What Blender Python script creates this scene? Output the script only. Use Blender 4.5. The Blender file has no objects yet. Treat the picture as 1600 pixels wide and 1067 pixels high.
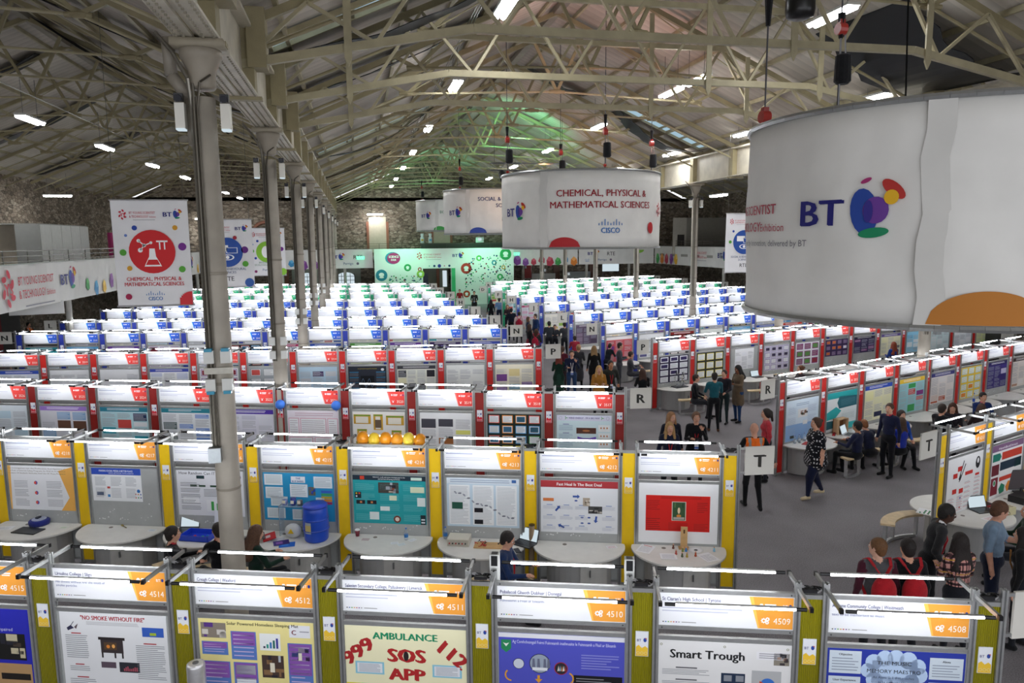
import bpy, math, random
import numpy as np
from mathutils import Vector, Matrix

random.seed(7)
SC = bpy.context.scene
COL = SC.collection
PI = math.pi

# ---------------------------------------------------------------- camera
CAM_F, CAM_YAW, CAM_PITCH, CAM_ROLL, CAM_H = 1146.5, .2062, .1376, -.0095, 5.4
cy_, sy_, cp_, sp_ = math.cos(CAM_YAW), math.sin(CAM_YAW), math.cos(CAM_PITCH), math.sin(CAM_PITCH)
fwd = Vector((sy_ * cp_, cy_ * cp_, -sp_))
rgt = Vector((cy_, -sy_, 0))
upv = rgt.cross(fwd)
r2 = rgt * math.cos(CAM_ROLL) + upv * math.sin(CAM_ROLL)
u2 = -rgt * math.sin(CAM_ROLL) + upv * math.cos(CAM_ROLL)
cd = bpy.data.cameras.new('camera')
cd.sensor_width = 36
cd.lens = CAM_F * 36 / 1600
cd.clip_end = 300
cam = bpy.data.objects.new('camera', cd)
COL.objects.link(cam)
cam.matrix_world = Matrix(((r2.x, u2.x, -fwd.x, 0), (r2.y, u2.y, -fwd.y, 0), (r2.z, u2.z, -fwd.z, CAM_H), (0, 0, 0, 1)))
SC.camera = cam

# ---------------------------------------------------------------- world, light, exposure
w = bpy.data.worlds.new('world')
SC.world = w
w.use_nodes = True
w.node_tree.nodes['Background'].inputs[0].default_value = (.93, .95, 1, 1)
w.node_tree.nodes['Background'].inputs[1].default_value = .62
SC.view_settings.view_transform = 'Standard'
SC.view_settings.look = 'None'
SC.view_settings.gamma = 1
SC.view_settings.use_curve_mapping = False
SC.view_settings.exposure = 1.24
TUBE_POWER = 17.5
BATTEN_POWER = 26.0


def spot(name, loc, target, energy, color, size=1.2, blend=.6, radius=.3):
    l = bpy.data.lights.new(name, 'SPOT')
    l.energy = energy
    l.color = color
    l.spot_size = size
    l.spot_blend = blend
    l.shadow_soft_size = radius
    o = bpy.data.objects.new(name, l)
    COL.objects.link(o)
    o.location = loc
    d = Vector(target) - Vector(loc)
    o.rotation_euler = d.to_track_quat('-Z', 'Y').to_euler()
    return o


# coloured stage wash lights of the lighting truss near the far end
spot('stage_light_green', (4.0, 59.3, 5.4), (3.6, 61.6, 2.6), 150, (.25, 1, .55), 2.3)
spot('stage_light_green', (10.4, 59.3, 5.4), (10.6, 61.6, 2.6), 150, (.25, 1, .55), 2.3)
spot('stage_light_green', (7.3, 33.5, 9.2), (10.3, 44, 12.6), 700, (.2, 1, .5), 1.1)
spot('stage_light_green', (6.6, 59, 7.2), (4.5, 60, 12.4), 330, (.25, 1, .5), 2.3)
spot('stage_light_pink', (6.6, 21, 8.2), (8.5, 24, 12.6), 90, (1, .45, .35), 2.4)
spot('stage_light_orange', (8.2, 31, 7.6), (9, 38, 11.5), 160, (1, .5, .2), 1.9)


# ---------------------------------------------------------------- colours and materials
def lin(c):
    if isinstance(c, str):
        c = c.lstrip('#')
        c = tuple(int(c[i:i + 2], 16) / 255 for i in (0, 2, 4))
    return tuple(((x / 12.92) if x <= .04045 else ((x + .055) / 1.055) ** 2.4) for x in c[:3])


def new_mat(name):
    m = bpy.data.materials.new(name)
    m.use_nodes = True
    nt = m.node_tree
    b = nt.nodes['Principled BSDF']
    return m, nt, b


def mat_attr(name, rough=.5, metal=0., noise=.06, scale=6., bump=0., bscale=40., spec=.5, trans=0., sheen=0.):
    m, nt, b = new_mat(name)
    N, L = nt.nodes, nt.links
    at = N.new('ShaderNodeAttribute'); at.attribute_name = 'Col'
    tc = N.new('ShaderNodeTexCoord')
    no = N.new('ShaderNodeTexNoise'); no.inputs['Scale'].default_value = scale; no.inputs['Detail'].default_value = 4
    L.new(tc.outputs['Object'], no.inputs['Vector'])
    mr = N.new('ShaderNodeMapRange'); mr.inputs[3].default_value = 1 - noise; mr.inputs[4].default_value = 1 + noise
    mr.inputs[1].default_value = .3; mr.inputs[2].default_value = .7
    L.new(no.outputs[0], mr.inputs[0])
    mx = N.new('ShaderNodeVectorMath'); mx.operation = 'SCALE'
    L.new(at.outputs['Color'], mx.inputs[0]); L.new(mr.outputs[0], mx.inputs['Scale'])
    L.new(mx.outputs[0], b.inputs['Base Color'])
    b.inputs['Roughness'].default_value = rough
    b.inputs['Metallic'].default_value = metal
    b.inputs['Specular IOR Level'].default_value = spec
    if trans:
        b.inputs['Transmission Weight'].default_value = trans
    if sheen:
        b.inputs['Sheen Weight'].default_value = sheen
    if bump:
        n2 = N.new('ShaderNodeTexNoise'); n2.inputs['Scale'].default_value = bscale; n2.inputs['Detail'].default_value = 5
        L.new(tc.outputs['Object'], n2.inputs['Vector'])
        bp = N.new('ShaderNodeBump'); bp.inputs['Strength'].default_value = bump; bp.inputs['Distance'].default_value = .02
        L.new(n2.outputs[0], bp.inputs['Height']); L.new(bp.outputs[0], b.inputs['Normal'])
    return m


def mat_emit(name, col, strength):
    m = bpy.data.materials.new(name); m.use_nodes = True
    nt = m.node_tree; nt.nodes.clear()
    e = nt.nodes.new('ShaderNodeEmission'); o = nt.nodes.new('ShaderNodeOutputMaterial')
    e.inputs[0].default_value = (*col, 1); e.inputs[1].default_value = strength
    nt.links.new(e.outputs[0], o.inputs[0])
    return m


MT = {
    'paint': mat_attr('painted_surface', .5, 0, .05, 5),
    'steel': mat_attr('painted_roof_steel', .55, 0, .14, 2.5, .15, 30),
    'metal': mat_attr('brushed_aluminium', .34, .75, .06, 20),
    'print': mat_attr('printed_paper', .55, 0, .015, 3, spec=.3),
    'cloth': mat_attr('woven_cloth', .9, 0, .12, 14, .35, 60, spec=.2, sheen=.15),
    'banner': mat_attr('banner_fabric', .8, 0, .04, 2, .5, 2.2, spec=.2),
    'plastic': mat_attr('moulded_plastic', .3, 0, .03, 5),
    'wood': mat_attr('light_wood', .5, 0, .12, 9),
    'hair': mat_attr('hair_strands', .6, 0, .3, 45, .6, 80),
}
EM_TUBE = mat_emit('fluorescent_tube_glow', (.93, .95, 1.0), TUBE_POWER)
EM_BATTEN = mat_emit('roof_batten_glow', (.97, .98, 1.0), BATTEN_POWER)
EM_SKY = mat_emit('dusk_sky_through_skylight', (.5, .72, .85), .3)
EM_SCREEN = mat_emit('lit_screen_glow', (.75, .88, .95), .34)
EM_EXIT = mat_emit('lit_exit_sign_glow', (.2, 1, .6), .6)


def mat_ribbed():
    m = mat_attr('ribbed_polycarbonate', .25, 0, .03, 3)
    nt = m.node_tree; N, L = nt.nodes, nt.links
    tc = N.new('ShaderNodeTexCoord'); wv = N.new('ShaderNodeTexWave')
    wv.bands_direction = 'X'; wv.inputs['Scale'].default_value = 18
    L.new(tc.outputs['Object'], wv.inputs['Vector'])
    bp = N.new('ShaderNodeBump'); bp.inputs['Strength'].default_value = .8; bp.inputs['Distance'].default_value = .01
    L.new(wv.outputs['Fac'], bp.inputs['Height']); L.new(bp.outputs[0], N['Principled BSDF'].inputs['Normal'])
    return m


MT['ribbed'] = mat_ribbed()


def mat_carpet():
    m, nt, b = new_mat('grey_exhibition_carpet'); N, L = nt.nodes, nt.links
    tc = N.new('ShaderNodeTexCoord')
    a = N.new('ShaderNodeTexNoise'); a.inputs['Scale'].default_value = 60; a.inputs['Detail'].default_value = 6
    c = N.new('ShaderNodeTexNoise'); c.inputs['Scale'].default_value = .8; c.inputs['Detail'].default_value = 3
    L.new(tc.outputs['Object'], a.inputs['Vector']); L.new(tc.outputs['Object'], c.inputs['Vector'])
    mx = N.new('ShaderNodeMath'); mx.operation = 'MULTIPLY_ADD'; mx.inputs[1].default_value = .4
    L.new(c.outputs[0], mx.inputs[0]); L.new(a.outputs[0], mx.inputs[2])
    cr = N.new('ShaderNodeValToRGB')
    cr.color_ramp.elements[0].position = .45; cr.color_ramp.elements[0].color = (*lin('#706c70'), 1)
    cr.color_ramp.elements[1].position = .95; cr.color_ramp.elements[1].color = (*lin('#9e9b9f'), 1)
    L.new(mx.outputs[0], cr.inputs[0]); L.new(cr.outputs[0], b.inputs['Base Color'])
    b.inputs['Roughness'].default_value = .95; b.inputs['Specular IOR Level'].default_value = .1
    bp = N.new('ShaderNodeBump'); bp.inputs['Strength'].default_value = .3; bp.inputs['Distance'].default_value = .01
    L.new(a.outputs[0], bp.inputs['Height']); L.new(bp.outputs[0], b.inputs['Normal'])
    return m


def mat_roof():
    m, nt, b = new_mat('whitewashed_roof_lining'); N, L = nt.nodes, nt.links
    tc = N.new('ShaderNodeTexCoord')
    a = N.new('ShaderNodeTexNoise'); a.inputs['Scale'].default_value = .35; a.inputs['Detail'].default_value = 8
    L.new(tc.outputs['Object'], a.inputs['Vector'])
    wv = N.new('ShaderNodeTexWave'); wv.bands_direction = 'Y'; wv.inputs['Scale'].default_value = .9; wv.inputs['Distortion'].default_value = .4
    wv.wave_profile = 'SAW'
    L.new(tc.outputs['Object'], wv.inputs['Vector'])
    cr = N.new('ShaderNodeValToRGB')
    cr.color_ramp.elements[0].position = .3; cr.color_ramp.elements[0].color = (*lin('#a39b90'), 1)
    cr.color_ramp.elements[1].position = .7; cr.color_ramp.elements[1].color = (*lin('#ddd6ca'), 1)
    L.new(a.outputs[0], cr.inputs[0])
    mx = N.new('ShaderNodeMix'); mx.data_type = 'RGBA'; mx.blend_type = 'MULTIPLY'; mx.inputs[0].default_value = .18
    L.new(cr.outputs[0], mx.inputs[6]); L.new(wv.outputs['Color'], mx.inputs[7])
    L.new(mx.outputs[2], b.inputs['Base Color']); b.inputs['Roughness'].default_value = .85
    bp = N.new('ShaderNodeBump'); bp.inputs['Strength'].default_value = .5; bp.inputs['Distance'].default_value = .05
    L.new(wv.outputs['Fac'], bp.inputs['Height']); L.new(bp.outputs[0], b.inputs['Normal'])
    return m


def mat_stone():
    m, nt, b = new_mat('rubble_stone_wall'); N, L = nt.nodes, nt.links
    tc = N.new('ShaderNodeTexCoord')
    mp = N.new('ShaderNodeMapping'); mp.inputs['Scale'].default_value = (1, 1, 1.9)
    L.new(tc.outputs['Object'], mp.inputs['Vector'])
    v = N.new('ShaderNodeTexVoronoi'); v.inputs['Scale'].default_value = 2.8
    e = N.new('ShaderNodeTexVoronoi'); e.feature = 'DISTANCE_TO_EDGE'; e.inputs['Scale'].default_value = 2.8
    n = N.new('ShaderNodeTexNoise'); n.inputs['Scale'].default_value = 5; n.inputs['Detail'].default_value = 8
    for x in (v, e, n): L.new(mp.outputs[0], x.inputs['Vector'])
    cr = N.new('ShaderNodeValToRGB')
    el = cr.color_ramp.elements
    el[0].position = .25; el[0].color = (*lin('#5d554b'), 1)
    el[1].position = .75; el[1].color = (*lin('#b9ae9c'), 1)
    x1 = el.new(.5); x1.color = (*lin('#8d8070'), 1)
    sm = N.new('ShaderNodeMix'); sm.data_type = 'RGBA'; sm.inputs[0].default_value = .55
    L.new(v.outputs['Color'], sm.inputs[6]); L.new(n.outputs[0], sm.inputs[7])
    L.new(sm.outputs[2], cr.inputs[0])
    ed = N.new('ShaderNodeMapRange'); ed.inputs[1].default_value = 0; ed.inputs[2].default_value = .1
    ed.inputs[3].default_value = .55; ed.inputs[4].default_value = 1
    L.new(e.outputs['Distance'], ed.inputs[0])
    mu = N.new('ShaderNodeVectorMath'); mu.operation = 'SCALE'
    L.new(cr.outputs[0], mu.inputs[0]); L.new(ed.outputs[0], mu.inputs['Scale'])
    L.new(mu.outputs[0], b.inputs['Base Color']); b.inputs['Roughness'].default_value = .95
    bp = N.new('ShaderNodeBump'); bp.inputs['Strength'].default_value = .8; bp.inputs['Distance'].default_value = .08
    L.new(ed.outputs[0], bp.inputs['Height']); L.new(bp.outputs[0], b.inputs['Normal'])
    return m


MT['carpet'] = mat_carpet()
MT['roof'] = mat_roof()
MT['stone'] = mat_stone()
MT['tube'] = EM_TUBE; MT['batten'] = EM_BATTEN; MT['sky'] = EM_SKY; MT['screen'] = EM_SCREEN; MT['exit'] = EM_EXIT


def mat_glass():
    m, nt, b = new_mat('clear_plastic')
    b.inputs['Base Color'].default_value = (.85, .93, 1, 1); b.inputs['Transmission Weight'].default_value = .85
    b.inputs['Roughness'].default_value = .08; b.inputs['IOR'].default_value = 1.2
    return m


MT['glass'] = mat_glass()


# ---------------------------------------------------------------- mesh collector
class M:
    """collects coloured faces; every face has a colour and a material slot"""

    def __init__(s, mat='paint'):
        s.v = []; s.f = []; s.c = []; s.m = []; s.mats = [mat]; s.cur = 0; s.T = None

    def use(s, mat):
        if mat not in s.mats: s.mats.append(mat)
        s.cur = s.mats.index(mat); return s

    def add(s, vs, fs, col):
        n = len(s.v)
        if s.T is not None: vs = [tuple(s.T @ Vector(p)) for p in vs]
        s.v.extend(vs)
        for f in fs:
            s.f.append(tuple(i + n for i in f)); s.c.append(col); s.m.append(s.cur)
        return s

    def box(s, c, d, col, rz=0):
        x, y, z = d[0] / 2, d[1] / 2, d[2] / 2
        vs = [(-x, -y, -z), (x, -y, -z), (x, y, -z), (-x, y, -z), (-x, -y, z), (x, -y, z), (x, y, z), (-x, y, z)]
        if rz:
            a, b = math.cos(rz), math.sin(rz)
            vs = [(p[0] * a - p[1] * b, p[0] * b + p[1] * a, p[2]) for p in vs]
        vs = [(p[0] + c[0], p[1] + c[1], p[2] + c[2]) for p in vs]
        return s.add(vs, [(0, 3, 2, 1), (4, 5, 6, 7), (0, 1, 5, 4), (1, 2, 6, 5), (2, 3, 7, 6), (3, 0, 4, 7)], col)

    def bx(s, x0, x1, y0, y1, z0, z1, col):
        return s.box(((x0 + x1) / 2, (y0 + y1) / 2, (z0 + z1) / 2), (abs(x1 - x0), abs(y1 - y0), abs(z1 - z0)), col)

    def beam(s, a, b, w_, h_, col, up=(0, 0, 1)):
        a = Vector(a); b = Vector(b); d = (b - a).normalized(); u = Vector(up)
        if abs(d.dot(u)) > .98: u = Vector((0, 1, 0))
        r = d.cross(u).normalized(); u = r.cross(d)
        vs = []
        for p in (a, b):
            for i, j in ((-1, -1), (1, -1), (1, 1), (-1, 1)):
                vs.append(tuple(p + r * (i * w_ / 2) + u * (j * h_ / 2)))
        return s.add(vs, [(0, 3, 2, 1), (4, 5, 6, 7), (0, 1, 5, 4), (1, 2, 6, 5), (2, 3, 7, 6), (3, 0, 4, 7)], col)

    def cyl(s, a, b, r0, r1, n, col, caps=True):
        a = Vector(a); b = Vector(b); d = (b - a).normalized()
        u = Vector((0, 0, 1)) if abs(d.z) < .9 else Vector((1, 0, 0))
        r = d.cross(u).normalized(); u = r.cross(d)
        vs = []
        for p, R_ in ((a, r0), (b, r1)):
            for i in range(n):
                t = 2 * PI * i / n
                vs.append(tuple(p + (r * math.cos(t) + u * math.sin(t)) * R_))
        fs = [(i, (i + 1) % n, n + (i + 1) % n, n + i) for i in range(n)]
        if caps: fs += [tuple(range(n - 1, -1, -1)), tuple(range(n, 2 * n))]
        return s.add(vs, fs, col)

    def path(s, pts, r, n, col):
        for a, b in zip(pts, pts[1:]): s.cyl(a, b, r, r, n, col)
        return s

    def lathe(s, prof, n, col, c=(0, 0, 0), cap=True):
        vs = []; fs = []
        for (r, z) in prof:
            for i in range(n):
                t = 2 * PI * i / n
                vs.append((c[0] + r * math.cos(t), c[1] + r * math.sin(t), c[2] + z))
        k = len(prof)
        for j in range(k - 1):
            for i in range(n):
                fs.append((j * n + i, j * n + (i + 1) % n, (j + 1) * n + (i + 1) % n, (j + 1) * n + i))
        if cap: fs += [tuple(range(n - 1, -1, -1)), tuple(range((k - 1) * n, k * n))]
        return s.add(vs, fs, col)

    def prism(s, poly, z0, z1, col):
        n = len(poly)
        vs = [(x, y, z0) for x, y in poly] + [(x, y, z1) for x, y in poly]
        fs = [(i, (i + 1) % n, n + (i + 1) % n, n + i) for i in range(n)] + [tuple(range(n - 1, -1, -1)), tuple(range(n, 2 * n))]
        return s.add(vs, fs, col)

    def ball(s, c, r, col, nu=12, nv=8):
        rx, ry, rz = (r, r, r) if not isinstance(r, tuple) else r
        vs = [(c[0], c[1], c[2] + rz)]
        for j in range(1, nv):
            p = PI * j / nv
            for i in range(nu):
                t = 2 * PI * i / nu
                vs.append((c[0] + rx * math.sin(p) * math.cos(t), c[1] + ry * math.sin(p) * math.sin(t), c[2] + rz * math.cos(p)))
        vs.append((c[0], c[1], c[2] - rz)); fs = []
        for i in range(nu): fs.append((0, 1 + i, 1 + (i + 1) % nu))
        for j in range(nv - 2):
            for i in range(nu):
                a = 1 + j * nu + i; b = 1 + j * nu + (i + 1) % nu
                fs.append((a, a + nu, b + nu, b))
        e = len(vs) - 1; o = 1 + (nv - 2) * nu
        for i in range(nu): fs.append((e, o + (i + 1) % nu, o + i))
        return s.add(vs, fs, col)

    def mesh(s, name, smooth=False):
        me = bpy.data.meshes.new(name)
        me.from_pydata([tuple(p) for p in s.v], [], s.f)
        for k in s.mats: me.materials.append(MT[k])
        me.polygons.foreach_set('material_index', s.m)
        at = me.color_attributes.new('Col', 'FLOAT_COLOR', 'CORNER')
        cols = np.array([(*lin(c), 1.) for c in _uniq(s.c)])
        idx = np.array(_uidx(s.c))
        cnt = np.array([len(f) for f in s.f])
        arr = np.repeat(cols[idx], cnt, axis=0).astype(np.float32)
        at.data.foreach_set('color', arr.ravel())
        if smooth:
            me.polygons.foreach_set('use_smooth', [True] * len(me.polygons))
        me.update()
        return me

    def build(s, name, parent=None, smooth=False, loc=None, rz=0):
        return place(name, s.mesh(name, smooth), parent, loc, rz)


def _uniq(c):
    seen = {}
    for x in c: seen.setdefault(x, len(seen))
    return list(seen)


def _uidx(c):
    seen = {}
    return [seen.setdefault(x, len(seen)) for x in c]


def place(name, me, parent=None, loc=None, rz=0):
    o = bpy.data.objects.new(name, me)
    COL.objects.link(o)
    if parent is not None: o.parent = parent
    if loc is not None: o.location = loc
    if rz: o.rotation_euler = (0, 0, rz)
    return o


def tag(o, label, cat, group=None):
    o['label'] = label; o['category'] = cat
    if group: o['group'] = group
    return o


def thing(name, label, cat, loc=(0, 0, 0), rz=0, group=None):
    o = bpy.data.objects.new(name, None)
    COL.objects.link(o)
    o.empty_display_size = .1
    o.location = loc; o.rotation_euler = (0, 0, rz)
    return tag(o, label, cat, group)


def struct(o):
    o['kind'] = 'structure'; return o


# ---------------------------------------------------------------- flat print
_tc = {}


def glyphs(txt, bold=0.):
    k = (txt, bold)
    if k not in _tc:
        cu = bpy.data.curves.new('lettering_tmp', 'FONT'); cu.body = txt; cu.resolution_u = 2
        cu.size = 1.; cu.offset = bold; cu.fill_mode = 'FRONT'
        ob = bpy.data.objects.new('lettering_tmp', cu); COL.objects.link(ob)
        me = ob.to_mesh()
        vs = [(v.co.x, v.co.y) for v in me.vertices]; fs = [tuple(p.vertices) for p in me.polygons]
        ob.to_mesh_clear()
        bpy.data.objects.remove(ob); bpy.data.curves.remove(cu)
        x0 = min([v[0] for v in vs] or [0]); x1 = max([v[0] for v in vs] or [1])
        _tc[k] = ([(x - x0, y) for x, y in vs], fs, x1 - x0)
    return _tc[k]


class Flat:
    """flat print in its own plane: x to the right, y up, later shapes on top"""

    def __init__(s): s.p = []; s.layer = 0

    def poly(s, pts, col, lay=None):
        s.p.append((pts, [tuple(range(len(pts)))], col, s.layer if lay is None else lay)); return s

    def rect(s, x0, y0, x1, y1, col, lay=None):
        return s.poly([(x0, y0), (x1, y0), (x1, y1), (x0, y1)], col, lay)

    def up(s): s.layer += 1; return s

    def ell(s, cx, cy, rx, ry, col, rot=0, n=18, a0=0, a1=360, lay=None):
        ca, sa = math.cos(rot), math.sin(rot); pts = []
        full = abs(a1 - a0 - 360) < 1e-6
        for i in range(n if full else n + 1):
            t = math.radians(a0 + (a1 - a0) * i / n)
            x, y = rx * math.cos(t), ry * math.sin(t)
            pts.append((cx + x * ca - y * sa, cy + x * sa + y * ca))
        return s.poly(pts, col, lay)

    def arc(s, cx, cy, r0, r1, a0, a1, col, n=12, sx=1.):
        for i in range(n):
            t0 = math.radians(a0 + (a1 - a0) * i / n); t1 = math.radians(a0 + (a1 - a0) * (i + 1) / n)
            s.poly([(cx + sx * r0 * math.cos(t0), cy + r0 * math.sin(t0)), (cx + sx * r1 * math.cos(t0), cy + r1 * math.sin(t0)),
                    (cx + sx * r1 * math.cos(t1), cy + r1 * math.sin(t1)), (cx + sx * r0 * math.cos(t1), cy + r0 * math.sin(t1))], col)
        return s

    def line(s, x0, y0, x1, y1, w_, col):
        dx, dy = x1 - x0, y1 - y0; l = math.hypot(dx, dy) or 1; nx, ny = -dy / l * w_ / 2, dx / l * w_ / 2
        return s.poly([(x0 + nx, y0 + ny), (x0 - nx, y0 - ny), (x1 - nx, y1 - ny), (x1 + nx, y1 + ny)], col)

    def text(s, x, y, size, txt, col, align='l', bold=0., width=None, rot=0., sx=1.):
        vs, fs, w_ = glyphs(txt, 0.)
        k = size; kx = size * sx
        if width: kx = width / max(w_, 1e-6)
        W = w_ * kx
        ox = {'l': 0, 'c': -W / 2, 'r': -W}[align]
        ca, sa = math.cos(rot), math.sin(rot)
        pts = []
        for a, b in vs:
            px, py = a * kx + ox, b * k
            pts.append((x + px * ca - py * sa, y + px * sa + py * ca))
        if fs:
            s.p.append((pts, fs, col, s.layer))
            if bold:   # a heavier stroke: the same letters again, a hair's breadth aside
                o = bold * size * .9
                s.p.append(([(a + o * ca, b + o * sa) for a, b in pts], fs, col, s.layer + .2))
                if bold >= .02: s.p.append(([(a - o * ca - o * .6 * sa, b - o * sa + o * .6 * ca) for a, b in pts], fs, col, s.layer + .4))
        return s

    def lines(s, x0, y0, x1, y1, col, rows, rng=None, thick=.35):
        h = (y1 - y0) / rows
        for i in range(rows):
            e = x1 if rng is None else x1 - (x1 - x0) * (rng.random() * .35 if rng.random() < .3 else rng.random() * .05)
            yy = y1 - (i + .5) * h
            s.rect(x0, yy - h * thick / 2, e, yy + h * thick / 2, col)
        return s

    def build(s, m, mp, off=.0012):
        """mp(x, y, d) gives the 3D place of a print point, d in front of the sheet"""
        for pts, fs, col, lay in s.p:
            d = off * (lay + 1)
            m.add([mp(x, y, d) for x, y in pts], fs, col)
        return m


def front(ox=0, oz=0, y=0.):
    return lambda x, yy, d: (ox + x, y - d, oz + yy)


def bt_logo(F, x, y, s, detail=True, text=True):
    """dark blue letters and a globe of coloured petals; s = height of the globe"""
    if text: F.text(x - s * .08, y - s * .24, s * .68, 'BT', '#2b2a78', 'r', .035, sx=1.2)
    cx = x + s * .42
    F.ell(cx - s * .12, y, s * .24, s * .42, '#2b4aa0', .15)
    F.up()
    F.ell(cx + s * .08, y + s * .02, s * .22, s * .24, '#6b3d98')
    F.ell(cx + s * .06, y - s * .38, s * .26, s * .09, '#1c8a5e', .12)
    F.up()
    F.ell(cx + s * .36, y + s * .38, s * .24, s * .11, '#b5302c', -.75)
    if detail:
        F.ell(cx - s * .1, y + s * .55, s * .1, s * .04, '#a83472', .4)
        F.up()
        F.ell(cx + s * .33, y + s * .24, s * .12, s * .13, '#e5b223')
        F.ell(cx - s * .04, y, s * .08, s * .2, '#38308a')
    F.layer = 0


def syt_logo(F, x, y, s, lines=True, c='#c5283d'):
    for k, (a, r) in enumerate(((60, .42), (120, .42), (180, .42), (240, .42), (300, .42), (0, .36))):
        t = math.radians(a + 20)
        F.ell(x + s * r * .75 * math.cos(t), y + s * r * math.sin(t), s * .15, s * .09, c, t + .8, 10)
    F.text(x, y - s * .2, s * .5, 'YS', c, 'c', .03)
    if lines:
        F.text(x + s * .65, y + s * .06, s * .36, 'BT YOUNG SCIENTIST', c, 'l', .0, width=s * 2.6)
        F.text(x + s * .65, y - s * .34, s * .36, '& TECHNOLOGY', c, 'l', .0, width=s * 1.9)
        F.text(x + s * 2.65, y - s * .34, s * .26, 'Exhibition', c, 'l', .0, width=s * .65)
        F.rect(x + s * 1.0, y - s * .6, x + s * 3.2, y - s * .56, '#8a8a92')


def cisco_logo(F, x, y, s, c='#2a6fb5'):
    hs = (.12, .2, .34, .2, .12, .2, .34, .2, .12)
    for i, h in enumerate(hs):
        xx = x + (i - 4) * s * .17
        F.rect(xx - s * .025, y, xx + s * .025, y + h * s, c)
    F.text(x, y - s * .42, s * .42, 'CISCO', c, 'c', .03, width=s * 1.1)
# ================================================================ THE HALL
XL, XR = -1.76, 14.87            # the two rows of iron columns
SPAN = XR - XL
XW, XE = XL - SPAN, XR + SPAN    # side walls
YF = 67.0                        # end wall
Y0 = -6.0
EAVE, RIDGE = 8.95, 12.6
STEEL = '#968c6c'
STEEL2 = '#a79e80'
CREAM = '#c9c3b2'


def rz_(x, xl):  # height of the roof at x in the span that starts at xl
    xm = xl + SPAN / 2
    return RIDGE - (RIDGE - EAVE) * abs(x - xm) / (SPAN / 2)


m = M('carpet'); m.bx(XW, XE, Y0, YF, -.12, 0, '#777777'); struct(m.build('floor'))

m = M('stone')
m.bx(XW - .4, XE + .4, YF, YF + .5, 0, 9.2, '#777777')
for xl in (XW, XL, XR):
    xm = xl + SPAN / 2
    m.add([(xl, YF, 8.9), (xl + SPAN, YF, 8.9), (xm, YF, RIDGE + .32), (xl, YF + .5, 8.9), (xl + SPAN, YF + .5, 8.9), (xm, YF + .5, RIDGE + .32)],
          [(0, 1, 2), (3, 5, 4), (0, 2, 5, 3), (1, 4, 5, 2)], '#777777')
wall_end = struct(m.build('wall_north'))
m = M('stone'); m.bx(XW - .5, XW, Y0, YF, 0, EAVE + .3, '#777777'); struct(m.build('wall_west'))
m = M('stone'); m.bx(XE, XE + .5, Y0, YF, 0, EAVE + .3, '#777777'); struct(m.build('wall_east'))

# brick arched openings in the end wall: plaster infill, brick surround
for i, x in enumerate((-7.6, 1.9, 7.6, 22.5)):
    if i == 0 or i == 3:
        m = M('paint')
        n = 14
        for k in range(n):
            a0 = PI * k / n; a1 = PI * (k + 1) / n
            m.cyl((x + 1.1 * math.cos(a0), YF - .06, 6.0 + 1.1 * math.sin(a0)), (x + 1.1 * math.cos(a1), YF - .06, 6.0 + 1.1 * math.sin(a1)), .16, .16, 5, '#8c5a43')
        for s in (-1, 1): m.bx(x + s * 1.1 - .16, x + s * 1.1 + .16, YF - .14, YF, 4.4, 6.0, '#8c5a43')
        o = struct(m.build('window_%d' % (i + 1)))
        m = M('paint'); m.bx(x - .95, x + .95, YF - .05, YF - .01, 4.4, 6.2, '#b9b2a0' if i == 0 else '#c8c8c0')
        m.build('pane', o)
    else:
        m = M('paint'); m.bx(x - .75, x + .75, YF - .1, YF - .02, 4.4, 7.5, '#b5ad98')
        for s in (-1, 1): m.bx(x + s * .86 - .11, x + s * .86 + .11, YF - .13, YF - .02, 4.4, 7.1, '#8c5a43')
        struct(m.build('door_%d' % i))

# roof: three gabled spans
for k, xl in enumerate((XL, XW, XR)):
    m = M('roof'); xm = xl + SPAN / 2
    for a, b in ((xl, xm), (xm, xl + SPAN)):
        za, zb = rz_(a, xl), rz_(b, xl)
        m.add([(a, Y0, za + .2), (b, Y0, zb + .2), (b, YF, zb + .2), (a, YF, za + .2), (a, Y0, za + .35), (b, Y0, zb + .35), (b, YF, zb + .35), (a, YF, za + .35)],
              [(0, 1, 2, 3), (7, 6, 5, 4), (0, 4, 5, 1), (2, 6, 7, 3), (1, 5, 6, 2), (3, 7, 4, 0)], '#777777')
    ceil = struct(m.build('ceiling'))
    n = 7
    for s in range(2):
        for j in range(n):
            t = (j + .5) / n
            x = xl + t * SPAN / 2 if s == 0 else xl + SPAN - t * SPAN / 2
            p = M('steel'); p.bx(-.04, .04, 0, YF - Y0, -.06, .06, STEEL2)
            p.build('purlin', ceil, loc=(x, Y0, rz_(x, xl) + .13))
    p = M('steel'); p.bx(-.12, .12, 0, YF - Y0, -.1, .1, '#8c8678'); p.build('ridge_beam', ceil, loc=(xm, Y0, RIDGE + .03))

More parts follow.
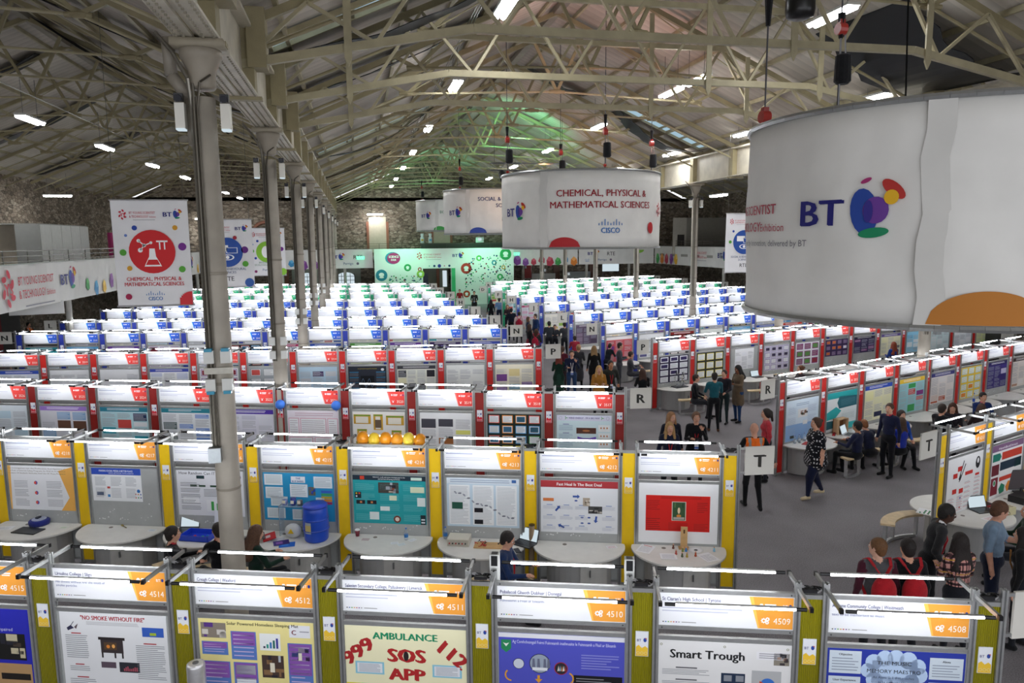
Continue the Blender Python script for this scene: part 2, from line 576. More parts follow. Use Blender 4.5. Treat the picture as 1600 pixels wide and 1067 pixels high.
# skylights with draped black-out cloth (x from, x to, y, width, span start)
sky = [(-1.5, 4.9, 15.2, 1.5, 0, XL), (-1.6, 4.2, 20.4, .7, .4, XL), (-1.5, 3.6, 33.2, 2.0, 0, XL), (7.2, 9.6, 30.0, .8, .5, XL), (10.9, 14.6, 29.2, 1.8, 0, XL),
       (11.6, 14.8, 14.2, 3.2, .5, XL), (-1.6, 2.6, 44, 1.2, 0, XL), (-1.6, 2.6, 53, 1.0, 0, XL),
       (-9.4, -3.0, 20, .9, .5, XW), (-9.6, -3.4, 26.5, 1.3, .3, XW), (-17.6, -11, 30.5, .9, .4, XW), (-17.6, -11.6, 38, 1.0, .4, XW), (-9, -3.0, 38, 1.0, .4, XW), (-17.6, -12, 47, 1.0, .4, XW)]
for i, (xa, xb, y, wd, cov, xl) in enumerate(sky):
    m = M('sky')
    za, zb = rz_(xa, xl), rz_(xb, xl)
    if cov < .3:
        wf, wd = wd, wd * .5
        m.add([(xa, y, za + .17), (xb, y, zb + .17), (xb, y + wd, zb + .17), (xa, y + wd, za + .17)], [(0, 1, 2, 3)], '#88bbcc')
        m.use('steel')
        for t in (0, .25, .5, .75, 1):
            x = xa + (xb - xa) * t; m.box((x, y + wd / 2, rz_(x, xl) + .13), (.07, wd, .07), STEEL2)
        for yy in (y, y + wd): m.beam((xa, yy, za + .12), (xb, yy, zb + .12), .1, .1, STEEL2)
        struct(m.build('window_%d' % (i + 5))); wd = wf
    # the cloth sags between its ends
    m = M('print'); n = 14; vs = []; fs = []
    w0 = y + wd * .34 if cov < .3 else y
    w1 = y + wd * 1.05 if cov < .3 else y + wd
    for j in range(n + 1):
        t = j / n; x = xa + (xb - xa) * t
        sag = .12 + .5 * math.sin(PI * t) * (1 if wd > 1.2 else .35)
        z = rz_(x, xl) + .1 - sag
        vs += [(x, w0 + .12 * math.sin(j * 1.7), z), (x, w1 + .1 * math.sin(j * 2.1 + 1), z + .12), (x, w0 + .12 * math.sin(j * 1.7), z + .02), (x, w1 + .1 * math.sin(j * 2.1 + 1), z + .14)]
    for j in range(n):
        a = j * 4
        fs += [(a, a + 4, a + 5, a + 1), (a + 2, a + 3, a + 7, a + 6), (a, a + 2, a + 6, a + 4), (a + 1, a + 5, a + 7, a + 3)]
    m.add(vs, fs, '#08090c')
    side = 'nave' if xl == XL else 'left aisle'
    words_ = ['wide sagging black cloth under the nearest left skylight of the nave', 'narrow black cloth strip behind the nearest skylight of the nave',
              'long sagging black cloth at the third left skylight of the nave', 'short black cloth patch high on the right roof slope',
              'curved black cloth hanging under the right skylight above the white ring banner', 'big flat black sheet on the roof above the largest ring banner',
              'far black cloth under the left slope, fourth along the nave', 'farthest black cloth under the left slope of the nave',
              'nearest black cloth strip of the left aisle roof, beside the girder', 'second black cloth strip of the left aisle roof, beside the girder',
              'nearest black cloth strip on the outer slope of the left aisle', 'second black cloth strip on the outer slope of the left aisle',
              'farthest black cloth strip beside the girder in the left aisle', 'farthest black cloth strip on the outer slope of the left aisle']
    tag(m.build('blackout_cloth'), words_[i], 'blackout cloth', 'black-out cloths under the skylights')

# girders on the columns
for x, nm in ((XL, 'cream riveted steel girder carried by the left row of columns'), (XR, 'cream riveted steel girder carried by the right row of columns')):
    g = thing('roof_girder', nm, 'girder', (x, 2 if x < 0 else 9, 7.75))
    L_ = YF - g.location.y
    m = M('steel'); m.bx(-.03, .03, 0, L_, .1, 1.15, CREAM); m.build('web_plate', g)
    m = M('steel')
    for s in (-1, 1): m.bx(s * .04, s * .25, 0, L_, .06, .1, CREAM)
    m.bx(-.22, .22, 0, L_, 1.12, 1.18, CREAM)
    m.build('flange', g)
    m = M('steel')
    ny = int(min(L_, 22) / .12)
    for j in range(ny):
        for xx in (-.21, -.13, .09, .21): m.box((xx, j * .12 + .05, .052), (.028, .028, .02), '#8d8775')
    o = m.build('rivet_row', g); o['kind'] = 'stuff'
    for j in range(int(L_ / 3.5) + 1):
        yy = (9.87 - g.location.y) % 3.5 + j * 3.5
        if yy > L_: continue
        m = M('steel')
        for s in (-1, 1): m.bx(s * .03, s * .22, yy - .16, yy + .16, .1, 1.14, STEEL)
        m.box((0, yy, .03), (.62, .16, .06), STEEL)
        m.build('stiffener', g)


def column(x, y, first, label):
    c = thing('iron_column', label, 'column', (x, y, 0), 0, 'iron columns of the left row' if x < 0 else 'iron columns of the right row')
    m = M('steel'); m.lathe([(.24, 0), (.24, .12), (.17, .2), (.155, .3), (.148, 3.8), (.138, 7.15)], 20, '#a8a195')
    for z in (2.2, 3.6, 5.0): m.lathe([(.15, z), (.158, z + .02), (.15, z + .04)], 20, '#8d8679', cap=False)
    m.build('shaft', c, True)
    m = M('steel'); m.lathe([(.138, 7.25), (.16, 7.28), (.155, 7.36), (.17, 7.46), (.22, 7.58), (.245, 7.62), (.245, 7.7), (.22, 7.71)], 20, '#938b7d')
    m.bx(-.3, .3, -.25, .25, 7.71, 7.8, '#a09784'); m.build('capital', c, True)
    m = M('metal')
    m.path([(-.13, -.1, 2.8), (-.125, -.1, 7.0), (-.14, -.16, 7.35), (-.3, -.1, 7.65), (-.5, 0, 7.9)], .022, 6, '#8f8b82')
    m.path([(-.095, -.14, 2.8), (-.09, -.135, 7.3)], .018, 6, '#777268')
    m.path([(-.05, -.165, 2.8), (-.05, -.16, 7.0), (.0, -.2, 7.3), (.12, -.14, 7.4)], .014, 6, '#5c574e')
    m.build('conduit', c)
    m = M('steel'); m.path([(-.15, .1, 6.6), (-.17, .08, 7.15), (-.36, .05, 7.42), (-.38, .05, 7.85)], .075, 12, '#8a8377'); m.build('downpipe', c, True) if first else None
    for s in (-1, 1):
        f = M('plastic'); f.box((s * .26, -.06, 6.92), (.11, .15, .3), '#d9d6cc'); f.use('screen').box((s * .26, -.08, 6.76), (.1, .14, .02), '#ddeeff')
        fo = f.build('floodlight', c)
        f = M('plastic'); f.box((s * .26, -.12, 7.13), (.1, .09, .09), '#15151a'); f.cyl((s * .26, -.16, 7.13), (s * .26, -.2, 7.11), .035, .045, 10, '#33343a')
        f.build('camera_head', fo)
    return c


ordw = ['nearest', 'second', 'third', 'fourth', 'fifth', 'sixth', 'seventh', 'eighth', 'ninth']
for k in range(9):
    c = column(XL, 9.87 + 7 * k, k == 0, ordw[k] + ' round iron column of the left row, under the girder')
    if k == 0:
        for zz, s in ((3.62, -1), (3.62, 1), (3.98, -1), (3.98, 1)):
            b = M('plastic'); b.box((s * .1, -.18, zz), (.12, .1, .16), '#cfd0cc'); b.box((s * .1, -.2, zz + (.09 if zz > 3.8 else -.09)), (.09, .1, .04), '#2f8fae'); b.build('socket_box', c)
        b = M('metal'); b.box((0, -.17, 3.8), (.34, .05, .08), '#a6a399'); b.build('bracket', c)
        b = M('metal'); b.box((-.1, -.2, 2.72), (.15, .12, .19), '#9aa0a3'); b.build('switch_box', c)
    elif k < 5:
        for zz in (2.95, 3.25):
            b = M('plastic')
            for s in (-1, 1): b.box((s * .12, -.22, zz), (.13, .1, .18), '#d6d7d3')
            b.build('socket_box', c)
for k in range(1, 9):
    c = column(XR, 9.87 + 7 * k, False, ordw[k - 1] + ' round iron column of the right row, among the stands')
    b = M('plastic'); b.box((.2, -.2, 2.9), (.16, .12, .2), '#9aa0a3'); b.build('switch_box', c)


# ---- trusses
def truss(y, xl, heavy, label, group):
    t = thing('roof_truss', label, 'roof truss', (xl, y, 0), 0, group)
    H_ = SPAN / 2
    zr = lambda x: rz_(x + xl, xl)
    for s in (0, 1):
        m = M('steel')
        x0 = 0 if s == 0 else SPAN
        m.beam((x0, 0, EAVE - .02), (H_, 0, RIDGE - .02), .12, .14, STEEL); m.build('rafter', t)
    # tie rod with three coupling knots
    K = [(3.5, 9.94), (H_, 10.15), (SPAN - 3.5, 9.94)]
    pts = [(0.1, 0, EAVE - .45)] + [(a, 0, b) for a, b in K] + [(SPAN - .1, 0, EAVE - .45)]
    m = M('steel'); m.path(pts, .035, 6, STEEL2 if not heavy else STEEL); m.build('tie_rod', t)
    for a, b in K:
        m = M('steel'); m.ball((a, 0, b), (.22, .09, .08), STEEL, 8, 5)
        for s in (-1, 1): m.cyl((a + s * .14, 0, b), (a + s * .26, 0, b - .01), .06, .06, 8, STEEL)
        m.build('coupling', t)
    st = [((3.5, 9.94), (2.9, zr(2.9))), ((3.5, 9.94), (4.6, zr(4.6))), ((H_, 10.15), (H_ - 1.0, zr(H_ - 1))), ((H_, 10.15), (H_ + 1.0, zr(H_ + 1))),
          ((SPAN - 3.5, 9.94), (SPAN - 2.9, zr(SPAN - 2.9))), ((SPAN - 3.5, 9.94), (SPAN - 4.6, zr(SPAN - 4.6)))]
    for (a, b) in st:
        m = M('steel'); m.beam((a[0], 0, a[1]), (b[0], 0, b[1]), .09, .09, STEEL, (0, 1, 0)); m.build('strut', t)
    dg = [((3.5, 9.94), (H_ - 1, zr(H_ - 1))), ((SPAN - 3.5, 9.94), (SPAN - H_ + 1, zr(H_ + 1)))]
    for (a, b) in dg:
        m = M('steel'); m.cyl((a[0], 0, a[1]), (b[0], 0, b[1]), .018, .018, 5, STEEL2); m.build('brace_rod', t)
    if heavy:
        B = [(0, 8.3), (3.9, 9.05), (SPAN - 3.9, 9.05), (SPAN, 8.3)]
        for a, b in zip(B, B[1:]):
            m = M('steel'); m.beam((a[0], -.12, a[1]), (b[0], -.12, b[1]), .11, .14, STEEL2); m.build('lower_chord', t)
        m = M('steel'); m.beam((4.2, -.12, 10.75), (SPAN - 4.2, -.12, 10.75), .12, .13, STEEL2); m.build('upper_chord', t)

        def zb(x):
            for a, b in zip(B, B[1:]):
                if a[0] <= x <= b[0]: return a[1] + (b[1] - a[1]) * (x - a[0]) / (b[0] - a[0])

        def zt(x): return min(zr(x) - .08, 10.75) if 4.2 < x < SPAN - 4.2 else zr(x) - .1
        n = 15; X = [SPAN * i / n for i in range(n + 1)]
        for i in range(n):
            a = (X[i], zb(X[i])) if i % 2 == 0 else (X[i], zt(X[i]))
            b = (X[i + 1], zt(X[i + 1])) if i % 2 == 0 else (X[i + 1], zb(X[i + 1]))
            m = M('steel'); m.beam((a[0], -.12, a[1]), (b[0], -.12, b[1]), .06, .07, STEEL2, (0, 1, 0)); m.build('lattice_bar', t)
        for x in (1.75, 10.05, 13.0):
            m = M('steel')
            m.beam((x, -.2, zb(x) - .18), (x, -.2, min(zr(x), 11.6)), .04, .13, STEEL2, (1, 0, 0))
            m.add([(x - .065, -.22, zb(x) - .18), (x + .065, -.22, zb(x) - .18), (x, -.22, zb(x) - .32), (x - .065, -.18, zb(x) - .18), (x + .065, -.18, zb(x) - .18), (x, -.18, zb(x) - .32)],
                  [(0, 2, 1), (3, 4, 5), (0, 3, 5, 2), (1, 2, 5, 4)], STEEL2)
            m.build('hanger_plate', t)
        for x, s in ((0, 1), (SPAN, -1)):
            m = M('steel'); m.box((x + s * .28, -.05, 8.72), (.3, .4, .95), STEEL); m.build('end_bracket', t)
    return t


nk = 17
numw = ['first', 'second', 'third', 'fourth', 'fifth', 'sixth', 'seventh', 'eighth', 'ninth', 'tenth', 'eleventh', 'twelfth', 'thirteenth', 'fourteenth', 'fifteenth', 'sixteenth', 'seventeenth', 'eighteenth']
for k in range(nk):
    y = 9.87 + 3.5 * k
    truss(y, XL, k < 4, ('heavy lattice truss with bent lower chord across the nave, %s from the front' % numw[k]) if k < 4 else
          ('slender tie-rod truss across the nave, %s from the front' % numw[k]), 'roof trusses of the nave')
    truss(y, XW, False, 'slender tie-rod truss across the left aisle, %s from the front' % numw[k], 'roof trusses of the left aisle')
    if k >= 3: truss(y, XR, False, 'slender tie-rod truss beyond the right columns, %s from the front' % numw[k - 3], 'roof trusses of the right aisle')

# ---- roof lights
me_h = M('paint'); me_h.bx(-.15, .15, -.72, .72, .0, .06, '#d8d8d4'); me_h = me_h.mesh('batten_housing')
me_t = M('batten')
for s in (-1, 1): me_t.cyl((s * .075, -.68, -.02), (s * .075, .68, -.02), .06, .06, 8, '#ffffff')
me_t = me_t.mesh('batten_tube')
me_c = M('metal'); me_c.cyl((0, -.5, .06), (0, -.5, 1.2), .008, .008, 5, '#777777'); me_c.cyl((0, .5, .06), (0, .5, 1.2), .008, .008, 5, '#777777'); me_c = me_c.mesh('suspension_wire')


def batten(x, y, z, label, group, rz=0):
    t = thing('ceiling_light', label, 'ceiling light', (x, y, z), rz, group)
    place('housing', me_h, t); place('light_tube', me_t, t); place('suspension_wire', me_c, t)


rowsL = [(3.12, 10.05, [15.2, 22.9, 31.6, 40.0, 48.5, 57.0, 64.5], 'of the light line left of the ridge'),
         (10.05, 10.05, [14.6, 21.0, 22.8, 30.0, 38.4, 47.0, 56], 'of the light line right of the ridge'),
         (14.1, 9.2, [18.2, 25.3, 31.8, 39.2, 48], 'of the light line beside the right girder'),
         (-9.12, 9.0, [24.4, 30.9, 37.6, 44.3, 50.6, 57.3, 64], 'of the light line in the left aisle'),
         (17.6, 7.5, [24.5, 34, 44], 'beyond the right columns')]
for x, z, ys, wd in rowsL:
    for k, y in enumerate(ys):
        batten(x, y, z, 'twin-tube hanging roof light, %s %s' % (numw[k], wd), 'hanging twin-tube roof lights')
for x, z, wd in ((-16.2, 8.1, 'near the far left corner'), (-12.3, 7.4, 'high on the end wall of the left aisle')):
    batten(x, YF - 1.2 if x > -15 else 46, z, 'single roof light lying crosswise ' + wd, 'hanging twin-tube roof lights', PI / 2)
batten(1.7, YF - 1, 7.75, 'crosswise light high on the end wall above the pale door', 'hanging twin-tube roof lights', PI / 2)
batten(-14.7, 34.0, 8.3, 'roof light above the white partition room', 'hanging twin-tube roof lights')
# cable tray along the left light line
m = M('metal')
for dx in (-.05, .02, .08): m.path([(3.12 + dx, 9, 11.0), (3.12 + dx, 64, 11.0)], .015, 5, '#6d6b66')
tag(m.build('cable_run'), 'grey conduits running along the nave roof above the left light line', 'cable run')
m = M('metal'); m.path([(-9.12, 12, 9.7), (-9.12, 64, 9.7)], .02, 5, '#8d8a80')
tag(m.build('cable_run'), 'thin conduit running along the left aisle above its lights', 'cable run')

# ================================================================ GALLERIES
GZ0, GZ1 = 3.25, 4.75
m = M('paint'); m.bx(XW, XE, 62.6, YF, 3.9, 4.1, '#8f8d86'); struct(m.build('trim_1'))
m = M('paint'); m.bx(XW, -11.3, 20, 62.6, 3.9, 4.1, '#8f8d86'); struct(m.build('trim_2'))
m = M('paint'); m.bx(26.2, XE, 20, 62.6, 3.9, 4.1, '#8f8d86'); struct(m.build('trim_3'))


def gem(F, x, y, s, col, col2):
    n = 6; a0 = random.random()
    pts = [(x + s * math.cos(a0 + 2 * PI * i / n) * (.8 + .2 * (i % 2)), y + s * 1.15 * math.sin(a0 + 2 * PI * i / n)) for i in range(n)]
    F.poly(pts, col); F.up(); F.poly([pts[0], pts[1], pts[2], (x, y)], col2); F.layer = 0


GEMS = [('#3a9a4c', '#62bb66'), ('#2f86b8', '#56a6cf'), ('#d9a92e', '#ecc75c'), ('#7b3f8e', '#9a64aa'), ('#b5354a', '#d06070'), ('#d87f2c', '#e9a75c')]


def strip_banner(name, label, p0, p1, z0, z1, art, group=None, col='#d9d8d4', front_sign=1):
    """a banner strip hung from a gallery rail from p0 to p1; art(F, length, height)"""
    d = Vector((p1[0] - p0[0], p1[1] - p0[1], 0)); L_ = d.length; d.normalize(); n_ = Vector((d.y, -d.x, 0))
    m = M('banner'); ns = max(2, int(L_ / .8)); vs = []; fs = []
    for i in range(ns + 1):
        q = Vector((p0[0], p0[1], 0)) + d * (L_ * i / ns)
        wv = .03 * math.sin(i * 2.3)
        for off in (wv, wv - .012):
            for z in (z0, z1): vs.append(tuple(q + n_ * off + Vector((0, 0, z))))
    for i in range(ns):
        a = i * 4
        fs += [(a, a + 4, a + 5, a + 1), (a + 2, a + 3, a + 7, a + 6), (a + 1, a + 5, a + 7, a + 3), (a, a + 2, a + 6, a + 4)]
    m.add(vs, fs, col)
    F = Flat(); art(F, L_, z1 - z0)
    t = thing(name, label, 'banner', (0, 0, 0), 0, group)
    m.build('banner_fabric', t)
    pm = M('print')
    F.build(pm, lambda x, y, dd: tuple(Vector((p0[0], p0[1], 0)) + d * x + n_ * (dd + .034) + Vector((0, 0, z0 + y))))
    if pm.v: pm.build('banner_print', t)
    r = M('metal'); r.beam((p0[0], p0[1], z1 + .02), (p1[0], p1[1], z1 + .02), .04, .04, '#9a9a96'); r.build('rail', t)
    return t


def art_gems(n, seed, logo=None):
    def f(F, L_, h):
        rr = random.Random(seed)
        for i in range(n):
            g = GEMS[rr.randrange(6)]
            gem(F, L_ * (i + .5) / n, h * .2 if i % 3 else h * .3, h * (.16 + .12 * rr.random()), *g)
        if logo: logo(F, L_, h)
    return f


def logo_main(F, L_, h):
    syt_logo(F, L_ * .1, h * .58, h * .5)
    bt_logo(F, L_ * .42, h * .6, h * .42)


def art_left(F, L_, h):
    # writing faces the hall: the strip starts at the near end
    syt_logo(F, L_ * .045, h * .5, h * .75)
    bt_logo(F, L_ * .185, h * .55, h * .55)
    rr = random.Random(3)
    for i in range(11):
        gem(F, L_ * (.24 + .028 * i), h * (.2 if i % 3 else .34), h * (.13 + .13 * rr.random()), *GEMS[i % 6])
    syt_logo(F, L_ * .6, h * .5, h * .6); bt_logo(F, L_ * .78, h * .55, h * .5)
    for i in range(6): gem(F, L_ * (.84 + .028 * i), h * .25, h * .2, *GEMS[(i + 2) % 6])


strip_banner('gallery_banner', 'long white banner with red and blue logos along the left gallery rail', (-11.2, 25.2), (-11.2, 62.3), 3.2, 4.72, art_left)
strip_banner('gallery_banner', 'white banner with green yellow and purple gems along the right gallery rail', (26.2, 62.3), (26.2, 24), 3.2, 4.72,
             lambda F, L_, h: [gem(F, L_ * (.02 + .025 * i), h * .3, h * .28, *GEMS[(i * 5) % 6]) for i in range(5)] + [syt_logo(F, L_ * .2, h * .6, h * .5), bt_logo(F, L_ * .33, h * .6, h * .5)] +
             [gem(F, L_ * (.37 + .025 * i), h * .25, h * .24, *GEMS[(i * 3 + 1) % 6]) for i in range(7)] and None)
strip_banner('gallery_banner', 'white banner with coloured gems at the left part of the end gallery', (-11.2, 62.3), (-2.9, 62.3), 3.2, 4.72, art_gems(9, 5))


def art_spon(F, L_, h):
    bt_logo(F, L_ * .32, h * .62, h * .36); F.text(L_ * .62, h * .5, h * .3, 'RTE', '#2a2a2e', 'l', .01)
    cisco_logo(F, L_ * .18, h * .25, h * .22); F.text(L_ * .42, h * .2, h * .18, 'Perrigo', '#3a5a8a', 'l')
    F.ell(L_ * .7, h * .25, h * .07, h * .07, '#6a5a70')


strip_banner('gallery_banner', 'pale sponsor banner just left of the green entrance wall', (-2.8, 62.28), (1.3, 62.28), 3.2, 4.72, art_spon)
strip_banner('gallery_banner', 'white banner with yellow and purple gems right of the green wall', (13.2, 62.28), (19.0, 62.28), 3.2, 4.72, art_gems(8, 11))
strip_banner('gallery_banner', 'white sponsor banner at the right end of the end gallery', (19.1, 62.28), (26.1, 62.28), 3.2, 4.72,
             lambda F, L_, h: [art_spon(F, L_ * .6, h), F.ell(L_ * .8, h * .8, h * .3, h * .18, '#8bbf4a', 0, 18, 180, 360)] and None)
# railings
for (a, b, lab) in (((-11.25, 62.5), (26.2, 62.5), 'far end'), ((-11.25, 25), (-11.25, 62.5), 'left'), ((26.25, 25), (26.25, 62.5), 'right')):
    t = thing('gallery_railing', 'thin metal railing with three rails on the %s gallery' % lab, 'railing', (a[0], a[1], 0))
    dx, dy = b[0] - a[0], b[1] - a[1]; L_ = math.hypot(dx, dy)
    for z in (4.82, 5.0, 5.18):
        m = M('metal'); m.cyl((0, 0, z), (dx, dy, z), .018, .018, 6, '#5c5a54'); m.build('rail', t)
    n = int(L_ / 1.8)
    for i in range(n + 1):
        m = M('metal'); m.cyl((dx * i / n, dy * i / n, 4.1), (dx * i / n, dy * i / n, 5.2), .018, .018, 6, '#5c5a54'); m.build('post', t)
gp = M('steel'); gp.lathe([(.13, 0), (.12, .1), (.12, 3.9)], 12, '#b5b3ab'); gp = gp.mesh('gallery_post')
i = 0
for (x, y) in [(-11.6, 25.6), (-11.6, 33), (-11.6, 41.5), (-11.6, 50), (-11.6, 58), (-6, 62.9), (-1, 62.9), (16, 62.9), (20, 62.9), (24, 62.9), (26.5, 50), (26.5, 40), (26.5, 31)]:
    o = place('gallery_post', gp, loc=(x, y, 0))
    where = 'left gallery' if x < -11 else ('right gallery' if x > 26 else 'end gallery')
    k = [(-11.6, 25.6), (-11.6, 33), (-11.6, 41.5), (-11.6, 50), (-11.6, 58), (-6, 62.9), (-1, 62.9), (16, 62.9), (20, 62.9), (24, 62.9), (26.5, 31), (26.5, 40), (26.5, 50)].index((x, y))
    kk = k if k < 5 else (k - 5 if k < 10 else k - 10)
    tag(o, 'plain white round post under the %s, %s from its %s' % (where, numw[kk], 'left' if 5 <= k < 10 else 'near end'), 'post', 'posts under the galleries')

# green printed entrance wall at the far end
gw = thing('entrance_wall', 'green lit printed entrance wall with round science icons and a doorway', 'display wall', (0, 61.6, 0))
GX0, GX1, GXa, GXb = 1.4, 13.1, 5.35, 7.7     # wall and doorway edges
m = M('print')
m.bx(GX0, GXa, 0, .12, 0, 4.75, '#dfe6e0'); m.bx(GXb, GX1, 0, .12, 0, 4.75, '#dfe6e0'); m.bx(GXa, GXb, 0, .12, 3.1, 4.75, '#dfe6e0')
m.build('printed_panel', gw)
F = Flat(); rr = random.Random(12)
F.ell(2.9, 4.0, .62, .5, '#2c8fa8'); F.up(); F.ell(2.98, 3.98, .54, .46, '#b5316f'); F.up()
F.text(2.98, 4.02, .26, 'SCIENCE', '#ffffff', 'c', .02, width=.8); F.text(2.98, 3.78, .22, 'FAIR', '#ffffff', 'c', .02); F.layer = 0
for x, y, r, c in ((1.95, 2.6, .48, '#1f7f92'), (4.1, 3.2, .3, '#2a9a55'), (5.15, 2.65, .32, '#9bc04a'), (9.0, 3.05, .46, '#b23a2c'), (12.4, 4.2, .5, '#2a9a55'), (5.1, 3.05, .16, '#b2482c'),
                   (11.9, 2.3, .26, '#3aa860'), (10.1, 3.9, .24, '#59b85a'), (11.4, 3.5, .22, '#2e8f9f'), (12.2, 3.1, .18, '#c9a84a'), (9.0, .9, .3, '#b2482c')):
    F.ell(x, y, r, r, c, n=20); F.up(); F.ell(x, y + r * .1, r * .45, r * .35, '#e8efe9'); F.ell(x, y - r * .35, r * .4, r * .15, '#e8efe9'); F.layer = 0
for k in range(230):
    side = rr.random() < .28
    if side: x, y = 2.6 + 2.6 * rr.random(), 1.8 + .8 * rr.random() ** 1.5
    else:
        x = 8.9 + 4.0 * rr.random(); y = 1.2 + 3.2 * math.sqrt(max(0, 1 - ((x - 11.0) / 2.6) ** 2)) * rr.random()
    r = .03 + .05 * rr.random()
    F.ell(x, y, r, r, rr.choice(['#1d3d6b', '#8a2f3c', '#1f8a6a', '#1f6a8a', '#3aa860', '#252a44']), n=8)
syt_logo(F, 6.0 - .9, 4.15, .55); bt_logo(F, 8.35, 4.15, .5)
for k in range(5): F.ell(5.9 + k * .42, 3.3, .05 + .05 * (k % 3), .05 + .05 * (k % 3), ['#2a9a8a', '#1d3d6b', '#2a3a8a', '#b5316f', '#1d3d6b'][k], n=10)
pm = M('print'); F.build(pm, front(0, 0, -.002), .002); pm.build('wall_print', gw)
m = M('paint')
m.bx(GXb + .05, GXb + .35, -.15, .1, 0, 3.1, '#2fae6c'); m.build('green_pillar', gw)
# what stands behind the doorway
t = thing('entrance_lobby_door', 'wooden doorway and shelves seen through the entrance wall', 'doorway', (6.5, 64.2, 0))
m = M('paint'); m.bx(-1.3, 1.3, .1, .2, 0, 3.2, '#6c6f5e'); m.build('back_panel', t)
m = M('wood'); m.bx(.25, .5, 0, .1, 0, 3, '#7a4a2c'); m.build('door_frame', t)
m = M('plastic'); m.bx(-1.0, -.5, -.1, .1, 1.2, 2.6, '#2c3550'); m.use('screen').bx(.8, 1.15, -.05, .1, 1.4, 2.8, '#ffffff'); m.build('display_screen', t)
# arched windows under the end gallery
for k, x in enumerate((-1.0, -4.3)):
    m = M('paint'); m.bx(x - 1.3, x + 1.3, YF - .2, YF, 0, 3.6, '#8b9484')
    for s in (-1.9,): m.bx(x + s, x + s + .35, YF - .3, YF, 0, 3.4, '#8a5638')
    o = struct(m.build('window_%d' % (20 + k)))
    m = M('screen'); n = 10
    pts = [(x - .75, 1.3), (x + .75, 1.3), (x + .75, 2.3)] + [(x + .75 * math.cos(PI * i / n), 2.3 + .4 * math.sin(PI * i / n)) for i in range(1, n)] + [(x - .75, 2.3)]
    m.add([(a, YF - .22, b) for a, b in pts], [tuple(range(len(pts)))], '#aac0dd'); m.build('pane', o)
    m = M('paint')
    for i in range(5): m.bx(x - .77 + i * .375, x - .73 + i * .375, YF - .26, YF - .22, 1.3, 2.6, '#33383c')
    for zz in (1.3, 1.65, 2.0, 2.35): m.bx(x - .76, x + .76, YF - .26, YF - .22, zz - .02, zz + .02, '#33383c')
    m.build('glazing_bar', o)
# dark recess boards and red/white posters under the end gallery on the right
for k, (x, w_, z0, z1, c, lab) in enumerate(((15.2, .9, 1.9, 3.1, '#8e2f2c', 'red and white poster under the end gallery, beside a brick pier'), (16.8, 2.2, 1.7, 2.3, '#c9c9c4', 'white notice board with a red panel under the end gallery'),
                                           (20.0, 2.6, 1.6, 2.4, '#a9b0ae', 'grey notice board under the end gallery on the right'), (23.3, 1.6, 2.4, 3.1, '#dfe9ea', 'bright screen hanging under the end gallery'))):
    t = thing('notice_board', lab, 'notice board', (x, YF - 1.2, 0))
    m = M('screen' if k == 3 else 'print'); m.bx(-w_ / 2, w_ / 2, 0, .05, z0, z1, c); m.build('board', t)
    m = M('metal'); m.bx(-w_ / 2 - .03, w_ / 2 + .03, .05, .08, z0 - .03, z1 + .03, '#777777')
    for s in (-1, 1): m.bx(s * w_ * .45 - .03, s * w_ * .45 + .03, .08, .14, 0, 3.9 if k == 3 else z1, '#777777')
    m.build('frame', t)
for k, x in enumerate((14.0, 18.3, 21.8)):
    m = M('wood'); m.bx(x - .3, x + .3, YF - .25, YF - .01, 0, 3.8, '#6b4534')
    struct(m.build('trim_%d' % (5 + k)))
# exit signs
for k, (x, y, z, lab) in enumerate(((.3, 62.0, 4.05, 'lit green exit sign on the sponsor banner'), (13.4, 62.0, 4.2, 'lit green exit sign right of the green wall'), (27.5, 60, 7.0, 'small green exit sign high in the far right corner'))):
    t = thing('exit_sign', lab, 'exit sign', (x, y, z), 0, 'lit exit signs')
    m = M('exit'); m.bx(-.33, .33, 0, .06, -.14, .14, '#66ffaa'); m.build('sign_face', t)
    F = Flat(); F.text(0, -.09, .26, 'EXIT', '#ffffff', 'c', .01); pm = M('print'); F.build(pm, front(0, 0, 0)); pm.build('lettering', t)

# partition room on the left gallery
t = thing('partition_room', 'white panelled partition room standing on the left gallery', 'partition room', (-13.4, 0, 4.1))
for k in range(5):
    m = M('paint'); m.bx(0, .06, 35.6 + k * 1.18, 35.6 + k * 1.18 + 1.14, 0, 2.15, '#bfc0bd'); m.build('panel', t)
for k in range(5):
    if k in (2, 3): continue
    m = M('paint'); m.bx(-4.9 + k * 1.0, -4.9 + k * 1.0 + .96, 35.5, 35.56, 0, 2.15, '#8f908d'); m.build('panel', t)
m = M('paint'); m.bx(-4.9, 0, 35.5, 41.5, 2.15, 2.2, '#8d8d88'); m.build('roof_panel', t)
m = M('paint'); m.bx(-3, -1.0, 36.6, 36.7, 0, 2.15, '#c9bfae'); m.use('screen').bx(-2.6, -2.4, 36.4, 36.6, 2.0, 2.05, '#ffffff'); m.build('inner_wall', t)
t = thing('printed_backdrop', 'white panel printed with coloured dots at the back of the left gallery', 'backdrop', (-13.0, 44.5, 4.1), -.3)
m = M('print'); m.bx(0, 3.0, 0, .08, 0, 1.9, '#b9c0bd'); m.build('board', t)
F = Flat(); rr = random.Random(4)
for k in range(34): F.ell(.5 + 2.3 * rr.random(), .2 + 1.5 * rr.random(), .05 + .06 * rr.random(), .05 + .06 * rr.random(), rr.choice(['#2a3a8a', '#b5316f', '#2a9a8a', '#8bbf4a', '#2f86b8', '#8a2f3c']), n=10)
bt_logo(F, .8, 1.5, .35); pm = M('print'); F.build(pm, front(0, 0, 0)); pm.build('dot_print', t)
m = M('print'); m.cyl((-.2, 0, 0), (-.2, 0, 1.9), .2, .2, 14, '#a9356b'); m.build('printed_column', t)
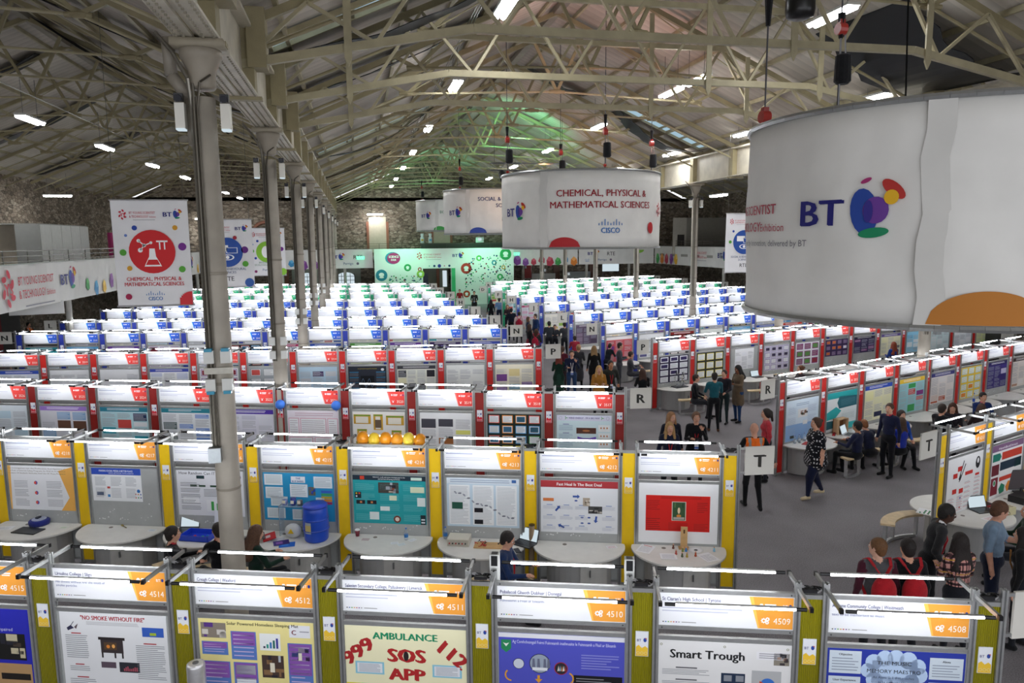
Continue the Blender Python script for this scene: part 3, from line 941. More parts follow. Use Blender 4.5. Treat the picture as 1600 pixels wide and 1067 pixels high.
# partition block on the right gallery
t = thing('partition_room', 'grey boxy partition room on the right gallery behind a column', 'partition room', (27.2, 58, 4.1))
m = M('paint'); m.bx(0, 4.0, 0, .08, 0, 3.0, '#7d7b73'); m.build('panel', t)
m = M('paint'); m.bx(-1.2, 0, -.0, .08, 0, 3.0, '#a5a296'); m.build('panel', t)
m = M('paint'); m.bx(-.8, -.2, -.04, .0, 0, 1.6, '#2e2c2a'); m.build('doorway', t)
# counters and machines on the end gallery
t = thing('bar_counter', 'dark serving counter on the end gallery', 'counter', (9, 64.5, 4.1))
m = M('paint'); m.bx(-3.5, 4.5, -.3, .3, 0, 1.0, '#3b3a36'); m.build('counter_body', t)
m = M('paint'); m.bx(-3.6, 4.6, -.4, .4, 1.0, 1.06, '#5a574f'); m.build('worktop', t)
for k, (x, lab) in enumerate(((5.6, 'left of two white cool boxes on the far counter'), (6.3, 'right of two white cool boxes on the far counter'))):
    t = thing('water_cooler', lab, 'water cooler', (x, 64.3, 5.16), 0, 'white coolers on the far counter')
    m = M('plastic'); m.lathe([(.17, 0), (.17, .5), (.1, .6), (.14, .7), (.14, .85)], 12, '#cfdfe0'); m.build('body', t, True)
    m = M('plastic'); m.box((0, -.16, .3), (.2, .04, .16), '#c9a83a' if k == 0 else '#3a8fc0'); m.build('label_patch', t)
t = thing('coffee_machine', 'steel coffee machine with a lit front on the far counter', 'coffee machine', (10.6, 64.3, 5.16))
m = M('metal'); m.bx(-.35, .35, -.25, .25, 0, .5, '#888888'); m.build('body', t)
m = M('screen'); m.bx(-.15, .15, -.27, -.25, .2, .42, '#ffffff'); m.build('screen', t)
m = M('metal'); m.bx(-.3, .3, -.35, -.25, 0, .05, '#555555'); m.build('drip_tray', t)
# ================================================================ RING BANNERS AND FLAGS
def ring(cx, cy, z0, z1, R_, label, art, hoists, seam=None, dim='#e2e1dd'):
    t = thing('ring_banner', label, 'ring banner', (cx, cy, 0), 0, 'hanging ring banners of the subject areas')
    n = 96; m = M('banner'); vs = []; fs = []; rows = 8
    for j in range(rows + 1):
        for i in range(n):
            a = 2 * PI * i / n
            r = R_ + (.02 * math.sin(i * .9 + j * .6) + .012 * math.sin(i * 2.3 - j)) * math.sin(PI * j / rows)
            vs.append((r * math.cos(a), r * math.sin(a), z0 + (z1 - z0) * j / rows))
    for j in range(rows):
        for i in range(n): fs.append((j * n + i, j * n + (i + 1) % n, (j + 1) * n + (i + 1) % n, (j + 1) * n + i))
    b = len(vs)
    for j in (0, rows):
        for i in range(n):
            a = 2 * PI * i / n; vs.append(((R_ - .04) * math.cos(a), (R_ - .04) * math.sin(a), z0 + (z1 - z0) * j / rows))
    for i in range(n):
        k = (i + 1) % n
        fs.append((b + i, b + n + i, b + n + k, b + k)); fs.append((i, b + i, b + k, k)); fs.append((rows * n + i, rows * n + k, b + n + k, b + n + i))
    m.add(vs, fs, dim)
    m.build('banner_fabric', t, True)
    for z in (z0 - .03, z1 + .03):
        m = M('metal'); pts = [((R_ + .01) * math.cos(2 * PI * i / 64), (R_ + .01) * math.sin(2 * PI * i / 64), z) for i in range(65)]
        m.path(pts, .035, 6, '#a9abaa'); m.build('hoop', t)
    if seam is not None:
        m = M('banner'); a0, a1 = math.radians(seam), math.radians(seam) + .24 / R_
        vs = []
        for k in range(9):
            zz = z0 + (z1 - z0) * k / 8; w_ = .012 * math.sin(k * 1.9)
            vs += [((R_ + .03) * math.cos(a0 + w_), (R_ + .03) * math.sin(a0 + w_), zz), ((R_ + .022) * math.cos(a1 + w_), (R_ + .022) * math.sin(a1 + w_), zz)]
        m.add(vs, [(2 * k, 2 * k + 1, 2 * k + 3, 2 * k + 2) for k in range(8)], '#d3d2ce'); m.build('seam_flap', t)
    F = Flat(); art(F)
    # print is cut into narrow upright slices so that it follows the ring
    pm = M('print')

    def mp(x, y, d):
        a = math.radians(x)
        return ((R_ + .022 + d) * math.cos(a), (R_ + .022 + d) * math.sin(a), z0 + y)
    F.build(pm, mp, .004); pm.build('banner_print', t)
    for (hx, hy, kind, lab) in hoists: hoist(cx + hx, cy + hy, z1, kind, lab)
    return t


def hoist(x, y, z, kind, lab, zb=None, ztop=None):
    """chain hoist with its chain bag, between the truss and a ring banner"""
    t = thing('chain_hoist', lab, 'chain hoist', (x, y, z), 0, 'red chain hoists above the ring banners')
    kind, zb, ztop = kind if isinstance(kind, tuple) else (kind, kind - .95, kind + .6)
    kind -= z; zb -= z; top = ztop - z
    up_ = rz_(x, XL) - z
    m = M('metal'); m.path([(0, 0, .03), (0, 0, up_)], .012, 5, '#55555a'); m.build('chain', t)
    m = M('cloth'); m.cyl((0, 0, top - .35), (0, 0, top), .03, .055, 6, '#111114'); m.build('sling', t)
    zc = kind
    m = M('plastic'); m.cyl((-.06, 0, zc), (.06, 0, zc), .085, .085, 12, '#a8322a'); m.box((0, 0, zc + .09), (.08, .08, .08), '#8e2822'); m.build('hoist_body', t)
    m = M('metal'); m.path([(.0, 0, zc - .1), (.02, 0, .1)], .016, 5, '#8a8a8e'); m.path([(.07, 0, zc - .05), (.1, 0, zc - .45)], .012, 5, '#8a8a8e'); m.build('load_chain', t)
    m = M('cloth'); m.lathe([(.08, 0), (.12, .04), (.115, .25), (.11, .4), (.08, .42)], 12, '#1c1d20', (.06, 0, zb)); m.build('chain_bag', t) if zb + z > 1 else None
    m = M('metal'); m.ball((0, 0, .14), .05, '#a8322a', 8, 6); m.build('hook', t)


def semi(F, cx, w_, h, col, n=14):
    for i in range(n):
        a, b = -1 + 2 * i / n, -1 + 2 * (i + 1) / n
        F.poly([(cx + a * w_, .01), (cx + b * w_, .01), (cx + b * w_, .01 + h * math.sqrt(max(0, 1 - b * b))), (cx + a * w_, .01 + h * math.sqrt(max(0, 1 - a * a)))], col)


class Deg:
    """print helper for a ring: x measured in metres along the ring is turned into degrees, growing to the right"""
    def __init__(s, F, R_): s.F = F; s.k = 180 / PI / R_

    def run(s, fn, ang, *a):
        G = Flat(); fn(G, *a)
        for pts, fs, col, lay in G.p: s.F.p.append(([(ang + x * s.k, y) for x, y in pts], fs, col, lay))


def art_big(F):
    D = Deg(F, 2.15)
    D.run(lambda G: bt_logo(G, 0, 1.12, .56), ANG['big_bt'])
    D.run(lambda G: (G.text(0, 1.14, .16, 'BT YOUNG SCIENTIST', '#b33a4c', 'r', .02, sx=1.1), G.text(-.33, .94, .16, '& TECHNOLOGY', '#b33a4c', 'r', .02, sx=1.1),
                     G.text(.15, .94, .13, 'Exhibition', '#b33a4c', 'r', 0, sx=.95), G.text(.5, .77, .1, 'Inspired by innovation, delivered by BT', '#707078', 'r')), ANG['big_txt'])
    semi(F, ANG['big_semi'], .52 * D.k, .33, '#b9762a', 24)


def art_c(F):
    D = Deg(F, 2.5)
    D.run(lambda G: bt_logo(G, 0, 1.05, .5), ANG['c_bt'])
    D.run(lambda G: (G.text(0, 1.45, .27, 'CHEMICAL, PHYSICAL &', '#96242f', 'c', .02, sx=1.0), G.text(0, 1.12, .27, 'MATHEMATICAL SCIENCES', '#96242f', 'c', .02, sx=1.0)), ANG['c_txt'])
    D.run(lambda G: cisco_logo(G, 0, .62, .52), ANG['c_cisco'])
    semi(F, ANG['c_semi'], .46 * D.k, .28, '#b5282e')
    D.run(lambda G: G.ell(0, .55, .15, .17, '#b5282e'), ANG['c_dot'])
    D.run(lambda G: syt_logo(G, 0, 1.1, .4), ANG['c_dot'] + 14)


def art_s(F):
    D = Deg(F, 2.5)
    D.run(lambda G: bt_logo(G, 0, 1.05, .5), ANG['s_bt'])
    D.run(lambda G: (G.text(0, 1.6, .27, 'SOCIAL & BEHAVIOURAL', '#2f3f73', 'l', .02), G.text(.9, 1.28, .27, 'SCIENCES', '#2f3f73', 'l', .02), G.text(1.2, .6, .3, 'RTE', '#222226', 'l')), ANG['s_txt'])
    semi(F, ANG['s_semi'], .46 * D.k, .28, '#3a4fa0')


def art_e(F):
    D = Deg(F, 2.5)
    D.run(lambda G: bt_logo(G, 0, 1.05, .5), ANG['e_bt'])
    D.run(lambda G: (G.text(.35, 1.6, .27, 'BIOLOGICAL &', '#3c7a55', 'l', .02), G.text(0, 1.2, .27, 'ECOLOGICAL SCIENCES', '#3c7a55', 'l', .02)), ANG['e_txt'])
    semi(F, ANG['e_semi'], .46 * D.k, .28, '#3f9a4a')


# bearings around each ring (degrees from the hall's cross axis)
ANG = dict(big_bt=-152.2, big_txt=-177.6, big_semi=-117.6, c_bt=-157.7, c_txt=-90, c_cisco=-86.6, c_semi=-117.5, c_dot=-50.8,
           s_bt=-146, s_txt=-114.7, s_semi=-115.3, e_bt=-139.8, e_txt=-112.4, e_semi=-114.1)
ring(6.89, 7.82, 4.53, 6.68, 2.15, 'largest and nearest white ring banner with blue lettering, globe logo and orange half disc', art_big,
     [(.1, 2.1, (8.38, 7.61, 8.6), 'orange chain hoist with black bag above the right half of the largest ring banner'), (-1.29, 1.72, (7.05, -9, 8.6), 'thin chain with red hook at the left edge of the largest ring banner')], seam=-134.3)
ring(7.06, 22.9, 5.17, 7.35, 2.5, 'white ring banner reading chemical, physical and mathematical sciences in red', art_c,
     [(-2.36, 0, (8.46, 7.76, 8.86), 'leftmost of four chain hoists above the chemical sciences ring banner'), (0, 2.3, (8.37, 7.7, 8.67), 'second from left of four chain hoists above the chemical sciences ring banner'),
      (.0, -2.4, (8.42, 7.71, 8.9), 'third from left of four chain hoists above the chemical sciences ring banner'), (2.4, 0, (8.44, 7.68, 8.85), 'rightmost of four chain hoists above the chemical sciences ring banner')], seam=-134.8)
ring(7.1, 39.2, 5.75, 7.93, 2.5, 'white ring banner with blue social and behavioural lettering, behind the red-lettered one', art_s,
     [(-1.8, -1.2, (9.0, 8.2, 9.5), 'chain hoist above the blue-lettered ring banner')], seam=-130)
ring(7.0, 56.2, 6.15, 8.3, 2.5, 'farthest white ring banner with green ecological lettering and green half disc', art_e,
     [(-2.1, -.6, (9.3, 8.6, 9.8), 'chain hoist above the farthest ring banner')], seam=-121)

# lighting truss with stage lamps
t = thing('stage_lamp_cluster', 'cluster of black stage lamps on a small truss behind the red-lettered ring', 'stage lights', (7.3, 31.5, 8.35))
m = M('metal')
for yy in (-.15, .15):
    for zz in (0, .3): m.cyl((-1.6, yy, zz), (1.8, yy, zz), .025, .025, 6, '#8b8c8e')
for k in range(10): m.beam((-1.6 + k * .34, -.15, 0 if k % 2 else .3), (-1.26 + k * .34, -.15, .3 if k % 2 else 0), .02, .02, '#8b8c8e')
m.build('truss_bar', t)
for k, (x, a) in enumerate(((-1.1, .5), (-.5, .3), (.0, -.4), (.6, .2), (1.2, -.5))):
    m = M('plastic'); m.cyl((x, -.1, -.15), (x + .1 * a, -.45, -.35 - .1 * a), .16, .2, 12, '#111216'); m.box((x, 0, -.08), (.1, .1, .2), '#222226'); m.build('lamp_head', t)
m = M('metal')
for x in (-1.4, 1.6): m.cyl((x, 0, .3), (x, 0, 2.2), .01, .01, 5, '#555555')
m.build('wire', t)
t = thing('suspension_wire', 'thin black wire running down to the right part of the largest ring banner', 'wire', (7.9, 9.6, 6.6))
m = M('metal'); m.cyl((0, 0, 0), (.35, .6, 3.6), .012, .012, 5, '#121214'); m.build('wire_strand', t); m = M('metal'); m.ball((0, 0, .02), .03, '#8a8a8c', 8, 5); m.build('eye_ring', t)
t = thing('speaker_can', 'black round loudspeaker hanging from the roof at the top right', 'loudspeaker', (6.75, 10.6, 8.82))
m = M('plastic'); m.lathe([(.1, -.14), (.2, -.1), (.22, 0), (.21, .4), (.17, .5)], 20, '#141416'); m.build('body', t, True)
m = M('metal'); m.cyl((0, 0, .5), (0, 0, 1.2), .015, .015, 6, '#333333'); m.build('hanger', t)


# hanging flag banners ------------------------------------------------
def flag(x, y, z0, w_, h, label, art, rz=0):
    t = thing('hanging_banner', label, 'banner', (x, y, z0), rz, 'tall hanging subject banners')
    m = M('banner'); n = 8; vs = []; fs = []
    for j in range(n + 1):
        for i in range(n + 1):
            vs.append((-w_ / 2 + w_ * i / n, .015 * math.sin(i * 1.1 + j * .5), h * j / n))
    for j in range(n):
        for i in range(n): a = j * (n + 1) + i; fs.append((a, a + 1, a + n + 2, a + n + 1))
    m.add(vs, fs, '#ececee'); m.add([(a, b + .02, c) for a, b, c in vs], [tuple(reversed(f)) for f in fs], '#d2d2d4')
    m.build('banner_fabric', t, True)
    m = M('metal')
    for zz in (0, h): m.cyl((-w_ / 2 - .02, 0, zz), (w_ / 2 + .02, 0, zz), .02, .02, 8, '#c9c9cb')
    m.build('pole', t)
    m = M('metal')
    for s in (-1, 1): m.cyl((s * w_ * .45, 0, h), (s * w_ * .45, 0, rz_(x, XW if x < XL else XL) - z0), .006, .006, 4, '#77776f')
    m.build('wire', t)
    F = Flat(); art(F, w_, h); pm = M('print'); F.build(pm, front(-w_ / 2, 0, -.02)); pm.build('banner_print', t)


def head_logos(F, w_, h):
    syt_logo(F, w_ * .15, h * .865, w_ * .13); bt_logo(F, w_ * .8, h * .865, w_ * .13)


def dots(F, w_, h, spec):
    for x, y, r, c in spec: F.ell(x * w_, y * h, r * w_, r * w_, c, n=16)


def art_chem(F, w_, h):
    head_logos(F, w_, h)
    F.ell(w_ * .5, h * .515, w_ * .305, w_ * .305, '#d3262b', n=32); F.up()
    # flask
    F.poly([(w_ * .465, h * .545), (w_ * .535, h * .545), (w_ * .545, h * .47), (w_ * .615, h * .375), (w_ * .385, h * .375), (w_ * .455, h * .47)], '#ffffff')
    F.text(w_ * .62, h * .53, w_ * .27, '\u03c0', '#ffffff', 'c', .02) if False else None
    F.rect(w_ * .56, h * .605, w_ * .71, h * .62, '#ffffff'); F.rect(w_ * .595, h * .535, w_ * .612, h * .61, '#ffffff'); F.rect(w_ * .658, h * .535, w_ * .675, h * .61, '#ffffff')
    F.ell(w_ * .33, h * .62, w_ * .025, w_ * .025, '#ffffff', n=10); F.ell(w_ * .345, h * .53, w_ * .032, w_ * .032, '#ffffff', n=10); F.ell(w_ * .4, h * .575, w_ * .025, w_ * .025, '#ffffff', n=10); F.ell(w_ * .49, h * .6, w_ * .02, w_ * .02, '#ffffff', n=10)
    for a, b in (((.33, .62), (.4, .575)), ((.345, .53), (.4, .575)), ((.4, .575), (.49, .6))): F.line(a[0] * w_, a[1] * h, b[0] * w_, b[1] * h, w_ * .015, '#ffffff')
    F.up(); F.poly([(w_ * .44, h * .44), (w_ * .56, h * .44), (w_ * .595, h * .39), (w_ * .405, h * .39)], '#d3262b'); F.layer = 0
    F.text(w_ * .5, h * .24, w_ * .075, 'CHEMICAL, PHYSICAL &', '#c02a35', 'c', .02, width=w_ * .72)
    F.text(w_ * .5, h * .19, w_ * .075, 'MATHEMATICAL SCIENCES', '#c02a35', 'c', .02, width=w_ * .78)
    cisco_logo(F, w_ * .5, h * .1, w_ * .17)
    dots(F, w_, h, ((.29, .74, .035, '#2b4aa8'), (.82, .74, .035, '#d9a02e'), (.17, .67, .02, '#6a86c8'), (.9, .56, .055, '#7a2f92'), (.12, .51, .045, '#59a83a'), (.19, .36, .035, '#d9a02e'), (.88, .345, .045, '#59a83a'), (.15, .09, .042, '#a8244f')))
    for i in range(8):
        a = i / 8; b = (i + 1) / 8; r = .16
        F.rect(w_ * (.99 - r * b * 1.05), .005, w_ * (.99 - r * a * 1.05), h * .13 * math.sqrt(1 - a * a * .9), '#d3303a')


def art_social(F, w_, h):
    head_logos(F, w_, h)
    F.ell(w_ * .5, h * .515, w_ * .3, w_ * .3, '#2f56a8', n=32); F.up()
    F.rect(w_ * .3, h * .53, w_ * .52, h * .62, '#ffffff'); F.rect(w_ * .48, h * .5, w_ * .7, h * .585, '#ffffff'); F.ell(w_ * .5, h * .44, w_ * .13, w_ * .06, '#ffffff'); F.up()
    F.rect(w_ * .495, h * .507, w_ * .685, h * .578, '#2f56a8'); F.ell(w_ * .5, h * .44, w_ * .1, w_ * .045, '#2f56a8'); F.up(); F.ell(w_ * .5, h * .44, w_ * .035, w_ * .035, '#ffffff'); F.layer = 0
    F.text(w_ * .5, h * .25, w_ * .07, 'SOCIAL & BEHAVIOURAL', '#3d5480', 'c', .01, width=w_ * .7); F.text(w_ * .5, h * .2, w_ * .07, 'SCIENCES', '#3d5480', 'c', .01)
    F.text(w_ * .5, h * .09, w_ * .13, 'RTE', '#26262a', 'c', .01)
    dots(F, w_, h, ((.66, .73, .04, '#a83040'), (.84, .55, .07, '#6a2f86'), (.84, .34, .06, '#59a83a'), (.2, .7, .03, '#2b4aa8'), (.12, .52, .04, '#59a83a'), (.9, .06, .09, '#3a64b0')))


def art_eco(F, w_, h):
    head_logos(F, w_, h)
    F.ell(w_ * .5, h * .5, w_ * .3, w_ * .3, '#8cc63e', n=32); F.up(); F.ell(w_ * .47, h * .5, w_ * .12, w_ * .17, '#ffffff'); F.ell(w_ * .6, h * .54, w_ * .06, w_ * .1, '#ffffff'); F.layer = 0
    F.text(w_ * .5, h * .26, w_ * .07, 'BIOLOGICAL &', '#5b8a68', 'c', .01); F.text(w_ * .5, h * .21, w_ * .07, 'ECOLOGICAL SCIENCES', '#5b8a68', 'c', .01, width=w_ * .7)
    F.text(w_ * .5, h * .1, w_ * .1, 'Perrigo', '#3a5a8a', 'c')
    dots(F, w_, h, ((.25, .73, .035, '#2b4aa8'), (.12, .66, .02, '#6a86c8'), (.1, .52, .05, '#59a83a'), (.9, .56, .06, '#7a2f92'), (.18, .37, .035, '#2b4aa8'), (.86, .37, .035, '#d9a02e'), (.17, .09, .04, '#8a2f6a'), (.92, .08, .1, '#8cc63e')))


flag(-4.23, 16.9, 4.08, 1.5, 2.22, 'tall white banner with a red flask disc reading chemical, physical and mathematical sciences', art_chem)
flag(-4.15, 25.7, 3.95, 1.6, 2.2, 'tall white banner with a blue eye disc behind the nearest column', art_social)
flag(-3.9, 34.5, 3.92, 1.55, 2.1, 'tall white banner with a light green disc, left of the third column', art_eco)
flag(14.35, 25.6, 4.1, 1.5, 2.2, 'tall white banner with a blue eye disc left of the largest ring banner', art_social)
# ================================================================ EXHIBITION STANDS
PITCH = 1.51
HW = 1.21            # width of the header board between the posts
ALU = '#b9bbbb'
PAL = {'orange': dict(tag='#f2a340', tag2='#fbc25a', div='#efc400', card='#f0c53a'),
       'red': dict(tag='#ee4a44', tag2='#f47a70', div='#c41f16', card='#d9283a'),
       'blue': dict(tag='#2f5fd0', tag2='#3fa4e4', div='#2a3fae', card='#2f8fd0'),
       'green': dict(tag='#23b07a', tag2='#6fc94f', div='#1f9f70', card='#3fbf8f')}


def icon(F, x, y, s, kind, col='#ffffff'):
    if kind == 'orange':
        for cx, cy, r in ((0, 0, .36), (.55, .25, .25), (.5, -.3, .22)):
            for k in range(8):
                a = 2 * PI * k / 8; F.rect(x + (cx - .07) * s + r * s * math.cos(a), y + (cy - .07) * s + r * s * math.sin(a), x + (cx + .07) * s + r * s * math.cos(a), y + (cy + .07) * s + r * s * math.sin(a), col)
            F.arc(x + cx * s, y + cy * s, r * s * .5, r * s, 0, 360, col, 8)
    elif kind == 'red':
        F.ell(x - .3 * s, y + .3 * s, .12 * s, .12 * s, col, n=6); F.ell(x + .35 * s, y + .3 * s, .12 * s, .12 * s, col, n=6)
        F.poly([(x - .05 * s, y + .2 * s), (x + .1 * s, y + .2 * s), (x + .3 * s, y - .4 * s), (x - .25 * s, y - .4 * s)], col)
        F.line(x - .3 * s, y + .3 * s, x, y + .05 * s, .07 * s, col); F.line(x + .35 * s, y + .3 * s, x, y + .05 * s, .07 * s, col)
    elif kind == 'blue':
        F.rect(x - .35 * s, y - .05 * s, x + .3 * s, y + .4 * s, col); F.ell(x, y - .25 * s, .3 * s, .15 * s, col, n=8)
    else: F.ell(x, y, .25 * s, .35 * s, col, n=8)


def header_print(kind, number, school=None, sub=None, detail=2):
    P = PAL[kind]; F = Flat(); h = .32; W = HW
    F.rect(.008, .008, W - .008, h - .008, '#e6e8ec'); F.up()
    F.poly([(W - .40, h - .008), (W - .365, h - .008), (W - .30, .008), (W - .315, .008)], P['tag2'])
    F.poly([(W - .365, h - .008), (W - .008, h - .008), (W - .008, .008), (W - .30, .008)], P['tag']); F.up()
    if detail >= 1:
        icon(F, W - .265, .085, .06, kind)
        F.text(W - .03, .055, .085, number, '#fff6ea', 'r', .0, width=.15)
        F.rect(W - .26, .232, W - .16, .246, '#ffffff'); F.rect(W - .26, .212, W - .17, .222, '#ffffff')
        F.ell(W - .29, .23, .02, .02, '#ffffff', n=6); F.text(W - .1, .215, .04, 'BT', '#ffffff', 'l'); F.ell(W - .035, .23, .014, .018, '#2b3a90', n=8)
    if detail >= 2:
        rr = random.Random(int(number))
        if school: F.text(.03, .245, .05, school, '#1c256c', 'l', .012, width=min(.76, .0165 * len(school)))
        else: F.rect(.03, .235, .03 + .3 + .2 * rr.random(), .25, '#9a9fc0')
        if sub:
            for i, ln in enumerate(sub): F.text(.03, .165 - .04 * i, .036, ln, '#6a70a0', 'l')
        else:
            F.rect(.03, .17, .5 + .25 * rr.random(), .18, '#b9bccf'); F.rect(.03, .14, .4 + .25 * rr.random(), .15, '#b9bccf')
        for i in range(7): F.rect(.035 + i * .024, .03, .047 + i * .024, .04, ['#3a3a3a', '#3a66b0', '#59a83a', '#d9a02e', '#b5302c', '#6a2f86', '#8a8a8a'][i])
        F.rect(.21, .031, .34, .039, '#9a9a9a')
    elif detail == 1:
        F.rect(.04, .2, .5, .215, '#c5c8d6'); F.rect(.04, .14, .45, .152, '#cfd1dc')
    m = M('print'); F.build(m, front(-HW, 1.84, -.012)); return m.mesh('header_print')


def _post():
    m = M('metal')
    m.bx(-.027, -.008, -.027, -.008, 0, 2.31, ALU); m.bx(.008, .027, -.027, -.008, 0, 2.31, ALU); m.bx(-.027, -.008, .008, .027, 0, 2.31, ALU); m.bx(.008, .027, .008, .027, 0, 2.31, ALU)
    m.bx(-.02, .02, -.02, .02, 0, 2.3, '#8f9192'); m.bx(-.04, .04, -.04, .04, 0, .02, '#8f9192')
    return m.mesh('post')


def _header():
    m = M('metal')
    m.bx(-HW, 0, -.018, .018, 2.16, 2.20, ALU); m.bx(-HW, 0, -.018, .018, 1.80, 1.84, ALU)
    m.use('paint').bx(-HW, 0, -.01, .01, 1.84, 2.16, '#eceef0')
    m.use('metal')
    for x in (-HW + .03, -.03):
        for z in (2.18, 1.82): m.cyl((x, -.018, z), (x, -.024, z), .008, .008, 6, '#6f7172')
    return m.mesh('header_board')


def _display():
    m = M('metal'); m.bx(-HW, 0, -.018, .018, 1.70, 1.735, ALU); m.bx(-HW, 0, -.018, .018, .06, .1, ALU)
    m.use('paint').bx(-HW, 0, -.012, .012, .1, 1.70, '#aaadac')
    m.use('print'); rr = random.Random(9)
    for k in range(26):
        x, z, q = -.06 - (HW - .12) * rr.random(), .8 + .85 * rr.random() ** 2, .005 + .006 * rr.random()
        m.add([(x - q, -.0128, z - q), (x + q, -.0128, z - q), (x + q, -.0128, z + q), (x - q, -.0128, z + q)], [(0, 1, 2, 3)], '#e3e6e4')
    return m.mesh('display_board')


def _divider(col):
    m = M('ribbed' if col == '#8f8814' else 'paint'); m.bx(.055, .245, -.008, .008, .06, 2.15, col)
    m.use('metal').bx(.055, .245, -.015, .015, 2.15, 2.19, ALU)
    m.use('metal').bx(.055, .245, -.015, .015, .02, .06, ALU)
    return m.mesh('divider_panel')


def _card(col):
    F = Flat(); F.rect(.095, 1.52, .205, 1.76, '#e9ecf2'); F.up(); F.poly([(.095, 1.52), (.205, 1.52), (.205, 1.6), (.18, 1.62), (.15, 1.6), (.12, 1.63), (.095, 1.61)], col)
    F.text(.105, 1.665, .035, 'BT', '#2b2a78', 'l', .01); F.ell(.178, 1.68, .016, .022, '#2b4aa0', n=8); F.up()
    F.ell(.188, 1.695, .008, .006, '#c8402c', n=6)
    for k in range(3): F.arc(.115 + .035 * k, 1.55, .012, .016, 0, 360, '#f4e2a0' if col == '#f0c53a' else '#ffffff', 6)
    m = M('print'); m.bx(.09, .21, -.014, -.009, 1.515, 1.765, '#dcdfe4'); F.build(m, front(0, 0, -.014)); return m.mesh('logo_card')


ARM_Z = 2.25


def _arm():
    m = M('metal'); m.bx(-.012, .012, -.40, .30, -.018, .018, '#c4c6c6'); m.bx(-.016, .016, -.03, .03, -.05, .05, '#a9abab')
    m.use('plastic').bx(-.016, .016, -.425, -.39, -.02, .02, '#17171a'); m.bx(-.016, .016, .29, .32, -.02, .02, '#17171a')
    return m.mesh('lamp_arm')


def _tube():
    m = M('tube'); m.cyl((-HW + .1, 0, 0), (-.1, 0, 0), .014, .014, 8, '#ffffff', caps=False)
    m.use('plastic')
    m.cyl((-HW + .01, 0, 0), (-HW + .1, 0, 0), .017, .017, 8, '#141417'); m.cyl((-.1, 0, 0), (-.01, 0, 0), .017, .017, 8, '#141417')
    m.use('metal').bx(-HW + .1, -.1, -.012, .012, .012, .02, '#cfd1d2')
    return m.mesh('lamp_tube')


ME = dict(post=_post(), header=_header(), display=_display(), arm=_arm(), tube=_tube())
for k, P in PAL.items():
    ME['div_' + k] = _divider(P['div']); ME['card_' + k] = _card(P['card'])
ME['div_olive'] = _divider('#8f8814'); ME['div_darkred'] = _divider('#8f1a14'); ME['div_brightred'] = _divider('#d5231a')


def cables():
    m = M('plastic')
    rr = random.Random(5)
    for k in range(4):
        pts = [(0 + .03 * k, .03, 2.24)]
        for i in range(1, 7): pts.append((.26 * i / 6, .03 + .03 * rr.random(), 2.24 + .06 * rr.random() - .05))
        m.path(pts, .008, 5, '#1a1a1c' if k < 3 else '#b9b9bd')
    m.bx(.08, .2, .0, .07, 2.2, 2.235, '#232326')
    return m.mesh('cable_bundle')


ME['cable'] = cables()


# ---------- posters: a sheet with printed shapes; x from 0 to 1, y from 0 to 1 upward
def poster(w_, h, art, col='#eef0f2', seed=0, off=None):
    """sheet w_ x h centred on the board, top edge just under the board's rail"""
    F = Flat(); rr = random.Random(seed); art(F, w_, h, rr)
    m = M('print'); x0 = -HW / 2 - w_ / 2 if off is None else -HW + off; z1 = 1.69
    m.bx(x0, x0 + w_, -.0155, -.012, z1 - h, z1, col)
    F.build(m, front(x0, z1 - h, -.0158), .0007)
    return m.mesh('poster')


def txt_block(F, x0, y0, x1, y1, rr, col='#8b8d95', head=None, rows=None):
    n = rows or max(3, int((y1 - y0) / .022))
    if head: F.rect((x0 + x1) / 2 - (x1 - x0) * .22, y1 - .012, (x0 + x1) / 2 + (x1 - x0) * .22, y1, head); y1 -= .02
    F.lines(x0, y0, x1, y1, col, n, rr, .38)


def photo(F, x0, y0, x1, y1, rr, cols):
    F.rect(x0, y0, x1, y1, cols[0]); F.up()
    for k in range(7):
        a = x0 + (x1 - x0) * rr.random() * .8; b = y0 + (y1 - y0) * rr.random() * .75
        F.rect(a, b, min(x1, a + (x1 - x0) * (.1 + .3 * rr.random())), min(y1, b + (y1 - y0) * (.1 + .3 * rr.random())), rr.choice(cols[1:]))
    F.layer -= 1


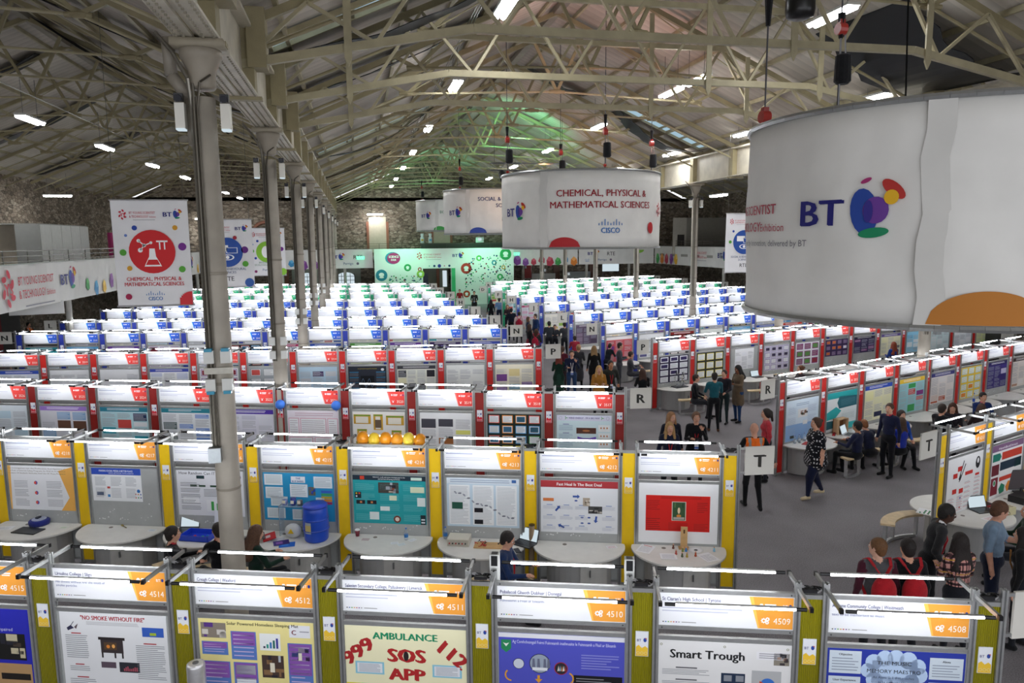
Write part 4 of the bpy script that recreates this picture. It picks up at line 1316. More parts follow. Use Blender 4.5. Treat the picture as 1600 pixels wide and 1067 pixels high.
def art_smoke(F, w, h, rr):
    F.text(w * .5, h * .925, .065, '"NO SMOKE WITHOUT FIRE"', '#b0313c', 'c', .03, width=w * .6)
    F.lines(w * .25, h * .87, w * .75, h * .91, '#b0b0b4', 3, rr)
    for x0, x1, y0, y1 in ((.04, .25, .5, .78), (.06, .25, .36, .44), (.05, .3, .05, .3), (.7, .97, .3, .7), (.72, .97, .05, .22), (.38, .55, .05, .2)):
        txt_block(F, w * x0, h * y0, w * x1, h * y1, rr, '#9da0a6', '#b0313c')
    F.poly([(w * .07, h * .8), (w * .13, h * .83), (w * .1, h * .86), (w * .06, h * .83)], '#3a3a58'); F.poly([(w * .13, h * .84), (w * .17, h * .88), (w * .15, h * .82)], '#6a5a60')
    F.line(w * .07, h * .81, w * .13, h * .9, .006, '#2a2a4a')
    # iron stove
    F.rect(w * .37, h * .575, w * .58, h * .715, '#3c3436'); F.rect(w * .35, h * .715, w * .6, h * .745, '#2d2729')
    for x in (.38, .5, .57): F.rect(w * (x - .008), h * .52, w * (x + .008), h * .58, '#2d2729')
    F.up(); F.rect(w * .4, h * .61, w * .52, h * .69, '#5b4634'); F.up(); F.ell(w * .44, h * .645, .02, .02, '#e08a3a', n=8); F.ell(w * .49, h * .65, .018, .022, '#f0b060', n=8); F.layer = 0
    F.rect(w * .77, h * .77, w * .97, h * .87, '#3a62c0'); F.up(); F.rect(w * .84, h * .785, w * .9, h * .815, '#a9c03a'); F.layer = 0
    F.rect(w * .36, h * .41, w * .5, h * .475, '#5e4f5c'); F.rect(w * .53, h * .37, w * .72, h * .48, '#2f3138'); F.up()
    for i in range(8): F.rect(w * (.57 + .017 * i), h * .385, w * (.58 + .017 * i), h * (.4 + .04 * rr.random()), '#c05a6a')
    F.layer = 0


def art_solar(F, w, h, rr):
    F.text(w * .56, h * .945, .045, 'Solar Powered Homeless Sleeping Mat', '#2b2a20', 'c', .02, width=w * .62)
    photo(F, w * .02, h * .8, w * .24, h * .96, rr, ['#8a8074', '#5b3a86', '#d5d0c8', '#3a3440'])
    def box(x0, y0, x1, y1):
        F.rect(w * x0, h * y0, w * x1, h * y1, '#5c7fc4'); F.up(); F.rect(w * (x0 + .01), h * (y0 + (y1 - y0) * .5), w * (x1 - .01), h * (y1 - .008), '#8a58b0')
        F.lines(w * (x0 + .02), h * (y0 + .02), w * (x1 - .02), h * (y1 - .02), '#c9b8e0', max(4, int((y1 - y0) * 22)), rr, .25); F.layer = 0
    box(.02, .62, .25, .76); box(.28, .58, .5, .88); box(.02, .2, .26, .55); box(.29, .18, .5, .55); box(.77, .1, .98, .78)
    F.up(); F.rect(w * .31, h * .42, w * .48, h * .52, '#e9eef2'); F.rect(w * .31, h * .28, w * .48, h * .38, '#e9eef2'); F.layer = 0
    F.rect(w * .53, h * .69, w * .71, h * .87, '#eef2f2'); F.rect(w * .79, h * .84, w * .97, h * .97, '#e7e9ee'); F.up()
    for i in range(5): F.rect(w * (.56 + .028 * i), h * .715, w * (.578 + .028 * i), h * (.735 + .022 * i), ['#2a2a4a', '#2a9a8a', '#3a7ac0', '#1f6a60', '#3a3a9a'][i])
    F.text(w * .83, h * .87, .07, 'C', '#7a2a3a', 'c', .03); F.rect(w * .88, h * .9, w * .96, h * .91, '#9a9aa4'); F.layer = 0
    photo(F, w * .54, h * .4, w * .73, h * .64, rr, ['#4a3a34', '#2c2a33', '#8a6a4a', '#b8c0c8']); photo(F, w * .8, h * .58, w * .96, h * .73, rr, ['#4a3a34', '#2c2a33', '#3a5a9a', '#cfd0d0'])
    F.up(); F.up(); F.rect(w * .61, h * .46, w * .65, h * .56, '#e9e4d0'); F.rect(w * .86, h * .6, w * .89, h * .68, '#e9e4d0'); F.layer = 0
    photo(F, w * .56, h * .2, w * .68, h * .34, rr, ['#4a3a34', '#2c2a33', '#8a6a4a', '#b8c0c8'])


def art_ambulance(F, w, h, rr):
    F.text(w * .5, h * .87, .1, 'AMBULANCE', '#1f8f63', 'c', .05, width=w * .53)
    F.text(w * .14, h * .68, .2, '999', '#b02a2c', 'c', .07, rot=.66, width=w * .28); F.text(w * .855, h * .68, .2, '112', '#b02a2c', 'c', .07, rot=-.68, width=w * .24)
    F.text(w * .51, h * .64, .19, 'SOS', '#b5292b', 'c', .08, width=w * .3); F.text(w * .51, h * .45, .17, 'APP', '#b5292b', 'c', .08, width=w * .29)
    F.up(); F.ell(w * .505, h * .705, .026, .05, '#2a2224'); F.layer = 0
    for x in (.08, .72):
        F.rect(w * x, h * .5, w * (x + .24), h * .63, '#8fcbe0'); F.up(); F.rect(w * (x + .015), h * .515, w * (x + .225), h * .615, '#e6eaf0'); F.up()
        F.lines(w * (x + .03), h * .52, w * (x + .21), h * .61, '#8f95a2', 7, rr, .3); F.layer = 0
    n = 8
    for i in range(n):
        for j in range(5): F.rect(w * i / n, h * .4 - h * .09 * (j + 1), w * (i + 1) / n, h * .4 - h * .09 * j, '#f0e436' if (i + j) % 2 == 0 else '#55c84a')
    F.up(); F.rect(w * .18, h * .12, w * .34, h * .36, '#c0402c'); F.ell(w * .62, h * .27, .075, .075, '#3a86c0'); F.rect(w * .74, h * .1, w * .92, h * .34, '#eef0ea')
    F.up(); F.rect(w * .195, h * .14, w * .325, h * .345, '#f4f2ee'); F.ell(w * .64, h * .3, .04, .03, '#8a4aa0'); F.up(); F.arc(w * .27, h * .29, .02, .028, 0, 180, '#222222', 8); F.layer = 0


def art_donegal(F, w, h, rr):
    F.rect(0, h * .955, w, h, '#dfe0e8')
    F.text(w * .52, h * .9, .045, 'Ag Comhcheangail Foirni Fuinneamh inathnuaite le Fuinneamh a Fhail ar Eileamh', '#cfd2f4', 'c', .015, width=w * .82)
    F.poly([(w * .02, h * .93), (w * .1, h * .93), (w * .1, h * .84), (w * .06, h * .8), (w * .02, h * .84)], '#2a8a5a'); F.up(); F.poly([(w * .035, h * .9), (w * .06, h * .86), (w * .085, h * .9), (w * .06, h * .89)], '#e9eee9'); F.layer = 0
    F.ell(w * .16, h * .69, .055, .055, '#141428'); F.ell(w * .33, h * .7, .1, .1, '#141428'); F.ell(w * .5, h * .66, .065, .065, '#b0263a'); F.up()
    F.ell(w * .16, h * .69, .05, .05, '#cfd6e4'); F.ell(w * .33, h * .7, .094, .094, '#9aa6b8'); F.ell(w * .5, h * .66, .058, .058, '#2a2a34'); F.up()
    for x in (.28, .32, .37, .4): F.poly([(w * (x - .012), h * .66), (w * (x - .008), h * .75), (w * (x + .008), h * .75), (w * (x + .014), h * .66)], '#6a6f86')
    F.rect(w * .27, h * .63, w * .39, h * .66, '#e4e8ee')
    for k in range(5): F.poly([(w * (.47 + .014 * k), h * .63), (w * (.48 + .014 * k), h * .69), (w * (.486 + .014 * k), h * .64)], ['#d9d4cc', '#8ab0c8', '#c88a5a', '#e4e4e4', '#a03a3a'][k])
    F.layer = 0
    F.arc(w * .55, h * .56, .05, .065, -80, 70, '#e0a030', 8); F.poly([(w * .5, h * .47), (w * .54, h * .5), (w * .53, h * .45)], '#e0a030')
    F.arc(w * .1, h * .57, .05, .065, 130, 270, '#e0a030', 8); F.rect(w * .31, h * .54, w * .33, h * .58, '#e0a030'); F.poly([(w * .29, h * .54), (w * .35, h * .54), (w * .32, h * .5)], '#e0a030')
    txt_block(F, w * .66, h * .66, w * .96, h * .82, rr, '#8d90d8', None, 6)
    F.rect(w * .6, h * .12, w * .985, h * .6, '#16161c'); F.up(); F.lines(w * .62, h * .5, w * .9, h * .58, '#8a8a90', 3, rr); txt_block(F, w * .63, h * .2, w * .9, h * .42, rr, '#4a4a54', None, 4); F.layer = 0
    F.rect(w * .05, h * .1, w * .5, h * .36, '#4a4ab0'); F.up(); txt_block(F, w * .08, h * .13, w * .47, h * .33, rr, '#9fa2e0', None, 9); F.layer = 0


def art_trough(F, w, h, rr):
    F.text(w * .37, h * .83, .12, 'Smart Trough', '#1d1d20', 'c', .035, width=w * .56)
    for x in (.02, .5, .97): F.arc(w * x, h * .96, .007, .012, 0, 360, '#8a8a6a', 8)
    for k in range(5): txt_block(F, w * .03, h * (.66 - .12 * k), w * .4, h * (.74 - .12 * k), rr, '#9a9ca2', '#5a5a60', 4)
    F.rect(w * .48, h * .57, w * .66, h * .7, '#20304a'); F.poly([(w * .47, h * .57), (w * .67, h * .6), (w * .63, h * .54), (w * .5, h * .53)], '#2a5a78'); F.up(); F.rect(w * .5, h * .62, w * .56, h * .68, '#8a8f98'); F.rect(w * .59, h * .62, w * .65, h * .68, '#8a8f98'); F.layer = 0
    F.rect(w * .71, h * .44, w * .93, h * .74, '#b4b6b8'); F.up(); F.ell(w * .83, h * .6, .068, .068, '#3a72c8', n=20); F.up(); F.ell(w * .83, h * .6, .068, .068, '#d24a2c', n=10, a0=150, a1=235)
    F.poly([(w * .83, h * .6), (w * .77, h * .64), (w * .765, h * .57), (w * .8, h * .54)], '#d24a2c'); F.layer = 0
    F.rect(w * .74, h * .85, w * .98, h * .93, '#e8e8ec'); F.up(); F.lines(w * .76, h * .86, w * .96, h * .92, '#8a8a92', 3, rr); F.layer = 0
    photo(F, w * .87, h * .8, w * .985, h * .92, rr, ['#8a8478', '#2a2a30', '#3a3438', '#b89a8a'])
    F.rect(w * .45, h * .1, w * .97, h * .38, '#c9cbd0'); F.up(); txt_block(F, w * .47, h * .13, w * .94, h * .35, rr, '#8f9298', None, 9); F.layer = 0


def art_music(F, w, h, rr):
    for x, y, r in ((.3, .8, .07), (.34, .88, .08), (.42, .92, .08), (.5, .93, .08), (.59, .91, .085), (.66, .85, .08), (.68, .77, .075), (.62, .7, .08), (.52, .67, .08), (.43, .67, .08), (.35, .71, .08)):
        F.ell(w * x, h * y, r * .9, r, '#b9d0ee', n=14)
    F.rect(w * .33, h * .7, w * .66, h * .9, '#b9d0ee'); F.up()
    F.text(w * .49, h * .86, .05, 'THE MUSIC', '#20222c', 'c', .01, width=w * .25); F.text(w * .49, h * .78, .05, 'MEMORY MAESTRO', '#20222c', 'c', .01, width=w * .39)
    F.text(w * .49, h * .725, .035, 'An Alexa Skill that matches', '#3a4a70', 'c', 0, width=w * .3); F.text(w * .49, h * .68, .035, 'text to be memorised to music', '#3a4a70', 'c', 0, width=w * .32); F.layer = 0
    for (x0, y0, x1, y1, hd) in ((.015, .76, .25, .98, 'Objective'), (.015, .25, .25, .73, 'User Experience'), (.745, .74, .985, .95, 'Alexa'), (.745, .3, .985, .71, 'Process of Web-Page'), (.28, .1, .72, .5, None)):
        F.rect(w * x0, h * y0, w * x1, h * y1, '#cfdbe6'); F.up()
        if hd: F.text(w * (x0 + x1) / 2, h * y1 - .045, .03, hd, '#2a2c38', 'c', .02)
        F.lines(w * (x0 + .02), h * y0 + .02, w * (x1 - .02), h * y1 - .06, '#8c96a8', max(4, int((y1 - y0) * 26)), rr, .3); F.layer = 0
    for s in (-1, 1): F.arc(w * (.5 + s * .23), h * .5, .05, .056, 0, 180, '#1c1c50', 8); F.arc(w * (.5 + s * .23), h * .5, .07, .076, 0, 180, '#1c1c50', 8)


def art_visual(F, w, h, rr):
    F.text(w * .7, h * .76, .05, 'visually impaired', '#c9cbf0', 'c', 0)
    F.rect(w * .1, h * .38, w * .62, h * .72, '#e9eef2'); F.up(); F.rect(w * .1, h * .69, w * .62, h * .72, '#7ac0cc'); F.lines(w * .13, h * .4, w * .6, h * .67, '#a9adb4', 9, rr); F.layer = 0
    photo(F, w * .68, h * .44, w * .95, h * .73, rr, ['#1c1c1c', '#4a4038', '#c8bfa0', '#2a2a34']); F.rect(w * .66, h * .12, w * .99, h * .4, '#b99468'); F.up(); F.rect(w * .69, h * .22, w * .97, h * .29, '#241f1e'); F.layer = 0
    photo(F, w * .3, h * .12, w * .58, h * .33, rr, ['#6a4a2a', '#a8783a', '#3a2a1c', '#c89a5a'])


def art_internet(F, w, h, rr):
    F.poly([(0, h), (w * .05, h), (w * .02, 0), (0, 0)], '#f4c06a'); F.poly([(w * .78, h * .9), (w, h), (w, 0), (w * .78, 0), (w * .92, h * .3)], '#efb45a')
    for i, ln in enumerate(('An Investigation into the Professions And Opinions of', 'the Role of Internet Safety Programs As Well As A Statistical', 'Analysis Of Students Attitudes And Use Of These Programs')):
        F.text(w * .45, h * (.93 - .055 * i), .034, ln, '#7a6a58', 'c', 0, width=w * .88)
    for y in (.62, .39, .17): F.ell(w * .42, h * y, .03, .034, '#4a5ab0'); F.up(); F.ell(w * .41, h * y, .022, .026, '#e0584a'); F.layer = 0
    for y in (.5, .3, .08): txt_block(F, w * .08, h * y, w * .3, h * (y + .17), rr, '#b3b4bb'); txt_block(F, w * .58, h * y, w * .82, h * (y + .17), rr, '#b3b4bb')


def art_social_media(F, w, h, rr):
    F.rect(0, h * .8, w, h, '#2f4fb4'); F.up(); F.text(w * .5, h * .89, .045, 'MAKING SOCIAL MEDIA A BETTER PLACE', '#e8ecf8', 'c', .02, width=w * .68); F.text(w * .6, h * .83, .03, 'USING ARTIFICIAL INTELLIGENCE', '#e8ecf8', 'c', 0); F.layer = 0
    for x in (.06, .38, .68): txt_block(F, w * x, h * .46, w * (x + .22), h * .74, rr, '#b0b3ba'); txt_block(F, w * x, h * .1, w * (x + .2), h * .4, rr, '#b6b9c0')
    F.rect(w * .3, h * .38, w * .36, h * .44, '#c8504a'); F.rect(w * .08, h * .16, w * .22, h * .27, '#5a6a8a'); F.rect(w * .3, h * .12, w * .35, h * .2, '#3a86c8')
    F.ell(w * .93, h * .32, .03, .03, '#3a7ac0')
    for k in range(6): F.ell(w * (.87 + .05 * (k % 3)), h * (.22 - .1 * (k // 3)), .012, .012, ['#c8504a', '#d98a2e', '#3a5ab0', '#c0482c', '#2f9a50', '#2a3a8a'][k], n=8)


def art_random(F, w, h, rr):
    F.text(w * .04, h * .91, .07, 'How Random Can IT Get?', '#3a3a44', 'l', .01, width=w * .68); F.rect(w * .3, h * .82, w * .42, h * .89, '#1f3a40')
    for x in (.2, .33, .5, .62): F.rect(w * x, h * .64, w * (x + .1), h * .68, '#2c4a38')
    F.ell(w * .93, h * .87, .045, .05, '#6a2f86')
    for k in range(5): txt_block(F, w * .05, h * (.12 + .13 * k), w * .35, h * (.22 + .13 * k), rr, '#8a8c92')
    txt_block(F, w * .4, h * .42, w * .9, h * .6, rr, '#8a8c92'); F.rect(w * .08, h * .28, w * .32, h * .4, '#eef0f4'); F.rect(w * .43, h * .1, w * .75, h * .36, '#e9ebef'); F.up(); F.rect(w * .5, h * .12, w * .54, h * .32, '#3fa04a'); F.rect(w * .58, h * .12, w * .62, h * .28, '#3fa04a'); F.layer = 0


def art_bluebarrel(F, w, h, rr):
    F.rect(w * .4, h * .8, w * .6, h * .93, '#dfe4ea'); F.up(); F.text(w * .5, h * .87, .045, 'THE', '#3a5a9a', 'c', .02); F.text(w * .5, h * .81, .045, 'BLUE BARREL', '#3a5a9a', 'c', .02, width=w * .17); F.layer = 0
    for x0, y0, x1, y1 in ((.02, .74, .28, .97), (.72, .7, .98, .94), (.03, .46, .28, .7), (.38, .5, .63, .77), (.1, .3, .34, .5), (.04, .04, .3, .26), (.4, .02, .64, .24), (.74, .3, .86, .5)):
        F.rect(w * x0, h * y0, w * x1, h * y1, '#dde6ea'); F.up(); F.lines(w * (x0 + .02), h * (y0 + .03), w * (x1 - .02), h * (y1 - .02), '#a3b0b8', 6, rr, .3); F.layer = 0
    for i, c in enumerate(('#3a62c0', '#3fa060', '#b8a02c', '#d98a2e', '#b03a6a')): F.rect(w * .82, h * (.6 - .06 * i), w * .97, h * (.65 - .06 * i), c)
    photo(F, w * .64, h * .54, w * .74, h * .72, rr, ['#6a6a5a', '#2a4ab0', '#3a5ac0', '#2a3a90'])


def art_teal(F, w, h, rr):
    F.rect(0, h * .9, w, h, '#22303e'); F.up(); F.rect(w * .1, h * .91, w * .16, h * .985, '#c8402c'); F.text(w * .5, h * .955, .03, 'Safeword - a safe and secure messaging app for the', '#eef2f4', 'c', .01, width=w * .44); F.text(w * .5, h * .915, .03, 'deaf and hard of hearing community', '#eef2f4', 'c', .01, width=w * .3); F.rect(w * .8, h * .915, w * .95, h * .975, '#cfe4d8'); F.layer = 0
    photo(F, w * .35, h * .64, w * .63, h * .86, rr, ['#4a4440', '#c8b8a8', '#2a2a34', '#a8b0b8', '#8a4a3a'])
    for x in (.02, .36, .68):
        for k in range(4): F.lines(w * (x + .01), h * (.06 + .21 * k), w * (x + .28), h * (.2 + .21 * k), '#6cc4c8', 7, rr, .3)
    F.up(); F.rect(w * .79, h * .66, w * .98, h * .78, '#dfe8c8'); F.rect(w * .88, h * .38, w * .99, h * .56, '#e6f0ee'); F.rect(w * .22, h * .08, w * .35, h * .24, '#e6f0ee'); F.rect(w * .37, h * .27, w * .5, h * .36, '#e6f0ee'); F.rect(w * .5, h * .49, w * .6, h * .59, '#dfe8c8')
    F.rect(w * .02, h * .52, w * .11, h * .65, '#1c3038'); F.rect(w * .04, h * .4, w * .16, h * .48, '#20242c'); F.rect(w * .19, h * .4, w * .32, h * .48, '#20242c'); F.ell(w * .6, h * .1, .06, .06, '#7a3a2a'); F.rect(w * .92, 0, w * .99, h * .2, '#1f2c34'); F.up(); F.ell(w * .6, h * .1, .035, .035, '#e8ddd0'); F.ell(w * .045, h * .62, .015, .015, '#d9c02e', n=8); F.ell(w * .085, h * .62, .015, .015, '#d94a3a', n=8); F.ell(w * .045, h * .56, .015, .015, '#eeeeff', n=8); F.rect(w * .09, h * .42, w * .12, h * .46, '#d98a5a'); F.rect(w * .24, h * .42, w * .27, h * .46, '#d98a5a')
    F.rect(w * .93, h * .03, w * .98, h * .06, '#e8ecf0'); F.rect(w * .93, h * .09, w * .98, h * .12, '#e8ecf0'); F.layer = 0


def art_helix(F, w, h, rr):
    F.rect(0, h * .88, w, h, '#d9e4ee'); F.up(); F.lines(w * .05, h * .9, w * .9, h * .98, '#8fa0b8', 2, rr); F.rect(w * .9, h * .92, w * .96, h * .98, '#3a66a8'); F.layer = 0
    for x in (.03, .36, .68): F.rect(w * x, h * .04, w * (x + .29), h * .86, '#eef2f5'); F.up(); F.lines(w * (x + .02), h * .06, w * (x + .27), h * .83, '#b9bdc4', 26, rr, .3); F.layer = 0
    F.up(); F.up()
    for i in range(14):
        t = i / 14; F.ell(w * (.12 + .85 * t), h * (.7 - .55 * t + .03 * math.sin(i)), .03, .014, '#7d828e' if i % 2 else '#9aa0ac', -.8 + .9 * (i % 2), 8)
    for x, y, c in ((.07, .36, '#2a5a4a'), (.38, .3, '#1c1c24'), (.38, .06, '#1c1c24')): F.rect(w * x, h * y, w * (x + .15 if x < .1 else x + .12), h * (y + (.14 if x < .1 else .09)), c)
    F.layer = 0


def art_fast(F, w, h, rr):
    F.rect(0, h * .87, w, h, '#b0393f'); F.up(); F.text(w * .5, h * .905, .065, 'Fast Heal Is The Best Deal', '#f4f0ee', 'c', .03, width=w * .58); F.layer = 0
    F.rect(w * .03, h * .6, w * .17, h * .66, '#e0824a')
    for x, y, r in ((.22, .46, .9), (.27, .12, 2.7), (.72, .27, -1.7), (.46, .7, 0)):
        ca, sa = math.cos(r), math.sin(r); q = [(-.05, -.015), (.02, -.015), (.02, -.035), (.06, 0), (.02, .035), (.02, .015), (-.05, .015)]
        F.poly([(w * x + a * ca - b * sa, h * y + a * sa + b * ca) for a, b in q], '#3a5aa8')
    for x, y in ((.46, .62), (.54, .3), (.63, .3), (.54, .19), (.63, .19)): F.ell(w * x, h * y, .025, .013, '#3a5aa8', n=10)
    photo(F, w * .55, h * .52, w * .64, h * .68, rr, ['#b8aa98', '#6a5a4a', '#e0d8cc', '#8a8478']); photo(F, w * .62, h * .38, w * .8, h * .52, rr, ['#4a4a4a', '#c8c4bc', '#2a2a2a', '#d8d4cc'])
    for x in (.03, .25, .45, .8):
        for k in range(3): txt_block(F, w * x, h * (.05 + .2 * k), w * (x + .17), h * (.14 + .2 * k), rr, '#c3c8d4', '#8fa0d0', 5)


def art_red(F, w, h, rr):
    F.rect(w * .09, h * .2, w * .9, h * .8, '#d8231c'); F.up(); F.rect(w * .42, h * .38, w * .6, h * .7, '#d8d4c8'); F.up()
    F.rect(w * .43, h * .39, w * .59, h * .69, '#3c5a3a'); F.up(); F.ell(w * .51, h * .55, .02, .05, '#e8cfa8'); F.ell(w * .51, h * .46, .035, .025, '#d98a3a'); F.rect(w * .44, h * .4, w * .58, h * .44, '#b8b0a8'); F.rect(w * .45, h * .6, w * .47, h * .68, '#5a7a4a'); F.rect(w * .55, h * .6, w * .57, h * .68, '#2a4a34'); F.layer = 1
    F.lines(w * .28, h * .74, w * .8, h * .78, '#8a1a16', 2, rr, .3)
    for x0, y0, x1, y1 in ((.1, .55, .27, .72), (.74, .52, .87, .7), (.1, .22, .28, .42), (.38, .22, .63, .35), (.7, .22, .88, .34)): F.lines(w * x0, h * y0, w * x1, h * y1, '#8f1c18', 6, rr, .28)
    F.layer = 0


def generic(bg, head, accents, cols=3, title=None, tcol='#f2f2f4', dark=False):
    def f(F, w, h, rr):
        if head:
            F.rect(0, h * .88, w, h, head); F.up()
            if title: F.text(w * .5, h * .92, .045, title, tcol, 'c', .02, width=w * .6)
            else: F.lines(w * .15, h * .91, w * .85, h * .98, tcol, 2, rr, .35)
            F.layer = 0
        ink = '#9fa1b4' if dark else '#aeb1b8'
        for c in range(cols):
            x0 = w * (c + .08) / cols; x1 = w * (c + .92) / cols; y = h * .84
            while y > h * .08:
                hh = h * (.1 + .16 * rr.random())
                if rr.random() < .45 and accents:
                    ac = rr.choice(accents); F.rect(x0, max(y - hh, h * .03), x1, y, ac); F.up()
                    if rr.random() < .6: F.lines(x0 + .01, max(y - hh, h * .03) + .01, x1 - .01, y - .01, '#dfe3e8' if not dark else '#c9cbd8', max(2, int(hh / .03)), rr, .25)
                    F.layer = 0
                else: txt_block(F, x0, max(y - hh, h * .03), x1, y, rr, ink)
                y -= hh + h * .03
    return f, bg


def grid_cards(bg, border, card, nx, ny, photos=()):
    def f(F, w, h, rr):
        for i in range(nx):
            for j in range(ny):
                x0, x1 = w * (i + .1) / nx, w * (i + .9) / nx; y0, y1 = h * (j + .1) / ny, h * (j + .88) / ny
                F.rect(x0, y0, x1, y1, border if not isinstance(border, (list, tuple)) else rr.choice(border)); F.up(); F.rect(x0 + .015, y0 + .015, x1 - .015, y1 - .015, card); F.up()
                if photos and rr.random() < .4: F.rect(x0 + .03, y0 + .03, x1 - .03, y1 - .03, rr.choice(photos))
                else: F.lines(x0 + .03, y0 + .02, x1 - .03, y1 - .02, '#a4a7ae', 5, rr, .28)
                F.layer = 0
    return f, bg


def art_pinkcards(F, w, h, rr):
    for x0, y0, x1, y1 in ((.02, .4, .22, .82), (.25, .42, .75, .82), (.78, .4, .98, .82), (.02, .02, .48, .36), (.52, .02, .98, .36)):
        F.rect(w * x0, h * y0, w * x1, h * y1, '#d88aa4'); F.up(); F.rect(w * x0 + .012, h * y0 + .012, w * x1 - .012, h * y1 - .012, '#eef0f4'); F.up(); F.lines(w * x0 + .03, h * y0 + .02, w * x1 - .03, h * y1 - .04, '#b4a6b2', 7, rr, .25); F.layer = 0
    F.lines(w * .15, h * .86, w * .9, h * .96, '#c9a8b8', 2, rr)


def art_mustard(F, w, h, rr):
    for x0, y0, x1, y1 in ((.02, .66, .35, .92), (.4, .5, .58, .93), (.64, .64, .98, .9), (.08, .24, .27, .52), (.74, .2, .93, .5), (.34, .1, .66, .36), (.05, .02, .3, .18)):
        F.rect(w * x0, h * y0, w * x1, h * y1, '#d0a33a'); F.up(); F.rect(w * x0 + .01, h * (y1) - .035, w * x1 - .01, h * y1 - .01, '#5f9a3c'); F.rect(w * (x0 + .04), h * y0 + .02, w * (x1 - .05), h * y1 - .05, '#ebe6d8'); F.layer = 0
    F.up(); F.up(); F.rect(w * .43, h * .56, w * .55, h * .78, '#6a5a4a'); F.layer = 0


def art_wind(F, w, h, rr):
    F.rect(0, h * .85, w, h, '#d4d6e8'); F.up(); F.text(w * .5, h * .9, .055, "WIND ENERGY - I'M A BIG FAN!", '#5a4a90', 'c', .02, width=w * .56)
    for x in (.17, .83):
        for a in range(3): F.line(w * x, h * .925, w * x + .04 * math.cos(a * 2.1), h * .925 + .04 * math.sin(a * 2.1), .012, '#4aa050')
    F.arc(w * .07, h * .92, .03, .036, 0, 360, '#9a9ab0', 10); F.arc(w * .93, h * .92, .03, .036, 0, 360, '#9a9ab0', 10); F.layer = 0
    for k in range(3): txt_block(F, w * .04, h * (.1 + .24 * k), w * .3, h * (.28 + .24 * k), rr, '#9ab4c8', '#5a4aa0')
    F.rect(w * .36, h * .5, w * .72, h * .66, '#5a3a30'); F.up(); F.ell(w * .54, h * .58, .08, .02, '#c07a4a'); F.layer = 0
    F.poly([(w * .38, h * .3), (w * .38, h * .42), (w * .48, h * .38), (w * .6, h * .38), (w * .72, h * .42), (w * .72, h * .3), (w * .6, h * .34), (w * .48, h * .34)], '#6a4ab8')
    for k in range(3):
        F.rect(w * .76, h * (.12 + .22 * k), w * .97, h * (.3 + .22 * k), '#e9eef0'); F.up()
        for q in range(3): F.ell(w * (.81 + .055 * q), h * (.22 + .22 * k), .016, .022, '#c07a4a', n=8)
        F.layer = 0


def art_redblack(F, w, h, rr):
    for x, y in ((.16, .66), (.28, .76), (.16, .4), (.35, .38)):
        F.rect(w * x, h * y, w * (x + .12), h * (y + .08), '#c8302c')
    for x, y0, y1 in ((.05, .08, .36), (.3, .1, .36), (.5, .12, .6), (.78, .22, .62)):
        n = 6
        for i in range(n):
            yy = h * (y0 + (y1 - y0) * i / n); F.rect(w * x, yy, w * (x + .17), yy + .006, '#c8484a'); F.rect(w * x, yy + .02, w * (x + .14), yy + .028, '#a8aab0')
    F.rect(w * .5, h * .66, w * .72, h * .72, '#c8302c'); F.rect(w * .8, h * .6, w * .92, h * .64, '#c8302c')
    for a, b, c, d in ((.33, .62, .45, .92), (.36, .6, .5, .86), (.34, .58, .38, .7)): F.line(w * a, h * b, w * c, h * d, .025, '#26262a')
    F.ell(w * .86, h * .82, .08, .11, '#26262a', n=12); F.up(); F.ell(w * .86, h * .85, .035, .05, '#e8e8ea', n=8); F.layer = 0
    F.ell(w * .4, h * .3, .02, .02, '#3a5ab8', n=8); F.ell(w * .4, h * .14, .02, .02, '#b83a3a', n=8)


def art_direct(F, w, h, rr):
    F.rect(0, h * .88, w, h, '#7a5a7c'); F.up(); F.text(w * .5, h * .905, .06, 'HawkBotDirect', '#ece6ee', 'c', .02, width=w * .6); F.layer = 0
    F.poly([(w * .03, h * .7), (w * .25, h * .7), (w * .3, h * .77), (w * .25, h * .84), (w * .03, h * .84)], '#1f7a68'); F.rect(w * .32, h * .7, w * .97, h * .84, '#c8402f')
    F.rect(w * .02, h * .44, w * .25, h * .64, '#6a2430'); F.rect(w * .28, h * .5, w * .97, h * .66, '#1f3346'); F.rect(w * .75, h * .46, w * .97, h * .64, '#1f6a60'); F.up(); F.rect(w * .3, h * .4, w * .97, h * .49, '#e9e9e9'); F.layer = 0
    F.rect(w * .28, h * .3, w * .97, h * .38, '#c8402f'); F.rect(w * .02, h * .08, w * .24, h * .4, '#7a2030'); F.poly([(w * .28, h * .16), (w * .36, h * .26), (w * .48, h * .2), (w * .46, h * .08), (w * .32, h * .06)], '#1f7a5a')
    F.poly([(w * .5, h * .16), (w * .58, h * .26), (w * .7, h * .24), (w * .72, h * .1), (w * .56, h * .06)], '#d9822e'); F.poly([(w * .76, h * .18), (w * .84, h * .26), (w * .96, h * .18), (w * .9, h * .08)], '#7a4a3a'); F.up(); F.ell(w * .13, h * .3, .05, .06, '#d8e4f0'); F.up(); F.ell(w * .13, h * .3, .035, .045, '#3a8a4a'); F.layer = 0


